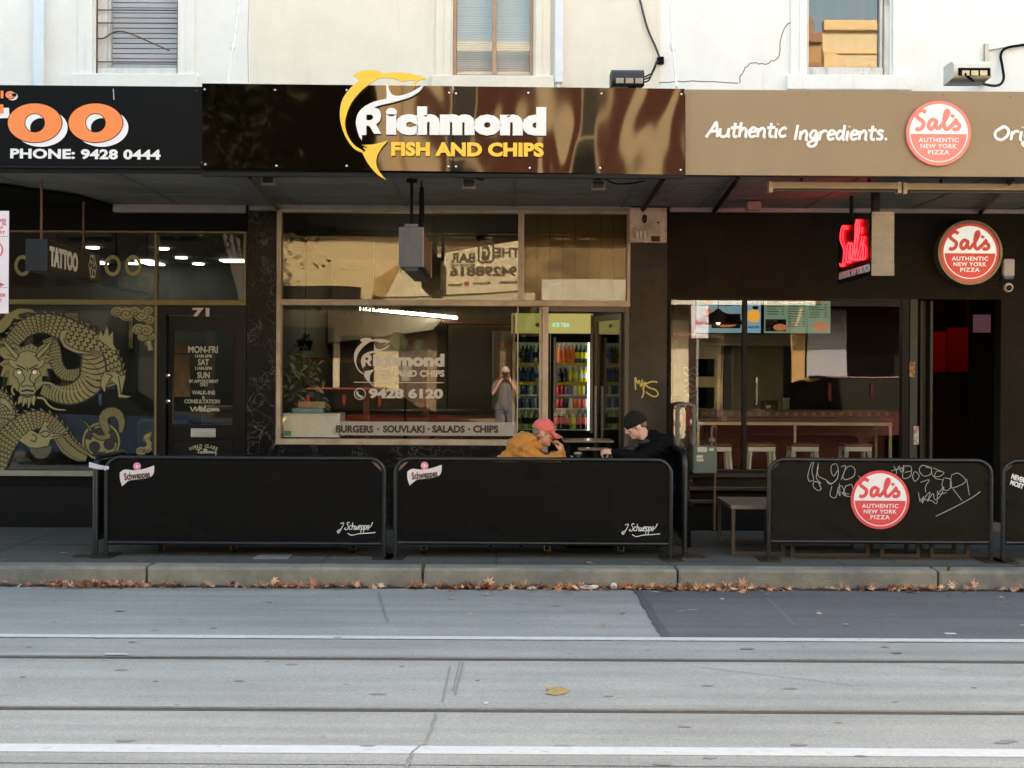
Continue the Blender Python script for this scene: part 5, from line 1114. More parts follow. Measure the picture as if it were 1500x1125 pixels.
obj('print', MB().box(WX(1425, 3), WX(1450, 3), 2.98, 3.0, WZ(487, 3, 1437), WZ(461, 3, 1437)), M('glowing_pink_print', S('8a6a72'), .5, var=.5, vs=7, col2=S('5a4a4c'), c2s=5, emit=S('8a5a66'), es=.05), t); obj('backing', MB().box(WX(1420, 3), WX(1470, 3), 3.005, 3.05, .08, 3.2), NIGHT, t)  # print is given a faint glow of its own, though no lamp
obj('red_wall', MB().box(6.5, 6.58, .3, 5, .08, 3.2), M('dark_red_wall'), PIZ)

# fittings on the pizza front
x, z = W(949, 329, -.04); t = thing('meter_board', 'cream electrical board with fuses high on the brown pillar', 'meter board', (x, -.09, z))
a = W(922, 355, -.13); c = W(977, 304, -.13); obj('board', MB().box(a[0], c[0], -.13, -.037, a[1], c[1], .006), M('cream_board', S('d8c4aa'), .6, var=.15, vs=5, col2=S('8f7c66'), c2s=3), t)
b = MB(); 
for px in (933, 938.5, 944): q = W(px, 344.5, -.13); b.box(q[0]-.014, q[0]+.014, -.16, -.131, q[1]-.04, q[1]+.04, .004)
obj('fuse', b, M('white_fuse', S('c9c2b4'), .4), t)
q = W(944, 321, -.13); q2 = W(960, 350, -.13); q3 = W(964, 326, -.13); obj('isolator', MB().lathe([(.03, 0), (.03, .03), (.02, .04)], 14, frame((q[0], -.13, q[1]), (1, 0, 0), (0, 0, 1)) @ Matrix.Diagonal((.8, 1.5, 1, 1))).box(q2[0]-.045, q2[0]+.045, -.15, -.131, q2[1]-.028, q2[1]+.028, .006).box(q3[0]-.012, q3[0]+.012, -.14, -.131, q3[1]-.008, q3[1]+.008), BLACKP, t)
b = MB()
for px, py in ((924, 326), (975, 338), (924, 352), (975, 308), (974, 351), (925, 307)): q = W(px, py, -.13); b.lathe([(.006, 0), (.004, .004)], 8, frame((q[0], -.1305, q[1]), (1, 0, 0), (0, 0, 1)))
obj('screw', b, M('rust_screw', S('4a3a30'), .7), t)
x, z = W(1476, 393, -.03); t = thing('alarm_box', 'white alarm sounder box beside the round wall sign', 'alarm', (x, -.03, z)); obj('cover', MB().box(x-.062, x+.062, -.075, -.001, z-.09, z+.10, .02), M('alarm_white', S('c9c0bc'), .5, var=.15, vs=9), t); obj('base', MB().box(x-.05, x+.05, -.07, -.001, z-.115, z-.088, .005), M('alarm_blue', S('50628a'), .4), t)
x, z = W(1477, 421, -.03); t = thing('security_camera', 'small dome security camera under the alarm box', 'camera', (x, -.03, z)); obj('base', MB().lathe([(.05, 0), (.05, .03), (.045, .05)], 20, frame((x, -.0005, z), (1, 0, 0), (0, 0, 1))), M('alarm_white'), t, smooth=40); obj('dome', MB().ell((x, -.055, z-.006), (.03, .03, .03)), M('black_glass', (.01, .01, .01), .08), t, smooth=True)
# yellow spray tag on the pillar
b = MB(); m = wallf(-.0365); sp = lambda L_: [W(p[0], p[1], -.0365) for p in L_]
for st in ([(931, 571), (930.5, 553), (934, 562), (936, 557), (939, 566), (941, 556)], [(939, 566), (945, 560), (943, 568)], [(942, 567), (943, 575), (940, 583)], [(963, 560), (955, 559), (946, 563), (951, 568), (960, 571), (964, 577), (960, 581), (953, 579), (946, 574)]): b.stroke(sp(st), .0075, m, flat=.2)
tag(obj('wall_graffiti', b, M('yellow_spray', S('b9a850'), .7)), 'yellow spray painted letters on the brown pillar', 'graffiti')
# gas meter and its pipes
yg = -.22; gx = lambda px: WX(px, yg); gz = lambda py: WZ(py, yg, 1035)
GPP = M('pale_grey_pipe', S('62645c'), .5, metal=.2, var=.3, vs=20, col2=S('6a5a48'), c2s=14, c2lo=.6, c2hi=.7); GMB = M('meter_grey_green', S('56625b'), .5, var=.12)
t = thing('gas_meter', 'grey green gas meter with pipes standing under the pizza window corner', 'gas meter', (gx(1030), yg, 0))
obj('body', MB().box(gx(1014), gx(1049), yg-.10, yg+.10, gz(693), gz(653), .015).box(gx(1015), gx(1048), yg-.102, yg+.1, gz(662), gz(655), .01), GMB, t)
obj('dial', MB().box(gx(1020), gx(1034), yg-.112, yg-.103, gz(661.5), gz(654), .003).box(gx(1037), gx(1044), yg-.110, yg-.103, gz(660), gz(655.5), .003).box(gx(1019), gx(1029), yg-.106, yg-.101, gz(675), gz(671)).box(gx(1019), gx(1028), yg-.106, yg-.101, gz(670), gz(666)), M('meter_label', S('b0b0a4'), .4), t)
obj('pipe', MB().tube(crom([(gx(993), yg, 0.0), (gx(993), yg, gz(640)), (gx(993), yg, gz(600)), (gx(997), yg, gz(594)), (gx(1012), yg, gz(593.5)), (gx(1017), yg, gz(599)), (gx(1017), yg, gz(620)), (gx(1017), yg, gz(653))], 6), .022, 12), GPP, t, smooth=True)
for px, p0_, p1_ in ((993, 648, 642), (993, 626, 620), (993, 664, 660), (1017, 640, 634), (1017, 650, 646), (993, 601, 597), (1017, 604, 599)): obj('fitting', MB().cyl((gx(px), yg, gz(p0_)), (gx(px), yg, gz(p1_)), .031, n=12), GPP, t)
obj('union', MB().box(gx(1001), gx(1006), yg-.03, yg+.03, gz(597), gz(591), .005), GPP, t)
obj('outlet_pipe', MB().tube(crom([(gx(1043), yg, gz(653)), (gx(1043), yg, gz(632)), (gx(1045), yg, gz(625)), (gx(1049), yg, gz(628)), (gx(1050), yg+.1, gz(650)), (gx(1050), yg+.12, .02)], 5), .015, 10), M('copper_brown_pipe', S('6a4a38'), .4, metal=.4, var=.2), t, smooth=True)
obj('valve', MB().lathe([(.02, 0), (.034, .01), (.034, .04), (.02, .05)], 12, Matrix.Translation((gx(1043), yg, gz(648)))), GPP, t)
# dry twigs / leaning broom shape beside the pipes
t = thing('dry_bush', 'dry dark leafy twigs standing between the gas pipes', 'plant', (gx(1005), yg+.05, 0)); b = MB(); lf = MB()
for i in range(40):
    a = rg.uniform(-.4, .4); h = rg.uniform(.5, 1.0); p1_ = Vector((gx(1004)+a*.35, yg+rg.uniform(.02, .15), h)); b.tube([(gx(1004), yg+.06, 0), (gx(1004)+a*.1, yg+.06, h*.5), p1_], [.006, .004, .002], 4)
    for j in range(4): leafblade(lf, p1_-Vector((a*.1*j, 0, .07*j)), (rg.uniform(-1, 1), rg.uniform(-.6, .2), rg.uniform(-.3, 1)), (0, -.5, 1), rg.uniform(.03, .06), .012, .4, 3)
obj('stem', b, M('twig_brown', S('3a2c1e'), .8), t); obj('leaf', lf, M('dry_dark_leaf', S('40362a'), .7, var=.4), t)
# ================================================================== signs
WHITE = M('sign_white', (.80, .80, .80), .45, var=.03); ORANGE = M('sign_orange', S('f08848'), .45, var=.03); YELL = M('sign_yellow', S('f4c23c'), .45, var=.03); BLKS = M('sign_black', S('0c0d0f'), .4, var=.1)
dull(BLKS)
def fpan(px0, px1, pyt0, pyt1, pyb0, pyb1, y): 
    return [W(px0, pyb0, y), W(px1, pyb1, y), W(px1, pyt1, y), W(px0, pyt0, y)]
# --- tattoo fascia
yT = FY-.03
t = thing('fascia_sign', 'black fascia sign with big orange letters and a phone number', 'shop sign', (-4.5, yT, 3.75))
q = fpan(-420, 296, 121, 127, 238, 244, yT); b = MB(); b.shape([q], .03, wallf(yT+.016)); obj('panel', b, BLKS, t)
obj('edge_trim', MB().box(q[0][0], q[1][0]-.01, yT-.012, yT+.03, q[1][1]-.018, q[1][1]-.001), STEEL_D, t)
def ringo(cx, cy, rx, ry, ix, iy, y, bm, ox=0, oy=0):
    f = lambda a, b_: [W(cx+ox+a*cos(j*pi/24), cy+oy+b_*sin(j*pi/24), y) for j in range(48)]
    bm.shape([f(rx, ry), f(ix, iy)], .004, wallf(y))
bw, bo_, bk = MB(), MB(), MB()
for cx in (51, 140):
    ringo(cx, 180, 39.5, 28.5, 15, 14, yT-.011, bo_); ringo(cx, 180, 40.6, 29.6, 14, 13, yT-.008, bk); ringo(cx, 180, 39, 28, 16, 14, yT-.005, bw, 9, 7)
fT = lambda L_, bm, y: bm.shape([[W(p[0], p[1], y) for p in L_]], .004, wallf(y))
fT([(-70, 153), (5, 153), (5, 166), (-25, 166), (-25, 207), (-45, 207), (-45, 166), (-70, 166)], bo_, yT-.011); fT([(-60, 158), (13, 158), (14, 173), (5, 173), (-15, 174), (-15, 213), (-40, 213)], bw, yT-.005)
ringo(15, 139, 7, 5.5, 2.5, 2, yT-.011, bo_); ringo(15, 139, 8, 6.4, 2, 1.6, yT-.008, bk); ringo(15, 139, 8, 6, 2, 2, yT-.005, bw, 3, 2); fT([(1, 133), (5, 133), (5, 144), (1, 144)], bo_, yT-.011); fT([(18, 137), (24, 137), (24, 141), (18, 141)], bk, yT-.0125)
obj('letter_face', bo_, ORANGE, t); obj('letter_outline', bk, BLKS, t); obj('letter_shadow', bw, M('sign_lilac_white', S('eceaf2'), .45, var=.03), t)
a = W(13, 237, yT); c = W(233, 221, yT); b = MB(); b.text('PHONE: 9428 0444', (a[0], c[0], W(120, 236, yT)[1], W(120, 221, yT)[1]), frame((0, yT-.005, 0), (1, 0, -.004), (.004, 0, 1)), .04, .004, 1.05); obj('phone_lettering', b, WHITE, t)
b = MB()
for px, py in ((288, 133), (300-5, 238)): cc = W(px, py, yT); b.lathe([(.008, 0), (.005, .006)], 8, frame((cc[0], yT, cc[1]), (1, 0, 0), (0, 0, 1)))
obj('screw', b, CHROME, t)
b = MB(); b.stroke([W(166, 130, yT), W(167, 146, yT)], .004, wallf(yT-.001)); obj('scratch', b, M('scratch_white', (.5, .5, .5), .7), t)
# --- fish and chip fascia: glossy dark mirror panels, warped
yF = FY-.06
def mirror():
    m = M('dark_mirror_acrylic', S('a8a098'), .04, metal=1.0, var=0); N, L, b = nodes_of(m)
    b.inputs['Base Color'].default_value = (.05, .042, .034, 1)
    tc = N.new('ShaderNodeTexCoord'); mp = N.new('ShaderNodeMapping'); mp.inputs['Scale'].default_value = (1.5, 1, .75); L.new(tc.outputs['Object'], mp.inputs[0])
    n = N.new('ShaderNodeTexNoise'); n.inputs['Scale'].default_value = 0.9; n.inputs['Detail'].default_value = 1.2; n.inputs['Roughness'].default_value = .35; n.inputs['Distortion'].default_value = .7; L.new(mp.outputs[0], n.inputs['Vector'])
    bp = N.new('ShaderNodeBump'); bp.inputs['Strength'].default_value = 1; bp.inputs['Distance'].default_value = .013; L.new(n.outputs['Fac'], bp.inputs['Height']); L.new(bp.outputs[0], b.inputs['Normal']); return m
MIR = mirror()
t = thing('fascia_sign', 'glossy black mirror fascia sign with white and yellow fish shop lettering', 'shop sign', (-.5, yF, 3.75))
for (p0_, p1_) in ((296, 663), (664.2, 1003)):
    k = lambda px, l, r: l+(r-l)*(px-296)/(1003-296)
    q = fpan(p0_, p1_, k(p0_, 122, 130), k(p1_, 122, 130), k(p0_, 246, 256), k(p1_, 246, 256), yF); b = MB(); b.shape([q], .03, wallf(yF+.016)); obj('panel', b, MIR, t)
q0 = W(296, 250, yF); q1 = W(1003, 258, yF); obj('edge_trim', MB().box(q0[0], q1[0], yF+.002, yF+.05, min(q0[1], q1[1])-.02, min(q0[1], q1[1])+.012), STEEL_D, t)
b = MB()
for px, py in ((300, 131), (403, 132), (508, 132), (658, 136), (668, 137), (774, 136), (881, 137), (998, 138), (301, 241), (405, 243), (508, 243), (657, 244), (668, 244), (776, 246), (879, 246), (997, 249)): cc = W(px, py, yF); b.lathe([(.011, 0), (.009, .005), (.004, .008)], 10, frame((cc[0], yF, cc[1]), (1, 0, 0), (0, 0, 1)))
obj('screw', b, CHROME, t)
fb = big(yF-.03)
b = MB(); b.shape(emblem(FISH_Y, fb), .02, wallf(yF-.03)); b.shape(emblem(FISH_T, fb), .02, wallf(yF-.0303)); obj('fish_emblem', b, YELL, t)
b = MB(); b.shape(emblem(FISH_WT, fb), .02, wallf(yF-.0306)); obj('letter_swoosh', b, WHITE, t)
rot = frame((0, yF-.025, 0), (cos(ROLL), 0, -sin(ROLL)*1.0), (sin(ROLL), 0, cos(ROLL)))
b = MB(); a = fb(375, 472); c = fb(1413, 290); b.text('ichmond', (a[0], c[0], fb(900, 478)[1], fb(900, 292)[1]), wallf(yF-.02), .07, .02, 1.05); obj('name_lettering', b, WHITE, t)
b = MB(); a = fb(410, 610); c = fb(1397, 520); b.text('FISH AND CHIPS', (a[0], c[0], fb(900, 614)[1], fb(900, 522)[1]), wallf(yF-.02), .05, .02, 1.03); obj('trade_lettering', b, YELL, t)
# --- pizza fascia
yP = FY-.03
t = thing('fascia_sign', 'tan fascia sign with white brush lettering', 'shop sign', (4, yP, 3.7))
q = fpan(1004, 1990, 131, 138, 256, 262, yP); b = MB(); b.shape([q], .03, wallf(yP+.016)); obj('panel', b, M('tan_sign_board', S('8f7a5e'), .6, var=.06, vs=1.2, bump=.2, bs=50), t)
# single-stroke brush letters
ST = {'A': [[(0, 0), (.25, .55), (.42, 1.0), (.5, .5), (.55, 0)], [(.12, .35), (.5, .42)]], 'u': [[(0, .6), (.02, .15), (.2, .02), (.38, .2), (.42, .6)], [(.42, .6), (.42, .1), (.52, .02)]],
      't': [[(.15, .95), (.12, .2), (.2, .02), (.32, .06)], [(-.05, .62), (.36, .66)]], 'h': [[(.05, 1), (.03, 0)], [(.04, .35), (.2, .6), (.34, .45), (.34, .05), (.42, 0)]],
      'e': [[(.02, .32), (.3, .38), (.32, .55), (.16, .62), (.02, .35), (.12, .03), (.36, .1)]], 'n': [[(.03, .6), (.02, 0)], [(.03, .35), (.2, .6), (.33, .45), (.33, .04), (.42, 0)]],
      'i': [[(.06, .6), (.04, .05), (.12, .0)], [(.09, .86), (.1, .9)]], 'c': [[(.34, .52), (.2, .62), (.02, .35), (.12, .04), (.36, .12)]], 'I': [[(.1, 1), (.05, 0)]],
      'g': [[(.34, .55), (.15, .6), (.03, .3), (.18, .08), (.36, .5)], [(.36, .55), (.36, -.25), (.15, -.45), (-.05, -.25), (.2, -.05), (.5, .05)]], 'r': [[(.05, .6), (.03, 0)], [(.04, .38), (.2, .6), (.36, .55)]],
      'd': [[(.34, .5), (.15, .6), (.02, .3), (.15, .03), (.34, .3)], [(.37, 1), (.35, .1), (.45, 0)]], 's': [[(.32, .55), (.15, .62), (.06, .45), (.26, .28), (.24, .06), (.0, .06)]], '.': [[(.03, .02), (.13, .09)]], 'O': [[(.35, .9), (.05, .6), (.05, .2), (.3, 0), (.55, .25), (.6, .65), (.4, .92), (.25, .85)]],
      'a': [[(.34, .5), (.15, .6), (.02, .3), (.15, .03), (.34, .4)], [(.36, .6), (.35, .1), (.44, 0)]], 'l': [[(.08, 1), (.05, .05), (.14, 0)]], ' ': []}
WD = {'A': .66, 'u': .56, 't': .38, 'h': .48, 'e': .43, 'n': .48, 'i': .2, 'c': .42, 'I': .26, 'g': .48, 'r': .4, 'd': .5, 's': .4, '.': .2, 'O': .72, 'a': .48, 'l': .2, ' ': .32}
def brush(bm, s, px0, px1, pyb, h, y, w):
    tot = sum(WD[c] for c in s); k = (px1-px0)/tot; x = px0
    for ch in s:
        for st in ST[ch]: bm.stroke([W(x+p[0]*k+p[1]*h*.12, pyb-p[1]*h, y) for p in st], w, wallf(y), flat=.25, n=8)
        x += WD[ch]*k
b = MB(); brush(b, 'Authentic', 1034, 1153, 201, 22, yP-.004, .0125); brush(b, 'Ingredients.', 1163, 1301, 205, 22, yP-.004, .0125); brush(b, 'Original', 1456, 1560, 205, 21, yP-.004, .0125); obj('brush_lettering', b, WHITE, t)
b = MB()
for px, py in ((1013, 138), (1184, 137), (1382, 139), (1480, 142)): cc = W(px, py, yP); b.lathe([(.006, 0), (.004, .005)], 8, frame((cc[0], yP, cc[1]), (1, 0, 0), (0, 0, 1)))
obj('screw', b, M('tan_screw', S('6a5a46'), .6), t)
# --- round logo used three times
SALS = [[(1130,240),(1110,228),(1086,238),(1080,260),(1098,277),(1117,293),(1112,320),(1090,333),(1075,325)], [(1186,287),(1165,278),(1148,295),(1146,320),(1160,329),(1178,312),(1187,285),(1184,315),(1196,326),(1210,315),(1235,280),(1252,245),(1248,228),(1236,240),(1228,290),(1232,322),(1246,330),(1262,318),(1280,300),(1299,275),(1292,292),(1310,305),(1308,325),(1288,332),(1277,322)], [(1278,250),(1272,266)]]
def logo(parent, m, R, red, white, th=.006):
    """disc in frame m, radius R: white upper half, red lower half, red ring, script and three lines"""
    cir = lambda r, n=48: [(r*cos(2*pi*j/n), r*sin(2*pi*j/n)) for j in range(n)]
    b = MB(); b.shape([cir(R)], th, m); obj('disc', b, red, parent)
    mm = m @ Matrix.Translation((0, 0, th*.5+.0012))
    b = MB(); h = -.03*R; r1 = R*.90; a0 = math.asin(h/r1); arc = [(r1*cos(a0+(pi-2*a0)*j/30), r1*sin(a0+(pi-2*a0)*j/30)) for j in range(31)]; b.shape([arc], .002, mm)
    ring0, ring1 = R*.90, R*.87; lo = [(ring0*cos(pi-a0+(pi+2*a0)*j/24), ring0*sin(pi-a0+(pi+2*a0)*j/24)) for j in range(25)]; li = [(ring1*cos(pi-a0+(pi+2*a0)*j/24), ring1*sin(pi-a0+(pi+2*a0)*j/24)) for j in range(25)]; b.shape([lo+li[::-1]], .002, mm)
    b.text('AUTHENTIC', (-.62*R, .62*R, -.28*R, -.14*R), mm, .02, .003, 1.15); b.text('NEW YORK', (-.56*R, .56*R, -.47*R, -.33*R), mm, .02, .003, 1.15); b.text('PIZZA', (-.33*R, .33*R, -.66*R, -.52*R), mm, .02, .003, 1.15); obj('logo_lettering', b, white, parent)
    b = MB(); k = 1.42*R/250
    for st in SALS: b.stroke([((p[0]-1200)*k, .40*R-(p[1]-281)*k) for p in st], .060*R, mm @ Matrix.Translation((0, 0, .001)), flat=.06, n=8)
    obj('script_lettering', b, red, parent)
RED1 = M('faded_coral', S('e08076'), .5, var=.04); RED2 = M('sign_red', S('d8463e'), .4, var=.04); RED3 = M('pinkish_red', S('dc4a52'), .4, var=.04)
x, z = W(1375, 195, yP-.03); R = 47.5*(yP-.03-CY)/F
t = thing('logo_sign', 'faded coral round pizza logo disc on the tan fascia', 'sign', (x, yP-.03, z)); logo(t, frame((x, yP-.02, z), (1, 0, 0), (0, 0, 1)), R, RED1, WHITE, .02)
x, z = W(1420, 370, -.12); R = 43*(-.14-CY)/F
t = thing('logo_sign', 'round red and white pizza light box with a metal rim on the brown wall', 'sign', (x, -.07, z)); logo(t, frame((x, -.135, z), (1, 0, 0), (0, 0, 1)), R, M('lightbox_red', S('d8463e'), .4, var=.04, emit=S('d8463e'), es=.06), M('lightbox_white', (.8, .8, .78), .4, var=.03, emit=(.9, .95, .85), es=.09))
obj('rim', MB().lathe([(R*1.02, -.132), (R*1.02, -.148), (R*1.10, -.148), (R*1.10, -.001), (R*1.0, -.001)], 48, frame((x, 0, z), (1, 0, 0), (0, 0, 1)) @ Matrix.Diagonal((1, 1, -1, 1))), M('tarnished_rim', S('8a7864'), .45, metal=.5, var=.25, vs=9), t, smooth=40)
# --- hanging tattoo light box (its end faces the street)
X0, X1 = WX(37, -1.9), WX(68.5, -1.9); z0, z1 = WZ(397, -1.9, 50), WZ(350, -1.9, 50); y0, y1 = -1.9, -.30
t = thing('hanging_sign', 'black hanging light box with white tattoo lettering on its side', 'hanging sign', ((X0+X1)/2, -1.1, z0))
obj('box', MB().box(X0, X1, y0, y1, z0, z1, .008), M('sign_box_brown', S('1c1917'), .5, var=.1), t); obj('end_plate', MB().box(X0-.002, X1+.002, y0-.006, y0-.0005, z0, z1, .002), M('blue_black_plate', S('12151c'), .4, var=.1), t)
mx = frame((X1+.003, 0, 0), (0, 1, 0), (0, 0, 1)); b = MB(); b.text('TATTOO', (y0+.06, y0+.86, z0+.05, z1-.055), mx, .05, .004); obj('lettering', b, M('sign_cream', S('d8d4c4'), .5), t)
b = MB(); c = (y0+1.33, (z0+z1)/2)
for k in range(6): a = k*pi/3; b.stroke([(c[0]+.03*cos(a), c[1]+.03*sin(a)), (c[0]+.09*cos(a+.5), c[1]+.09*sin(a+.5)), (c[0]+.12*cos(a+1.1), c[1]+.12*sin(a+1.1)), (c[0]+.10*cos(a+1.8), c[1]+.10*sin(a+1.8))], .011, mx)
obj('emblem', b, M('sign_cream'), t)
b = MB()
for yy in (y0+.12, y1-.25): b.cyl(((X0+X1)/2, yy, z1), ((X0+X1)/2, yy, ZS), .012, n=8)
obj('rod', b, RUST, t)
# --- grey hanging light box seen end on
X0, X1 = WX(584, -2.2), WX(618, -2.2); z0, z1 = WZ(391, -2.2, 600), WZ(333, -2.2, 600); y0, y1 = -2.2, -.85
t = thing('hanging_sign', 'grey metal hanging light box seen end on above the fish shop window', 'hanging sign', ((X0+X1)/2, -1.5, z0))
obj('box', MB().box(X0, X1, y0, y1, z0, z1, .006).box(X0+.045, X1-.04, y0-.002, y1, z1, z1+.03, .004).box(X0+.045, X1-.04, y0-.002, y1, z0-.04, z0, .004), M('dark_box_underside', S('1d1d1f'), .5), t); obj('end_plate', MB().box(X0-.004, X1+.004, y0-.012, y0-.0005, z0-.002, z1+.002, .003).box(X0+.046, X1-.04, y0-.011, y0-.003, z1+.003, z1+.03), M('weathered_aluminium', S('45454a'), .45, metal=.1, var=.18, vs=4, stretch=(6, 6, 1)), t)
obj('side_face', MB().box(X1+.0005, X1+.005, y0+.03, y1-.03, z0+.02, z1-.02).box(X0-.005, X0-.0005, y0+.03, y1-.03, z0+.02, z1-.02), M('dull_sign_face', S('6a3c2a'), .4, var=.2, vs=3), t)
b = MB(); b.box(X1-.006, X1+.007, y0-.008, y0+.03, z0, z1); b.box(X1-.006, X1+.007, y1-.03, y1, z0, z1); obj('corner_trim', b, GALV, t)
obj('rod', MB().cyl(((X0+X1)/2-.01, -2.0, z1+.03), ((X0+X1)/2-.01, -2.0, ZS), .014, n=8).cyl(((X0+X1)/2+.01, -1.1, z1+.03), ((X0+X1)/2+.01, -1.1, ZS), .014, n=8).cyl(((X0+X1)/2-.01, -2.0, ZS-.03), ((X0+X1)/2-.01, -2.0, ZS), .05, n=10), BLACKM, t)
b = MB(); b.tube(crom([((X0+X1)/2+.07, -1.95, z1+.02), ((X0+X1)/2+.08, -1.93, z1+.15), ((X0+X1)/2+.075, -1.9, ZS-.12), ((X0+X1)/2+.07, -1.9, ZS)], 5), [.006]+[.02]*12+[.006]*8, 8); obj('cable', b, BLACKM, t)
# --- neon pizza sign, edge on
yn0, yn1 = -2.0, -.75; X0 = WX(1276, yn0); X1 = WX(1308, yn0); z0, z1 = WZ(404, yn0, 1290), WZ(310, yn0, 1290)
t = thing('neon_sign', 'projecting box sign with glowing red neon script above the pizza window', 'neon sign', ((X0+X1)/2, -1.4, z0))
obj('box', MB().box(X0, X1, yn0, yn1, z0, z1, .004), M('black_sign_face', S('12100f'), .25), t); obj('end_plate', MB().box(X0-.003, X1+.003, yn0-.010, yn0-.0005, z0, z1, .003).box(X0-.004, X1+.004, yn0-.013, yn0-.0105, z0, z0+.11), M('scuffed_steel', S('7d7260'), .45, metal=.1, var=.2, vs=5), t)
b = MB()
for zz in (z0+.12, (z0+z1)/2+.05, z1-.03):
    for xx in (X0+.015, X1-.015): b.lathe([(.006, 0), (.004, .004)], 8, frame((xx, yn0-.011, zz), (1, 0, 0), (0, 0, 1)))
obj('screw', b, RUST, t)
obj('rod', MB().box((X0+X1)/2-.06, (X0+X1)/2-.0, -1.9, -1.82, z1, ZS).cyl(((X0+X1)/2-.03, -1.0, z1), ((X0+X1)/2-.03, -1.0, ZS), .02, n=8), STEEL_D, t)
ln = yn1-yn0; mn = frame((X0-.02, 0, 0), (0, -1, 0), (0, 0, 1))     # local x runs towards the street
NEON = M('neon_red', (1, .1, .1), .5, var=0, emit=(1.0, .006, .009), es=3.2)
k = (ln*.74)/250; b = MB(); zc = z0+.62*(z1-z0)
for st in SALS:
    P = crom([Vector((-(yn0+yn1)/2+(p[0]-1200)*k, zc-(p[1]-281)*k*1.0, 0)) for p in st], 6); b.tube(P, .005, 6, m=mn)
    P = [p+Vector((.040, -.004, -.012)) for p in P]; b.tube(P, .004, 6, m=mn)
obj('neon_tube', b, NEON, t)
obj('neon_backing', MB().box(X0-.005, X0-.001, yn0+.10, yn1-.16, z0+.27*(z1-z0), z1-.06), M('red_backing', S('2a080a'), .35), t)
b = MB(); b.text('AUTHENTIC NEW YORK PIZZA', (-yn1+.05, -yn0-.05, z0+.045, z0+.045+.12*(z1-z0)), frame((X0-.002, 0, 0), (0, -1, 0), (0, 0, 1)), .03, .003); obj('lettering', b, WHITE, t)
# --- parking sign on its pole by the kerb (just inside the frame)
ys = -2.72; xs1 = WX(12, ys); xs0 = xs1-.30; z0, z1 = WZ(459, ys, 5), WZ(309, ys, 5)
t = thing('parking_sign', 'white parking restriction plate with red lettering at the left frame edge', 'street sign', (xs0+.15, ys+.05, 0))
obj('plate', MB().box(xs0, xs1, ys-.003, ys+.003, z0, z1, .0), M('sign_plate_white', S('dcd4dc'), .5, var=.04), t); obj('pole', MB().cyl((xs0+.14, ys+.04, 0), (xs0+.14, ys+.04, z1+.1), .03, n=14), GALV, t, smooth=40)
RDI = M('parking_red_ink', S('c8606a'), .5); b = MB(); m = wallf(ys-.004)
def sgn(tx, x0, x1, y0, y1): 
    a = W(x0, y1, ys); c = W(x1, y0, ys); b.text(tx, (a[0], c[0], a[1], c[1]), m, .03, .002)
sgn('6:30', -14, 9, 320, 326); sgn('PM', 3, 9, 327, 330); sgn('FRI', -8, 4, 331, 335); sgn('TODAY', -16, 8, 338, 343); sgn('OTHER', -14, 9, 430, 435); sgn('AT', -3, 3, 438, 443)
cc = W(-8, 366, ys); b.shape([[(cc[0]+.075*cos(j*pi/16), cc[1]+.075*sin(j*pi/16)) for j in range(32)], [(cc[0]+.062*cos(j*pi/16), cc[1]+.062*sin(j*pi/16)) for j in range(32)]], .002, m)
b.box(W(-12, 417, ys)[0], W(1, 417, ys)[0], ys-.005, ys-.003, W(0, 418, ys)[1], W(0, 416, ys)[1]); b.shape([[W(0, 413.5, ys), W(7, 417, ys), W(0, 420.5, ys)]], .002, m); obj('sign_lettering', b, RDI, t)
obj('rule', MB().box(xs0, xs1-.004, ys-.0045, ys-.0031, W(0, 346.5, ys)[1], W(0, 345.8, ys)[1]).box(xs0, xs1-.004, ys-.0045, ys-.0031, W(0, 421.6, ys)[1], W(0, 421, ys)[1]), M('plate_rule_grey', S('7a6a70'), .6), t)
# --- floodlights and lamps on the awning
def cable(pts, r, par, mat=None, name='cable'):
    b = MB(); b.tube(crom([Vector(p) for p in pts], 6), r, 7); return obj(name, b, mat or BLACKM, par, smooth=True)
yL = -1.6
def at(px, py, y): x, z = W(px, py, y); return (x, y, z)
a = W(896, 125, yL); c = W(944, 101, yL)
t = thing('floodlight', 'black three lamp floodlight on the awning edge with cables', 'floodlight', (a[0]+.15, yL, a[1]-.1))
mb = MB(); zz0, zz1 = a[1], c[1]; mb.shape([[(0, zz0), (.28, zz0+.03), (.28, zz1), (.05, zz1), (0, zz0+.11)]], c[0]-a[0], frame(((a[0]+c[0])/2, yL, 0), (0, 1, 0), (0, 0, 1))); obj('housing', mb, M('dusty_black', S('2c2c2c'), .6, var=.2, vs=20), t)
LENS = M('dull_led_lens', S('8f8a84'), .15, var=.4, vs=18)
def lamps(px0, px1, py0, py1, y, par, mat):
    b = MB(); w = (px1-px0)/3
    for i in range(3):
        q0 = W(px0+i*w+1.2, py1, y); q1 = W(px0+(i+1)*w-1.2, py0, y); b.box(q0[0], q1[0], y-.012, y, q0[1], q1[1], .003)
    obj('lamp_lens', b, mat, par)
lamps(901, 943, 114.5, 122.5, yL-.002, t, LENS); obj('stand', MB().box(a[0]+.16, a[0]+.23, yL+.05, yL+.15, 4.0, zz0+.03), STEEL_D, t)
for dx in (0, 3, 6): cable([at(936+dx*.6, 121-dx, yL), at(950+dx, 118-dx*2, yL+.4), at(956+dx, 104-dx*2, -.35), at(962+dx*.5, 90, -.05)], .008, t)
cable([at(937, -2, -.03), at(948, 40, -.04), at(960, 68, -.04), at(966, 84, -.05)], .012, t, M('twisted_cable', S('4a4640'), .7)); obj('junction', MB().box(*[WX(960, -.02), WX(970, -.02)], -.05, -.001, WZ(95, 0, 965), WZ(84, 0, 965), .01), BLACKM, t)
a = W(1397, 113, yL); c = W(1452, 88, yL); zz0, zz1 = a[1], c[1]
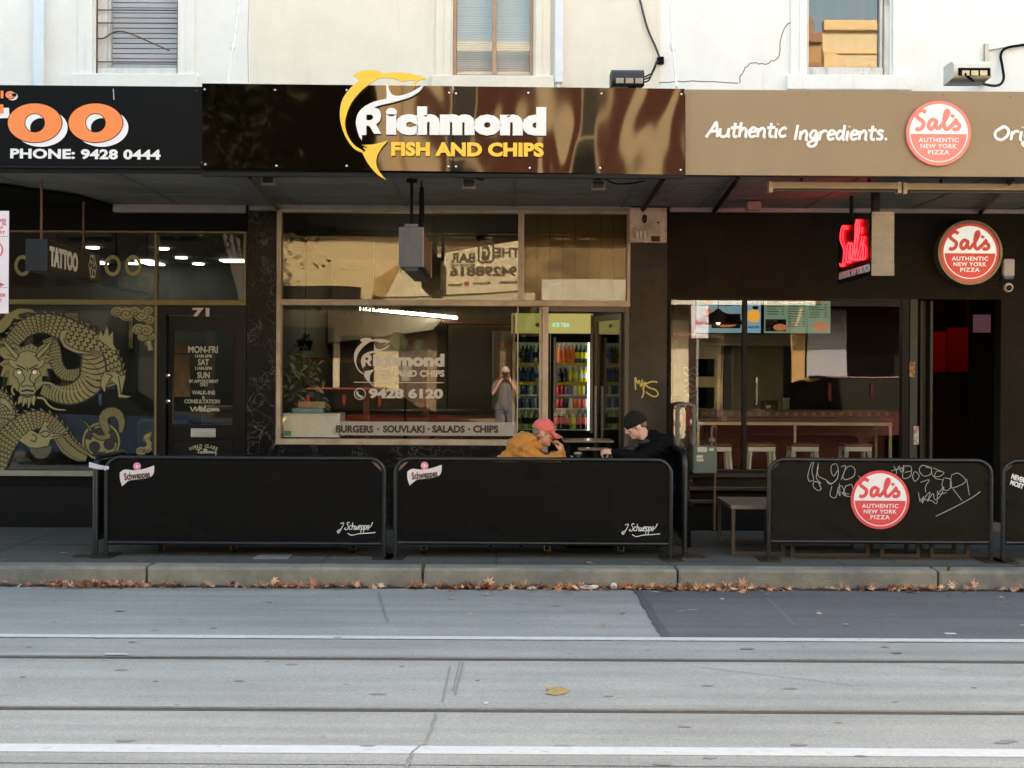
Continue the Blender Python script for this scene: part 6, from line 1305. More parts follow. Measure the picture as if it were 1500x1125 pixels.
t = thing('floodlight', 'white three lamp floodlight on a wall arm over the tan fascia', 'floodlight', (a[0]+.2, yL, zz0))
mb = MB(); mb.shape([[(0, zz0), (.3, zz0-.02), (.3, zz1), (.06, zz1), (0, zz0+.12)]], c[0]-a[0], frame(((a[0]+c[0])/2, yL, 0), (0, 1, 0), (0, 0, 1))); obj('housing', mb, M('grey_white_housing', S('d4d4c8'), .5, var=.06), t)
obj('lamp_recess', MB().box(W(1404, 0, yL)[0], W(1451, 0, yL)[0], yL-.006, yL-.0005, W(1425, 111, yL)[1], W(1425, 99.5, yL)[1]), BLACKM, t); lamps(1408, 1447, 103.5, 111, yL-.007, t, M('warm_led_lens', S('c8b89c'), .2, var=.2, vs=18))
b = MB(); b.tube([at(1402, 112, yL+.05), at(1440, 125, -.03)], .02, 6); b.box(W(1443, 0, -.03)[0], W(1448, 0, -.03)[0], -.04, -.001, WZ(92, 0, 1445), WZ(65, 0, 1445)); b.tube([at(1448, 74, -.03), at(1475, 69, -.03), at(1502, 64, -.03)], .007, 6); obj('arm', b, GALV, t)
cable([at(1413, 108, yL-.02), at(1425, 117, yL+.1), at(1445, 124, -.8), at(1462, 125, -.4), at(1470, 116, -.2), at(1468, 96, -.05), at(1466, 80, -.04), at(1475, 70, -.04), at(1505, 65, -.04)], .014, t)
for px, py, lab in ((394, 264, 'small dark floodlight under the awning beside the marble column'), (687, 270, 'small floodlight under the awning right of the hanging grey box'), (876, 272, 'small floodlight with looped cable under the awning above the striped transom')):
    x, z = W(px, py, -2.15); t = thing('awning_lamp', lab, 'floodlight', (x, -2.15, z), 'small lamps under the awning')
    obj('housing', MB().box(x-.065, x+.065, -2.2, -2.12, z-.05, z+.045, .01), M('brown_grey_lamp', S('6a6256'), .5), t); obj('lens', MB().box(x-.045, x+.045, -2.208, -2.201, z-.03, z+.03), M('dark_lens', S('2a2824'), .2), t)
    obj('bracket', MB().box(x-.035, x+.035, -2.17, -2.13, z+.046, ZS-.002), BLACKM, t)
    if px != 394: cable([(x+.03, -2.16, z+.08), (x+.15, -2.15, z+.02), (x+.3, -2.1, z+.03), (x+.42, -2.0, ZS-.01)] if px == 876 else [(x+.03, -2.16, z+.07), (x+.12, -2.16, z+.04), (x+.14, -2.15, z+.12), (x+.05, -2.15, ZS-.01)], .007, t)
for (p0_, p1_, py0, py1, lab) in ((1126, 1318, 268, 280, 'long bare batten light under the tan fascia, nearer the neon sign rod'), (1322, 1530, 270, 282, 'long bare batten light under the tan fascia, running out of frame')):
    a = W(p0_, py1, -2.2); c = W(p1_, py0, -2.2); t = thing('batten_light', lab, 'batten light', ((a[0]+c[0])/2, -2.2, a[1]), 'batten lights under the awning')
    obj('batten', MB().box(a[0], c[0], -2.24, -2.16, a[1]+.02, c[1], .004), M('tan_batten', S('a08c70'), .5), t); obj('tube', MB().cyl((a[0]+.05, -2.225, a[1]+.005), (c[0]-.05, -2.225, a[1]+.005), .014, n=8), M('unlit_tube', S('4c4236'), .4), t); obj('end_cap', MB().box(a[0]-.004, a[0]+.03, -2.245, -2.155, a[1]-.015, c[1]+.004).box(c[0]-.03, c[0]+.004, -2.245, -2.155, a[1]-.015, c[1]+.004), M('tan_cap', S('b09c80'), .5), t)
    obj('hanger', MB().box((a[0]+c[0])/2-.3, (a[0]+c[0])/2-.28, -2.21, -2.19, c[1], ZS).box((a[0]+c[0])/2+.3, (a[0]+c[0])/2+.32, -2.21, -2.19, c[1], ZS), STEEL_D, t)
for px, py, lab in ((1053, 290, 'dark floodlight on an arm under the awning above the pillar'), (1103, 303, 'small pale box on the cornice above the pizza window')):
    x, z = W(px, py, -.6); t = thing('awning_lamp', lab, 'floodlight' if px < 1100 else 'junction box', (x, -.6, z))
    obj('housing', MB().box(x-.07, x+.07, -.68, -.55, z-.04, z+.05, .01), M('brown_grey_lamp') if px < 1100 else M('pink_box', S('a08880'), .5), t); obj('bracket', MB().box(x-.02, x+.02, -.62, -.58, z+.051, ZS-.001), BLACKM, t)
# awning edge conduits
b = MB()
for p0_, p1_, py in ((325, 500, 251), (790, 970, 258)):
    a = W(p0_, py, -2.4); c = W(p1_, py, -2.4); b.cyl((a[0], -2.42, a[1]), (c[0], -2.42, a[1]), .010, n=6)
tag(obj('conduit', b, M('orange_brown_conduit', S('8a6038'), .5)), 'thin orange brown conduit running under the glossy fascia edge', 'conduit')
# ================================================================== cafe barriers and street furniture
TUBE = M('blue_black_tube', S('0f1116'), .35, var=.2, vs=14); CANV = M('black_canvas', S('070707'), .75, var=.12, vs=2.5, bump=.3, bs=220, col2=S('0c0b0a'), c2s=1.2); CANVB = M('brown_black_canvas', S('16130e'), .75, var=.12, vs=2.5, bump=.3, bs=220)
dull(CANV, CANVB)
for m_ in (CANV, CANVB):      # slack folds in the laced canvas
    N, L, b_ = nodes_of(m_); old = b_.inputs['Normal'].links[0].from_node; tc = N.new('ShaderNodeTexCoord'); n = N.new('ShaderNodeTexNoise'); n.inputs['Scale'].default_value = 2.2; n.inputs['Detail'].default_value = 2; n.inputs['Distortion'].default_value = .8; L.new(tc.outputs['Object'], n.inputs['Vector'])
    bp = N.new('ShaderNodeBump'); bp.inputs['Strength'].default_value = 1; bp.inputs['Distance'].default_value = .022; L.new(n.outputs['Fac'], bp.inputs['Height']); L.new(old.outputs[0], bp.inputs['Normal']); L.new(bp.outputs[0], b_.inputs['Normal']); b_.inputs['Roughness'].default_value = .5
    b_.inputs['Specular IOR Level'].default_value = .11
yB = -2.2
def barrier(label, px0, px1, pyt, pyr, pyf, canv, cut=(1, 1), y=yB):
    x0, x1 = WX(px0, y), WX(px1, y); pm = (px0+px1)/2; zt = WZ(pyt, y, pm)-.018; zr = WZ(pyr, y, pm); R = .13
    t = thing('cafe_barrier', label, 'cafe barrier', ((x0+x1)/2, y, 0), 'cafe barriers along the footpath'); a = x0+.02; c = x1-.02
    arc0 = [(a+R-R*cos(k*pi/12), y, zt-R+R*sin(k*pi/12)) for k in range(7)]; arc1 = [(c-R+R*sin(k*pi/12), y, zt-R+R*cos(k*pi/12)) for k in range(7)]
    obj('frame', MB().tube([(a, y, .012)]+arc0+arc1+[(c, y, .012)], .02, 12), TUBE, t, smooth=True)
    obj('bottom_rail', MB().tube([(a+.02, y, zr), (c-.02, y, zr)], .018, 12), TUBE, t, smooth=True)
    k = .085; k0 = k*cut[0]+.004; k1 = k*cut[1]+.004
    obj('panel', MB().shape([[(a+.022, zr+.02), (c-.022, zr+.02), (c-.022, zt-.03-k1), (c-.03-k1, zt-.022), (a+.03+k0, zt-.022), (a+.022, zt-.03-k0)]], .008, wallf(y+.004)), canv, t)
    for s_, q, on in ((1, a, cut[0]), (-1, c, cut[1])):
        if on > .5: obj('corner_patch', MB().shape([[(q+s_*.03, zt-.032), (q+s_*(.05+k*on), zt-.024), (q+s_*(.07+k*on), zt-.05), (q+s_*.07, zt-.07-k*on), (q+s_*.026, zt-.06-k*on)]], .004, wallf(y+.010)), M('tan_corner_patch', S('7a6a54') if canv is CANV else S('4a3c34'), .7), t)
    b = MB()
    for s_ in (a+.03, c-.03):
        for zz in (zt-.1-.1, (zt+zr)/2, zr+.12): b.tube([(s_-.03 if s_ > 0 else s_-.03, y-.003, zz), (s_+.03, y-.003, zz)], .005, 5)
    obj('lace', b, BLACKM, t)
    for s_ in (a, c): obj('foot_plate', MB().box(s_-.09, s_+.09, y-.16, y+.18, .0015, .012, .003), M('foot_plate_steel', S('2a2624'), .5, metal=.4, var=.3, vs=20, col2=S('4a382c'), c2s=14), t)
    return t, a, c, zt, zr
def drink_badge(t, px, py, y):
    m = wallf(y-.003); f = lambda a, b_: W(px+a, py+b_, y)
    lp = smooth_loop([(-25, -6), (-18, -10), (-5, -9), (10, -11), (25, -16), (24, -5), (18, 1), (0, 4), (-12, 6), (-22, 14), (-25, 3)], 50)
    b = MB(); b.shape([[f(*p) for p in lp]], .003, m); obj('badge', b, M('badge_blush', S('d9c9c8'), .5, var=.04), t)
    lp2 = [f(*p) for p in lp]; b = MB(); b.tube([(*p, 0) for p in lp2], .003, 5, closed=True, flat=.4, m=m); obj('badge_edge', b, M('badge_blue_edge', S('8a8fa0'), .5), t)
    b = MB(); a = f(-18, 4); c = f(20, -7); cc = f(0, -1); ang = radians(7); mm = frame((cc[0], y-.006, cc[1]), (cos(ang), 0, sin(ang)), (-sin(ang), 0, cos(ang))); w = (c[0]-a[0])/2; b.text('Schweppes', (-w, w, -.047, .038), mm, .03, .003); obj('badge_lettering', b, M('badge_ink', S('40342e'), .5), t)
    b = MB(); cc = f(0, -15); b.lathe([(.034, 0), (.034, .004)], 24, frame((cc[0], y-.003, cc[1]), (1, 0, 0), (0, 0, 1))); obj('badge_dot', b, M('badge_pink', S('dd8aa6'), .5), t)
    b = MB(); b.shape([[(cc[0]+r*cos(a_), cc[1]+r*sin(a_)) for a_, r in [(j*pi/6, .02 if j % 2 else .012) for j in range(12)]]], .002, wallf(y-.009)); obj('badge_star', b, M('badge_pale_pink', S('f0c4d0'), .5), t)
ST.update({'S': [[(.5, .95), (.3, 1.05), (.12, .85), (.35, .55), (.38, .15), (.1, 0), (-.15, .12), (.05, .3)]], 'w': [[(.02, .55), (.05, .05), (.2, .1), (.26, .5), (.3, .06), (.46, .12), (.5, .58)]], 'p': [[(.06, .6), (0, -.45), (.06, .4), (.2, .62), (.36, .4), (.24, .05), (.06, .12)]], 'J': [[(.1, .9), (.4, 1.0), (.28, .3), (.1, -.3), (-.12, -.2), (.2, .1)]]}); WD.update({'S': .5, 'w': .52, 'p': .4, 'J': .45})
def signature(t, px, py, y):
    b = MB(); brush(b, 'J', px-23, px-16, py+1, 10, y-.003, .0032); brush(b, 'Schweppe', px-13, px+22, py+1, 10.5, y-.003, .0032)
    for st, w in (([(-10, 6), (-4, 9), (6, 7), (20, 6), (31, 5)], .0036), ([(-21, 3), (-25, 5), (-22, 6)], .003), ([(20, -1), (24, -4), (27, -10)], .0036)): b.stroke([W(px+p[0], py+p[1], y-.003) for p in st], w, wallf(y-.003))
    obj('signature', b, M('signature_white', S('d8d8d8'), .6), t)
b1, *_ = barrier('black canvas cafe barrier with a drinks badge before the tattoo shop door', 153, 567, 668, 796, 818, CANV, (0, 1)); drink_badge(b1, 201, 698, yB); signature(b1, 519, 775, yB)
b2, *_ = barrier('black canvas cafe barrier with a drinks badge in front of the two seated men', 577, 987, 670, 796, 818, CANV, (1, .3)); drink_badge(b2, 622, 697, yB); signature(b2, 936, 777, yB)
yS = yB-.02
b3, a3, c3, zt3, zr3 = barrier('brown black cafe barrier with a round pizza logo and white scrawl', 1124, 1456, 671, 794, 823, CANVB, (.8, .6), yS)
x, z = W(1289, 732, yS); logo(b3, frame((x, yS-.004, z), (1, 0, 0), (0, 0, 1)), 43*(yS-CY)/F, RED3, WHITE, .006)
b4, *_ = barrier('brown black cafe barrier with a small white sticker at the frame edge', 1467, 1800, 673, 796, 825, CANVB, (.8, .6), yS)
mm = W(1490, 705, yS); b = MB(); ang = radians(-20); b.text('NEVER', (-.062, .062, .004, .05), frame((mm[0], yS-.004, mm[1]), (cos(ang), 0, sin(ang)), (-sin(ang), 0, cos(ang))), .04, .003); b.text('MOST', (-.055, .07, -.05, -.004), frame((mm[0], yS-.004, mm[1]), (cos(ang), 0, sin(ang)), (-sin(ang), 0, cos(ang))), .04, .003); obj('sticker_lettering', b, WHITE, b4)
b = MB(); fr_ = lambda p: W(1100+p[0]/3.75, 620+p[1]/3.75, yS-.003)
for st in ([(320,320),(312,290),(330,225),(345,215),(335,260),(345,310),(330,318),(320,320)], [(370,240),(360,300),(385,330),(350,320),(342,345),(365,368),(385,360),(372,330)], [(372,220),(365,250),(372,290),(410,310),(440,330),(470,310),(480,270),(470,225),(445,230),(440,260),(455,290),(475,260)], [(415,320),(440,335),(478,300)], [(495,240),(520,235),(505,290),(495,310)], [(500,300),(520,250),(545,235),(570,250),(565,290),(520,310),(500,290)], [(445,345),(435,395),(465,408),(480,350)], [(485,330),(490,400),(478,360),(500,345),(520,400),(500,380),(540,390)], [(520,345),(510,390),(555,400),(555,340),(520,345)], [(590,290),(605,300)]): b.stroke([fr_(p) for p in st], .0034, wallf(yS-.003), flat=.3, n=5)
obj('scrawl', b, M('scrawl_white', S('9a9892'), .7), b3); b = MB()
for st in ([(770,262),(830,245)], [(785,235),(800,265),(795,285)], [(800,260),(815,235),(825,270),(840,230),(838,265)], [(840,230),(835,300),(875,290),(880,240),(845,235)], [(845,270),(880,262)], [(885,300),(900,265),(925,290),(900,320),(885,285)], [(980,240),(940,232),(925,260),(950,290),(985,280),(990,250),(960,240)], [(990,240),(1000,290),(1040,290),(1060,270),(1020,265),(1010,300),(1050,310)], [(1000,245),(1060,270)], [(1060,300),(1050,340),(1070,370),(1100,350),(1095,310),(1065,300)], [(1100,285),(1140,275),(1180,320),(1100,355),(1100,290)], [(1110,360),(1160,425)], [(1185,305),(1200,395)], [(930,325),(980,310),(960,345),(960,380)], [(920,380),(930,430),(950,400),(940,440),(965,395),(985,380),(970,430),(1000,385),(1010,420),(1040,400),(1060,350),(1030,390),(1075,380)], [(925,415),(990,425),(1020,440),(1025,370)], [(1260,375),(1220,405),(1130,455),(1015,512)]): b.stroke([fr_(p) for p in st], .0034, wallf(yS-.003), flat=.3, n=5)
obj('scrawl', b, M('scrawl_white', S('9a9892'), .7), b3)
# barriers turned in from the kerb at both ends of the black run
def side_barrier(label, px, y0, y1, pyt, canv):
    x = WX(px, y0); zt = WZ(pyt, y0, px)-.02; t = thing('cafe_barrier', label, 'cafe barrier', (x, y0, 0), 'cafe barriers along the footpath'); R = .13
    arc0 = [(x, y0+R-R*cos(k*pi/12), zt-R+R*sin(k*pi/12)) for k in range(7)]; arc1 = [(x, y1-R+R*sin(k*pi/12), zt-R+R*cos(k*pi/12)) for k in range(7)]
    obj('frame', MB().tube([(x, y0, .01)]+arc0+arc1+[(x, y1, .01)], .026, 12), TUBE, t, smooth=True); obj('bottom_rail', MB().cyl((x, y0+.02, .15), (x, y1-.02, .15), .018, n=10), TUBE, t)
    obj('panel', MB().box(x-.004, x+.004, y0+.03, y1-.03, .17, zt-.03), canv, t)
    for yy in (y0, y1): obj('foot_plate', MB().box(x-.18, x+.18, yy-.08, yy+.08, .0015, .010, .003), M('foot_plate_steel'), t)
    return t
sb = side_barrier('black cafe barrier turned end on, tied with white cord at the tattoo side', 141, -2.22, -1.30, 667, CANV)
side_barrier('black cafe barrier turned end on beside the gas meter', 1004, -2.05, -1.2, 659, CANV)
b = MB(); xx = WX(146, -2.25)
for k in range(3): b.tube(crom([Vector((WX(132, -2.25), -2.26, WZ(678+k*2.5, -2.25, 140))), Vector((WX(146, -2.25), -2.265, WZ(682+k*2, -2.25, 140))), Vector((WX(160, -2.25), -2.245, WZ(684.5+k, -2.25, 140)))], 4), .009, 6)
b.tube([(WX(153, -2.25), -2.27, WZ(682, -2.25, 150)), (WX(157, -2.25), -2.28, WZ(689, -2.25, 150))], .006, 5); tag(obj('tie_cord', b, M('white_cord', S('c4c4cc'), .7), smooth=True), 'white cord knotted between the two black barriers at their corner', 'cord')
# black storage benches on castors behind the black barriers
for n_, (px0, px1, cs, lab) in enumerate(((215, 545, (237, 343, 518), 'low black bench on castors behind the barrier before the tattoo door'), (598, 985, (603+20, 803, 911), 'low black bench on castors behind the barrier at the seated men'))):
    y = -1.95; x0, x1 = WX(px0, y), WX(px1, y); t = thing('castor_bench', lab, 'bench', ((x0+x1)/2, y+.1, 0), 'black benches on castors')
    obj('body', MB().box(x0, x1, y+.02, y+.28, .11, .42, .012), BLACKM, t)
    for cx in cs:
        if n_ == 1 and cx < 650: cx = 622
        x = WX(cx, y); w = obj('castor', MB().box(x-.05, x+.05, y-.02, y+.08, .095, .109).box(x-.03, x-.02, y-.0, y+.03, .03, .095).box(x+.02, x+.03, y-.0, y+.03, .03, .095), M('brass_steel', S('7a6a48'), .35, metal=.8, var=.2), t)
        obj('wheel', MB().lathe([(.012, -.016), (.032, -.012), (.032, .012), (.012, .016)], 16, Matrix.Translation((x, y+.01, .034)) @ Matrix.Rotation(pi/2, 4, 'Y')), M('black_castor', S('17140f'), .5), w)
# low tables and stools behind the pizza barrier: brown tops on dark square frames
TOPB = M('worn_brown_top', S('6f6353'), .6, var=.2, vs=6, stretch=(.3, 4, 1), col2=S('4f463a'), c2s=5); LEGF = M('dark_square_tube', S('3c3730'), .5, metal=.2, var=.15)
def lowtable(label, pxl, pxr, pyb, h, y0, depth, name='low_table'):
    x0, x1 = WX(pxl, y0), WX(pxr, y0); t = thing(name, label, 'table' if name == 'low_table' else 'stool', ((x0+x1)/2, y0+depth/2, 0), 'low furniture behind the pizza barrier'); s_ = .032
    obj('top', MB().box(x0-.01, x1+.01, y0-.01, y0+depth, h-.035, h, .004), TOPB, t)
    for yy in (y0, y0+depth-.05): obj('leg', MB().box(x0, x0+s_, yy, yy+s_, .002, h-.036).box(x1-s_, x1, yy, yy+s_, .002, h-.036).box(x0+s_, x1-s_, yy+.001, yy+s_-.001, .003, .003+s_), LEGF, t)
    return t
y0 = -2.0
lowtable('brown topped low table standing at the open end of the pizza barrier', 1073, 1151, 816, .455, -1.95, .85); lowtable('wide low table hidden behind the round logo barrier', 1160, 1275, 817, .44, -2.02, .6)
lowtable('low square stool behind the barrier under the scrawl', 1291, 1349, 818, .44, -2.05, .4, 'low_stool'); lowtable('low square stool behind the barrier near its post', 1364, 1421, 819, .44, -2.05, .4, 'low_stool')
# slatted timber tables in front of the doorway
SLAT = M('slat_timber', S('7a6650'), .3, var=.3, vs=7, stretch=(1, 9, 1), coat=.3)
for (px0, px1, py0_, py1_, ya, yb, lab) in ((826, 900, 645.5, 636.5, -.75, -.25, 'slatted timber table by the fish shop doorway, farther one'), (848, 893, 657, 649, -1.02, -.80, 'narrow slatted timber ledge in front of the fish shop doorway')):
    x0, x1 = WX(px0, ya), WX(px1, ya); z = W((px0+px1)/2, py0_, ya)[1]; t = thing('slatted_table', lab, 'table', ((x0+x1)/2, (ya+yb)/2, 0)); b = MB(); n = 6 if yb-ya > .3 else 4; w = (yb-ya)/n
    for i in range(n): b.box(x0, x1, ya+i*w+.004, ya+(i+1)*w-.012, z-.02, z, .003)
    obj('top', b, SLAT, t)
    for xx in (x0+.03, x1-.07): obj('leg', MB().box(xx, xx+.04, ya+.03, ya+.07, .0, z-.021).box(xx, xx+.04, yb-.08, yb-.04, .0, z-.021), BLACKM, t)
# ================================================================== people
def skinm(n, c): 
    m = M(n, c, .5, var=.10, vs=22, col2=tuple(min(1, q*k) for q, k in zip(c, (1.05, .72, .68))), c2s=9, c2lo=.5, c2hi=.75); nodes_of(m)[2].inputs['Subsurface Weight'].default_value = .08; nodes_of(m)[2].inputs['Subsurface Radius'].default_value = (.01, .004, .002); return m
SKIN = skinm('ruddy_skin', S('d09a84')); SKIN2 = skinm('fair_skin', S('dcae9c'))
def cloth(n, c, v=.12): return M(n, c, .85, var=v, vs=10, bump=1.0, bs=18, sheen=.2)
def head_into(b, H):
    b.ell((-.012, 0, .035), (.098, .077, .088), H, 20, 14); b.ell((.022, 0, -.035), (.066, .062, .085), H, 18, 12); b.ell((.052, 0, -.092), (.036, .036, .026), H)     # skull, face, chin
    b.ell((-.01, 0, -.03), (.07, .066, .06), H); b.ell((.077, 0, .028), (.016, .05, .014), H)      # jaw hinge mass, brow
    b.limb([((.090, 0, .012), .010), ((.108, 0, -.018), .013), ((.104, 0, -.024), .014)], H, 10); b.ell((.094, .014, -.028), (.012, .009, .008), H); b.ell((.094, -.014, -.028), (.012, .009, .008), H)   # nose
    b.ell((.084, 0, -.052), (.012, .026, .006), H); b.ell((.083, 0, -.064), (.013, .022, .007), H)    # lips
    for s in (-1, 1):
        b.ell((.062, s*.04, -.012), (.024, .022, .018), H)                                          # cheeks
        b.ell((-.012, s*.077, -.012), (.022, .010, .034), H, 12, 8); b.ell((-.006, s*.080, -.030), (.012, .008, .014), H, 10, 6)    # ears
def hand_into(b, Hm, side, curl=(.5, .6, .5), spread=1.0, thumb=.4):
    """wrist at origin, fingers along +x, palm faces -z, thumb on +y*side"""
    for yo in (-.026, -.009, .009, .026): b.limb([((.0, yo*.7, 0), .017), ((.045, yo, .002), .015), ((.088, yo*1.05, 0), .0125)], Hm, 10)
    for k, (yo, l) in enumerate(((.029, .074), (.010, .083), (-.010, .077), (-.028, .060))):
        p = Vector((.090, yo*side*1.05, 0)); a = 0; ch = [(p.copy(), .0095)]; c = [q*(1+.12*(k-1)) for q in curl]
        for seg, q in zip((.46, .31, .23), c):
            a += q; p = p+Vector((cos(a)*l*seg, yo*side*.10*spread*seg*3, -sin(a)*l*seg)); ch.append((p.copy(), .0092-.0012*len(ch)*.6))
        b.limb(ch, Hm, 10)
    b.limb([((.018, .022*side, -.006), .017), ((.048, .045*side, -.014), .0125), ((.074, (.050-.02*thumb)*side, -.024-.02*thumb), .0105), ((.094, (.046-.04*thumb)*side, -.032-.03*thumb), .009)], Hm, 10)
def basis(o, x, z):
    X = Vector(x).normalized(); Z = Vector(z); Z = (Z-X*Z.dot(X)).normalized(); Y = Z.cross(X)
    m = Matrix((X, Y, Z)).transposed().to_4x4(); m.translation = Vector(o); return m
def person(label, J, H, T, skin, top, trous, shoe, hands, hood=None, rolled=False, collar=None):
    """J joints in local space (facing +x), T local->world"""
    b = MB(); TH = T @ H; head_into(b, TH); hp = H.translation
    b.limb([(H @ Vector((-.025, 0, -.06)), .058), (J['neck'], .062), (J['chest'], .10), (J['belly'], .11), (J['pelvis'], .12)], T)
    for s, k in ((1, 'l'), (-1, 'r')):
        b.limb([(J['chest'], .08), (J[k+'sh'], .055), (J[k+'el'], .042), (J[k+'wr'], .027)], T); hand_into(b, T @ hands[k][0], hands[k][1], *hands[k][2:])
        b.limb([(J['pelvis'], .1), (J[k+'hip'], .085), (J[k+'kn'], .055), (J[k+'an'], .038), (J[k+'toe'], .03)], T)
    root = obj('person', remesh(b, .0062, 5, .5), skin, smooth=True); tag(root, label, 'person')
    b = MB(); b.limb([(J['pelvis'], .165), (J['belly'], .165), (J['chest'], .155), (J['neck']+Vector((0, 0, -.03)), .085)], T, 18)
    for k, s in (('l', 1), ('r', -1)):
        c2 = (J['chest']+J[k+'sh'])*.5; b.limb([(c2, .125), (J[k+'sh'], .088)], T, 16)
        if rolled: b.limb([(J[k+'sh'], .085), (J[k+'sh'].lerp(J[k+'el'], .7), .07)], T)
        else: b.limb([(J[k+'sh'], .088), (J[k+'sh'].lerp(J[k+'el'], .5), .074), (J[k+'el'], .066), (J[k+'el'].lerp(J[k+'wr'], .5), .057), (J[k+'wr'].lerp(J[k+'el'], .06), .045)], T)
    if hood:
        for (c, r) in hood: b.ell(c, r, T)
    rp = random.Random(len(label)); 
    me = remesh(b, .011, 4, .5)
    for v in me.vertices:        # soft folds
        c = v.co; v.co = c + v.normal*(.006*sin(c.x*48+c.z*31)*sin(c.z*55+c.y*22)+.004*sin(c.z*90+c.x*40))
    obj('jacket' if not rolled else 'shirt', me, top, root, smooth=True)
    b = MB(); b.limb([(J['pelvis']+Vector((0, 0, -.02)), .155), (J['belly'].lerp(J['pelvis'], .8), .15)], T)
    for k in 'lr': b.limb([(J['pelvis'], .13), (J[k+'hip'], .115), (J[k+'kn'], .083)] + ([] if rolled else [(J[k+'an'], .066)]), T)
    obj('trousers' if not rolled else 'shorts', remesh(b, .013, 4), trous, root, smooth=True)
    for k in 'lr':
        b = MB(); d = (J[k+'toe']-J[k+'an']); b.limb([(J[k+'an'], .052), (J[k+'an'].lerp(J[k+'toe'], .3)+Vector((0, 0, -.02)), .05), (J[k+'toe'], .042)], T); obj('shoe', remesh(b, .012, 3), shoe, root, smooth=True)
    for s in (-1, 1):
        e = MB(); e.ell((.083, s*.032, .012), (.013, .015, .010), TH, 10, 8); obj('eye', e, M('eye_white', (.7, .68, .65), .2), root, smooth=True)
        e = MB(); e.ell((.0945, s*.032, .011), (.004, .006, .006), TH, 8, 6); obj('iris', e, M('eye_dark', S('2a2018'), .15), root, smooth=True)
    return root, TH
V3 = lambda *a: Vector(a)
# --- man in the coral cap eating; faces +x
yA = -1.25; T0 = Matrix.Identity(4)
def A_(px, py, dy=0): x, z = W(px, py, yA); return V3(x, yA+dy, z)
hA = A_(797, 634); pitch = radians(14)
HA = Matrix.Translation(hA) @ Matrix.Rotation(pitch, 4, 'Y') @ Matrix.Diagonal((1.02, 1.02, 1.02, 1))
sh = A_(771, 660)
mouth = HA @ V3(.10, 0, -.06); 
rw = A_(823, 664, -.04); lw = A_(824, 665, .06)
JA = dict(neck=A_(783, 648), chest=A_(764, 669), belly=V3(.02, yA, .74), pelvis=V3(.0, yA, .56), lsh=sh+V3(0, .18, 0), rsh=sh+V3(.0, -.18, -.01), lel=V3(.36, yA+.22, .80), rel=V3(.34, yA-.22, .80), lwr=lw, rwr=rw,
          lhip=V3(.06, yA+.10, .54), rhip=V3(.06, yA-.10, .54), lkn=V3(.46, yA+.12, .52), rkn=V3(.46, yA-.12, .52), lan=V3(.42, yA+.12, .09), ran=V3(.42, yA-.12, .09), ltoe=V3(.58, yA+.13, .045), rtoe=V3(.58, yA-.13, .045))
hr = basis(rw, (-.12, .18, .95), (.95, -.35, .1)); hl = basis(lw, (-.14, -.25, .95), (.95, .35, .1))
pa, THA = person('man in a coral cap and mustard hoodie eating at the pavement table', JA, HA, T0, SKIN, cloth('mustard_fleece', S('c27e2e')), cloth('dark_denim', S('20242c')), BLACKM, {'l': (hl, -1, (.75, .9, .6)), 'r': (hr, 1, (.75, .9, .6))},
                hood=[(A_(768, 645), (.11, .15, .085)), (A_(758, 655), (.11, .18, .11)), (A_(778, 643), (.07, .12, .06))])
CORAL = cloth('coral_cap_cloth', S('dc6a60'), .08)
def dome(b, m, rx, ry, rz, z0=0.0): b.lathe([(1, -.02), (1.0, .12), (.97, .3), (.86, .56), (.66, .78), (.38, .94), (.12, .995), (.01, 1.0)], 24, m @ Matrix.Translation((-.012, 0, z0)) @ Matrix.Diagonal((rx, ry, rz, 1)))
b = MB(); dome(b, THA, .110, .092, .108, .028); cp = obj('cap', b, CORAL, pa, smooth=True)
b = MB(); rows = []
for i in range(9):
    u = i/8; row = []
    for j in range(9):
        v = (j-4)/4; row.append(THA @ V3(.075+u*.105*(1-.35*v*v)-.02*v*v, v*.082*(1-.12*u), .036-.030*u-.030*v*v*(.4+.6*u)))
    rows.append([b.bm.verts.new(p) for p in row])
for a, c in zip(rows, rows[1:]):
    for j in range(8): b.bm.faces.new((a[j], a[j+1], c[j+1], c[j]))
br = obj('cap_brim', b, CORAL, cp, local=False, smooth=True); md = br.modifiers.new('t', 'SOLIDIFY'); md.thickness = .007
b = MB(); b.ell((-.012, 0, .135), (.012, .012, .006), THA); obj('cap_button', b, CORAL, cp)
b = MB()
for s in (-1, 1): b.tube([THA @ V3(.098, s*.012, .008), THA @ V3(.094, s*.058, .012), THA @ V3(.0, s*.082, .006), THA @ V3(-.03, s*.082, -.012)], .0028, 5); b.tube([THA @ V3(.100+.002*cos(a), s*.033+.024*cos(a), .003+.017*sin(a)) for a in [k*pi/8 for k in range(16)]], .0022, 5, closed=True)
obj('glasses', b, M('pale_glasses_frame', S('9a7a72'), .3), pa)
b = MB(); b.ell((-.066, 0, .0), (.048, .072, .05), THA); obj('hair', remesh(b, .006, 2), M('grey_cropped_hair', S('8a7a70'), .9, bump=1, bs=150), pa, smooth=True)
b = MB(); c0 = JA['neck']+V3(-.008, 0, .055); b.tube([c0+V3(.058*cos(a), .068*sin(a), .012*cos(2*a)-.02*cos(a)) for a in [k*pi/10 for k in range(20)]], .024, 8, closed=True)
obj('scarf', b, M('plaid_scarf', S('3a4a52'), .9, var=.5, vs=40, col2=S('7a3a34'), c2s=28), pa, smooth=True)
b = MB(); f = lambda px, py, dy: A_(px, py, dy)
for s in (-.03, -.12): b.tube(crom([A_(782, 655, -.16+s*.3), A_(783, 662, -.20+s*.3), A_(781, 671, -.22+s*.3)], 4), .004, 5)
obj('drawstring', b, M('mustard_cord', S('d2a060'), .8), pa)
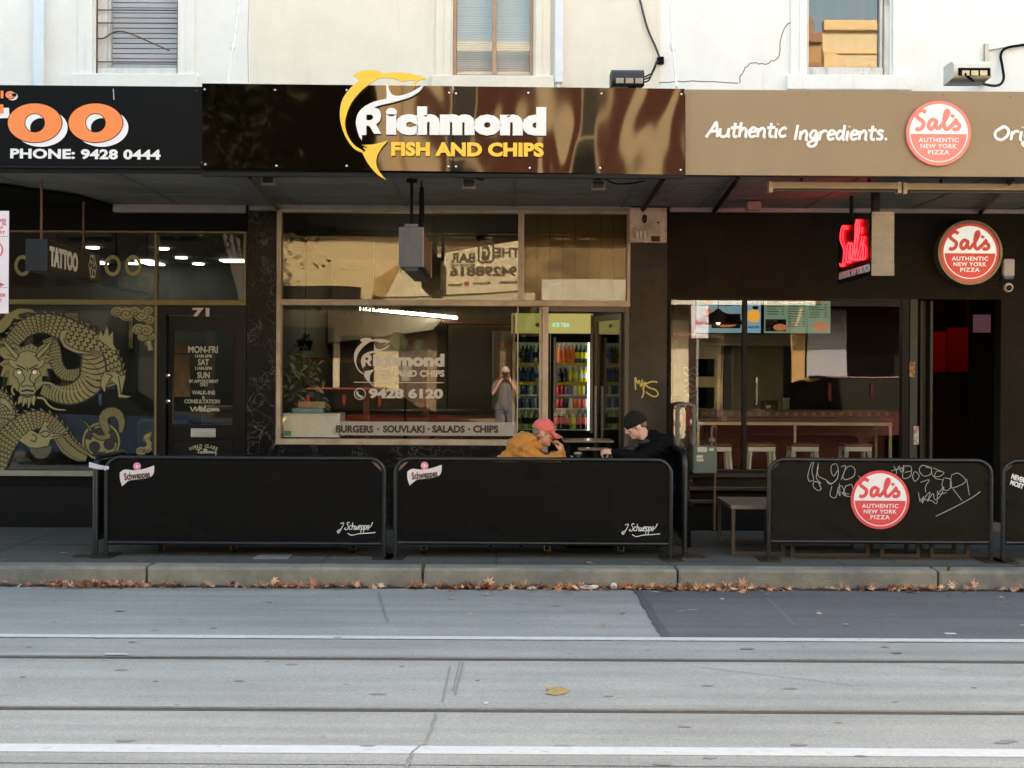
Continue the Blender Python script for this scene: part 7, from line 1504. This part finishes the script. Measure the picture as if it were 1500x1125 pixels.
bun = MB(); bun.ell(mouth+V3(.025, 0, -.005), (.035, .05, .025)); tag(obj('wrap_roll', bun, M('toasted_bread', S('b08050'), .8, var=.3, vs=30), smooth=True), 'toasted wrap held to the mouth of the man in the cap', 'food')
# --- man in the black beanie, faces -x
yM_ = -1.22
def B_(px, py, dy=0): x, z = W(px, py, yM_); return V3(x, yM_+dy, z)
TB = Matrix.Translation((0, 0, 0)) @ Matrix.Diagonal((-1, 1, 1, 1))      # mirrored: build facing +x in -x space
def Bl(px, py, dy=0): v = B_(px, py, dy); return V3(-v.x, v.y, v.z)
hB = Bl(931, 624); HB = Matrix.Translation(hB) @ Matrix.Rotation(radians(25), 4, 'Y')
shb = Bl(958, 656); rwb = Bl(897, 661, -.14); lwb = Bl(905, 666, .12)
gx_ = -Bl(975, 668).x
JB = dict(neck=Bl(948, 645), chest=Bl(962, 676), belly=V3(-1.52, yM_, .74), pelvis=V3(-1.55, yM_, .57), lsh=shb+V3(0, .19, 0), rsh=shb+V3(0, -.19, -.005), lel=V3(-1.22, yM_+.24, .82), rel=V3(-1.24, yM_-.25, .84), lwr=lwb, rwr=rwb,
          lhip=V3(-1.5, yM_+.1, .54), rhip=V3(-1.5, yM_-.1, .54), lkn=V3(-1.1, yM_+.12, .52), rkn=V3(-1.1, yM_-.12, .52), lan=V3(-1.14, yM_+.12, .09), ran=V3(-1.14, yM_-.12, .09), ltoe=V3(-.98, yM_+.13, .045), rtoe=V3(-.98, yM_-.13, .045))
hr = basis(rwb, (.92, .15, .05), (.15, -.55, .85)); hl = basis(lwb, (.85, -.4, -.05), (.1, .4, .9))
BLKC = cloth('black_fleece', S('0e0e10')); dull(BLKC); BLKC.node_tree.nodes['Principled BSDF'].inputs['Sheen Weight'].default_value = 0
pb, THB = person('man in a black beanie and black jacket leaning over the pavement table', JB, HB, TB, SKIN2, BLKC, cloth('black_trouser', S('141416')), BLACKM, {'l': (hl, -1, (.6, .7, .5)), 'r': (hr, 1, (.7, .85, .6))},
                hood=[(Bl(967, 646), (.10, .16, .085)), (Bl(975, 648), (.08, .13, .07)), (Bl(956, 640), (.075, .12, .075))])
b = MB(); dome(b, THB, .114, .094, .128, .020); b.lathe([(.108, -.012), (.117, -.004), (.119, .02), (.113, .04), (.10, .042)], 24, THB @ Matrix.Translation((-.012, 0, .016)) @ Matrix.Diagonal((1, .84, 1, 1)))
obj('beanie', b, M('black_knit', S('0f0f10'), .95, bump=1, bs=120), pb, smooth=True); b = MB(); b.box(.103, .107, -.05, -.042, .0, .03, m=THB); obj('beanie_tag', b, M('pale_tag', S('b0b0b0'), .5), pb)
b = MB(); b.ell((-.066, 0, -.01), (.046, .070, .045), THB); obj('hair', remesh(b, .006, 2), M('brown_stubble', S('8a6a5c'), .9, bump=1, bs=150), pb, smooth=True)
b = MB(); c0 = TB @ (JB['neck']+V3(-.005, 0, .0)); b.tube([c0+V3(.07*cos(a), .08*sin(a), .02*cos(a)) for a in [k*pi/10 for k in range(20)]], .022, 8, closed=True); obj('collar', b, M('dark_grey_collar', S('34343a'), .9), pb, smooth=True)
# what is under and on the table
t = thing('cafe_table', 'black pavement table between the two seated men', 'table', (.78, yA, 0)); obj('top', MB().box(.42, 1.12, yA-.32, yA+.32, .72, .75, .008), BLACKM, t); obj('post', MB().cyl((.77, yA, .02), (.77, yA, .72), .035, n=12), BLACKM, t); obj('base', MB().box(.55, 1.0, yA-.25, yA+.25, .002, .03, .008), BLACKM, t)
for x, lab in ((-.02, 'black stool under the man in the coral cap'), (1.57, 'black stool under the man in the black beanie')):
    t = thing('cafe_stool', lab, 'stool', (x, yA, 0)); obj('seat', MB().box(x-.19, x+.19, yA-.2, yA+.2, .38, .415, .01), BLACKM, t)
    for sx in (-.16, .13):
        for sy in (-.17, .14): obj('leg', MB().box(x+sx, x+sx+.03, yA+sy, yA+sy+.03, 0, .38), BLACKM, t)
x, z = W(815, 671, yA-.1); b = MB(); rr = random.Random(4)
grid = [[b.bm.verts.new((x-.12+i*.03, yA-.25+j*.035, .753+.035*rr.random()+.05*max(0, 1-abs(i-4)/3)*max(0, 1-abs(j-4)/3))) for i in range(9)] for j in range(9)]
for a, c in zip(grid, grid[1:]):
    for i in range(8): b.bm.faces.new((a[i], a[i+1], c[i+1], c[i]))
tag(obj('food_paper', b, M('white_food_paper', (.75, .75, .75), .7), smooth=True), 'crumpled white food paper on the table by the man in the cap', 'paper')
def wt(px, y): return WX(px, y)
x = wt(847, yA); t = thing('drink_cup', 'dark jar with a pale lid on the pavement table', 'cup', (x, yA, .75)); obj('body', MB().lathe([(.036, .75), (.04, .76), (.04, .862), (.036, .87)], 18, Matrix.Translation((x, yA, 0))), BLACKP, t, smooth=40); obj('lid', MB().lathe([(.038, .8705), (.038, .888)], 18, Matrix.Translation((x, yA, 0))), M('grey_lid', S('8a8c90'), .4), t)
x = wt(835, yA); b = MB()
for k in range(9): a = rr.uniform(0, 3); b.tube([(x+rr.uniform(-.06, .05), yA+rr.uniform(-.06, .06), .76+.07*rr.random()), (x+rr.uniform(-.06, .05), yA+rr.uniform(-.06, .06), .79+.08*rr.random())], .006, 4)
tag(obj('chip_pile', b, M('pale_chip', S('d8b078'), .7)), 'small pile of pale chips on the pavement table', 'food')
x = wt(906, yA); t = thing('sauce_packet', 'red and black wrapped packet in front of the man in the beanie', 'packet', (x, yA, .75)); b = MB(); b.tube([(x-.07, yA-.06, .80), (x+.10, yA-.04, .93)], .032, 8); obj('wrap', b, M('black_red_wrap', S('1c1818'), .4, var=.3, vs=20, col2=S('a03030'), c2s=16, c2lo=.52, c2hi=.56), t, smooth=True); obj('stand', MB().box(x-.06, x+.02, yA-.09, yA-.03, .7505, .79), BLACKM, t)
# --- the photographer on the far footpath, seen only as a reflection
TP = Matrix.Translation((-.07, -14.56, 0)) @ Matrix.Rotation(pi/2, 4, 'Z')
HP = Matrix.Translation((.02, 0, 1.64))
JP = dict(neck=V3(-.02, 0, 1.49), chest=V3(-.04, 0, 1.30), belly=V3(-.03, 0, 1.10), pelvis=V3(-.03, 0, .94), lsh=V3(-.03, .19, 1.42), rsh=V3(-.03, -.19, 1.42), lel=V3(.08, .27, 1.22), rel=V3(.08, -.27, 1.22), lwr=V3(.14, .10, 1.50), rwr=V3(.14, -.10, 1.50),
          lhip=V3(-.03, .10, .90), rhip=V3(-.03, -.10, .90), lkn=V3(.0, .13, .50), rkn=V3(0, -.13, .50), lan=V3(-.03, .14, .08), ran=V3(-.03, -.14, .08), ltoe=V3(.13, .16, .035), rtoe=V3(.13, -.16, .035))
pp, THP = person('person in grey shirt and shorts raising a camera on the far footpath', JP, HP, TP, SKIN, cloth('grey_purple_shirt', S('6a5f66')), cloth('grey_shorts', S('5f6468')), BLACKM, {'l': (basis(JP['lwr'], (.35, -.3, .9), (-.9, .2, .2)), -1, (.6, .6, .5)), 'r': (basis(JP['rwr'], (.35, .3, .9), (-.9, -.2, .2)), 1, (.6, .6, .5))}, rolled=True)
b = MB(); dome(b, THP, .112, .094, .11, .03); obj('cap', b, M('pale_cap', S('c9b0a4'), .8), pp, smooth=True)
b = MB(); b.box(.13, .20, -.07, .07, 1.56, 1.66, .01); b.lathe([(.035, .20), (.04, .26)], 16, Matrix.Translation((0, 0, 1.61)) @ Matrix.Rotation(pi/2, 4, 'Y')); me = b.mesh('camera'); me.transform(TP); t = obj('photo_camera', me, BLACKP); tag(t, 'small black camera held up by the person on the far footpath', 'camera')
# ================================================================== the far side of the street (behind the camera: bounce light and reflections)
yO = -18.2
def sgl(x0, x1): return (x0, x1)
def farbuilding(label, x0, x1, h, mat, trim, shop, winx, grp='buildings across the street', orn=False, low=3.3):
    t = thing('far_building', label, 'building', ((x0+x1)/2, yO, 0), grp)
    obj('wall', MB().box(x0, x1, yO-8, yO, low, h), mat, t); obj('shop_wall', MB().box(x0, x1, yO-8, yO-.15, 0, low-.002), shop, t)
    b = MB(); b.box(x0, x1, yO-.1, yO+(.12 if orn else .30), h, h+.25, .03); b.box(x0, x1, yO+.002, yO+(.05 if orn else .15), h-.55, h-.45, .02); b.box(x0, x1, yO+.002, yO+.22, low, low+.3, .02)
    if orn:
        for k in range(int((x1-x0)/.22)): b.ell((x0+.11+k*.22, yO+.02, h-.85), (.09, .03, .09+.04*sin(k*1.7)), u=8, v=5)
        b.lathe([(.9, 0), (.9, .3)], 24, frame(((x0+x1)/2, yO, h+.3), (1, 0, 0), (0, 0, 1)) @ Matrix.Diagonal((1, .7, -1, 1)))
    x = x0+.02
    while x < x1-.2: b.box(x, x+.32, yO+.001, yO+.10, low+.3, h-.56, .01); x += max(1.9, (x1-x0-.34)/max(1, round((x1-x0)/2.6)))
    obj('moulding', b, trim, t)
    b = MB(); x = x0+.25; q = 0      # dark shop windows and doors under the awning
    while x < x1-.6:
        w_ = min((1.5, .85, 1.2)[q % 3], x1-.15-x); b.box(x, x+w_, yO-.149, yO-.10, (.55, .05, .7)[q % 3], (2.7, 2.5, 2.9)[q % 3]); x += w_+(.16, .4, .22)[q % 3]; q += 1
    obj('shop_window', b, M('far_dark_glass', S('080807'), .3, spec=.05), t)
    for wx in winx:
        w = obj('window', MB().box(wx-.5, wx-.42, yO+.002, yO+.12, 5.0, 7.4).box(wx+.42, wx+.5, yO+.002, yO+.12, 5.0, 7.4).box(wx-.5, wx+.5, yO+.002, yO+.13, 4.85, 4.999).box(wx-.5, wx+.5, yO+.002, yO+.13, 7.401, 7.6).box(wx-.419, wx+.419, yO+.01, yO+.06, 6.15, 6.22), trim, t); obj('pane', MB().box(wx-.419, wx+.419, yO+.003, yO+.009, 5.0, 7.4), M('far_pane', S('2a2e30'), .05), w)
    return t
RBR = M('far_red_brick', S('5f3a2e'), .85, var=.2, vs=4, bump=.4, bs=60); FCR = M('far_cream_render', S('d8bf94'), .85, var=.08); FTN = M('far_tan_render', S('a88a62'), .85, var=.12); FWH = M('far_cream_trim', S('cfc0a4'), .8, var=.08); FDK = M('far_shop_dark', S('14100c'), .6, var=.3, vs=1, spec=.2); FOR = M('far_orange_shop', S('5a4030'), .6, var=.3, vs=1.2)
farbuilding('dark brick corner building across the street', -16, -6.0, 9.0, M('far_dark_brick', S('120e0c'), .9, var=.2, spec=.1), M('far_dark_trim', S('1a1512'), .8, spec=.1), M('far_black_shop', S('15120e'), .5), (-13, -10, -8))
farbuilding('dark brick terrace with pale ground floor across the street', -5.98, -2.62, 9.0, M('far_dark_brick'), M('far_dark_trim'), FCR, (), low=5.0)
farbuilding('narrow cream rendered building across the street behind the banner', -2.6, -2.0, 9.2, FCR, FWH, FOR, ())
farbuilding('red brick building across the street', -1.98, 5.2, 9.3, RBR, FWH, M('far_mottled_brown', S('8a7250'), .7, var=.3, vs=1.5, col2=S('4a3a28'), c2s=.9), (-.9, 1.6, 4.0), low=4.9)
farbuilding('small tan building with ornate parapet across the street', 5.22, 7.5, 9.6, FTN, M('far_pink_trim', S('94705f'), .8), FDK, (6.3,), orn=True)
farbuilding('tall cream building with scrolled parapet across the street', 7.52, 17, 9.9, FWH, FCR, FDK, (9.5, 12, 14.5), orn=True)
# big cream banner with bar lettering, read from this side
def rt_(px, py, y=yO+1.62):           # reflection of photo pixel in the y=0 glass
    d = (-y)+(-CY)*1.0; d = 14.2+(-y); return ((px-PX0)*d/F, CZ-(py-PY0)*d/F)
yb_ = yO+1.6
t = thing('awning_banner', 'large cream bar banner on an awning across the street', 'banner', (0, yb_, 3.5)); R_ = lambda px, py: rt_(px, py, yb_)
face = [R_(545, 434), R_(600, 385), R_(640, 372), R_(765, 350), R_(766, 425), R_(700, 430), R_(600, 436)]
BANN = M('cream_banner_sheet', S('e6d6b4'), .8, var=.05)
b = MB(); b.shape([face], .06, wallf(yb_-.04)); obj('sheet', b, BANN, t)
b = MB(); f2 = [R_(545, 432), R_(548, 408), R_(588, 384), R_(562, 436)]; b.shape([f2], .05, wallf(yb_+.05)); obj('flap', b, M('painted_shade_canvas', S('b8945c'), .8), t)  # darker tan puts the shade of the banner end into the flap colour
mr = frame((0, yb_-.004, 0), (-1, 0, 0), (0, 0, 1)); INK = M('banner_ink', S('5a4a34'), .7)
b = MB()
def rtext(tx, px0, px1, py0, py1, bo=.03): a = R_(px1, py1); c = R_(px0, py0); b.text(tx, (-a[0], -c[0], a[1], c[1]), mr, bo, .01)
rtext('BAR', 659, 694, 370, 384); rtext('THE', 722, 761, 362, 376); rtext('SPORTS BAR', 659, 694, 386, 389); rtext('94298816', 658, 757, 389, 405, .04); rtext('Schnitzels', 730, 758, 411, 416); rtext('Burgers', 692, 716, 413, 418); rtext('Steaks', 656, 677, 415, 420); rtext('G', 704, 716, 358, 381, .06); obj('lettering', b, INK, t)
b = MB(); lo = [R_(*p) for p in ((698, 357), (702, 353), (718, 352), (722, 356), (722, 380), (718, 384), (703, 385), (698, 381))]; li = [R_(*p) for p in ((700.5, 358), (703, 355.5), (717, 354.5), (719.5, 357), (719.5, 379.5), (717, 381.5), (704, 382.5), (700.5, 380))]; b.shape([lo, li], .01, wallf(yb_+.0)); obj('emblem_outline', b, INK, t)
b = MB(); c = R_(683, 416); b.lathe([(.06, -.02), (.06, .0)], 14, frame((c[0], yb_, c[1]), (-1, 0, 0), (0, 0, 1))); obj('steak_dot', b, M('banner_red', S('b04a40'), .7), t)
# awnings over the far footpath
for (x0, x1, z, mt, lab) in ((-9.5, -3.4, 3.15, FDK, 'dark sloping awning across the street'), (-3.3, .6, 3.35, FWH, 'pale awning under the banner across the street'), (.75, 7, 3.3, M('far_white_awning', S('d8d0c0'), .8), 'white awning under the red brick building across the street'), (7.1, 15, 3.3, FDK, 'dark awning under the scrolled parapet across the street')):
    t = thing('far_awning', lab, 'awning', ((x0+x1)/2, yO+.8, z)); obj('roof', MB().box(x0, x1, yO+.01, yO+1.5, z, z+.1), mt, t); obj('valance', MB().box(x0, x1, yO+1.501, yO+1.53, z-.1, z+.45 if mt is not FWH else z+.1), mt, t)
for (x0, x1, mt) in ((-5.2, -3.9, FWH), (.5, 1.5, FWH), (4.5, 4.8, FWH)):
    o = obj('shop_poster', MB().box(x0, x1, yO-.14, yO-.1, .5, 2.6), mt); tag(o, 'pale shop panel facing the street at x %.0f metres' % x0, 'panel', 'pale panels on the far shops'); o['label'] = 'pale shopfront panel on the far side of the street'
for (x0, x1, z1, cc, lab) in ((7.15, 8.1, 3.2, 'a8a4ac', 'tall pale grey panelled shopfront section across the street'), (6.75, 7.1, 3.2, 'b8925e', 'narrow plywood hoarding beside the pale grey shopfront section across the street'), (3.6, 4.3, 2.9, 'd0c4a8', 'cream doorway surround across the street')):
    tag(obj('shop_hoarding', MB().box(x0, x1, yO-.09, yO+.05, .1, z1, .01), M('far_panel_'+cc, S(cc), .7, var=.06)), lab, 'panel')
# parking sign opposite, seen in the pizza window
x = 3.85; t = thing('parking_sign', 'white parking plate on a pole at the far kerb', 'street sign', (x, -12.95, 0)); obj('plate', MB().box(x-.17, x+.17, -13.0, -12.995, 2.35, 3.0), M('sign_plate_white'), t); obj('pole', MB().cyl((x-.05, -13.03, 0), (x-.05, -13.03, 3.05), .03, n=12), GALV, t)
b = MB(); b.shape([[(x+.08+.07*cos(j*pi/12), 2.62+.07*sin(j*pi/12)) for j in range(24)], [(x+.08+.055*cos(j*pi/12), 2.62+.055*sin(j*pi/12)) for j in range(24)]], .003, wallf(-12.992)); b.text('2P', (-x-.03, -x+.1, 2.58, 2.70), frame((0, -12.990, 0), (-1, 0, 0), (0, 0, 1)), .04, .003); b.shape([[(x+.08+.07*cos(j*pi/12), 2.86+.07*sin(j*pi/12)) for j in range(24)], [(x+.08+.055*cos(j*pi/12), 2.86+.055*sin(j*pi/12)) for j in range(24)]], .003, wallf(-12.992)); obj('sign_lettering', b, RDI, t)
# unseen tree, added as a dark mass for the fascia to reflect
t = thing('added_tree', 'unseen dark leafy tree added for the fascia reflection', 'tree', (-5.6, -13.9, 0)); rk = random.Random(9)
b = MB(); b.tube([(-5.6, -13.9, 0), (-5.55, -13.9, 1.6), (-5.5, -13.85, 3.2)], [.16, .13, .11], 10)
tips = []
for k in range(9): a = k*.7; e = Vector((-5.5+1.5*cos(a)*rk.uniform(.4, 1), -13.85+1.1*sin(a)*rk.uniform(.4, 1), 4.6+rk.uniform(0, 2.4))); b.tube([(-5.5, -13.85, 3.0), Vector((-5.5, -13.85, 3.4)).lerp(e, .5)+Vector((0, 0, .3)), e], [.07, .04, .015], 6); tips.append(e)
obj('trunk', b, M('bark_grey', S('5a4e44'), .9, bump=1, bs=20), t); b = MB()
for i in range(2600):
    c = rk.choice(tips); p = c+Vector((rk.gauss(0, .42), rk.gauss(0, .38), rk.gauss(0, .42))); a = rk.uniform(0, 6.28); leafblade(b, p, (cos(a), sin(a), rk.uniform(-.6, .3)), (0, 0, 1), rk.uniform(.12, .2), .05, .3, 2)
obj('crown', b, M('dark_autumn_green', (.05, .06, .025), .6, var=.4, vs=2), t)
# parked cars at the far kerb
def car(label, x0, L_, y0, y1, prof, cabin, colr, facing):
    t = thing('parked_car', label, 'car', (x0+L_/2, (y0+y1)/2, -.16), 'cars parked across the street'); fx_ = (lambda u: x0+u*L_) if facing > 0 else (lambda u: x0+L_-u*L_); yc = (y0+y1)/2; hw = (y1-y0)/2
    def loft(pr, zs, tops):
        b = MB(); n = len(pr); rings = []
        for s, k in ((-1, 1), (-.94, 1.0), (.94, 1.0), (1, 1)):
            rings.append([b.bm.verts.new((fx_(u), yc+s*hw*(tp if zz > zs else 1), -.16+zz)) for (u, zz), tp in zip(pr, tops)])
        for a, c in zip(rings, rings[1:]):
            for i in range(n): b.bm.faces.new((a[i], a[(i+1) % n], c[(i+1) % n], c[i]))
        b.bm.faces.new(rings[0]); b.bm.faces.new(rings[-1][::-1]); return b
    pm = M('car_paint_'+label.split()[0], colr, .25, var=.03, coat=.25); body = obj('body', loft(prof, 9, [1]*len(prof)), pm, t, smooth=30)
    obj('cabin', loft(cabin, cabin[0][1]+.05, [1 if z <= cabin[0][1]+.05 else .84 for _, z in cabin]), M('car_glass', S('060707'), .04, spec=.1), t, smooth=30)
    tz = max(z for _, z in cabin); us = [u for u, z in cabin if z > tz-.08]; b = MB(); b.box(fx_(min(us)), fx_(max(us)), yc-hw*.84, yc+hw*.84, -.16+tz-.03, -.16+tz+.03, .02); 
    for uu in (min(us)+.01, (min(us)+max(us))/2, max(us)-.01): b.box(fx_(uu)-.03, fx_(uu)+.03, yc-hw*.93, yc+hw*.93, -.16+cabin[0][1]+.02, -.16+tz-.1)
    obj('roof', b, pm, t)
    for u in (.17, .80):
        for yy in (y0+.11, y1-.11):
            w = obj('wheel', MB().lathe([(.22, -.11), (.32, -.10), (.33, 0), (.32, .10), (.22, .11)], 24, Matrix.Translation((fx_(u), yy, .17)) @ Matrix.Rotation(pi/2, 4, 'X')), M('tyre_black', S('151515'), .9), t, smooth=40); obj('rim', MB().lathe([(.05, -.115), (.21, -.112), (.21, .112), (.05, .115)], 20, Matrix.Translation((fx_(u), yy, .17)) @ Matrix.Rotation(pi/2, 4, 'X')), M('wheel_alloy', S('a0a0a0'), .3, metal=.8), w)
    for yy in (y0+.25, y1-.25): obj('headlight', MB().ell((fx_(.985), yy, -.16+prof[-1][1]-.08), (.07, .16, .07)), M('lamp_glass', (.7, .7, .68), .1), t, smooth=True)
    return t
suv = [(0, .28), (1, .28), (1.0, .7), (.97, .86), (.78, .98), (.70, 1.06), (.02, 1.10), (0, .9)]; suvc = [(.02, 1.05), (.72, 1.04), (.56, 1.62), (.48, 1.74), (.12, 1.74), (.05, 1.5)]
car('dark red tall car parked across the street, seen in the pizza window', 3.6, 4.7, -13.15, -11.35, suv, suvc, S('4a1014'), -1)
low = [(0, .25), (1, .25), (1.0, .6), (.98, .72), (.74, .88), (.66, .94), (.03, .98), (0, .8)]; lowc = [(.02, .95), (.68, .93), (.52, 1.38), (.44, 1.46), (.10, 1.46), (.04, 1.2)]
car('orange red wagon parked across the street before the photographer', -4.3, 4.3, -13.2, -11.55, low, lowc, S('8a2a18'), 1)
car('blue hatchback parked across the street behind the wagon', -9.6, 4.2, -13.2, -11.5, low, lowc, S('2a4a70'), 1)
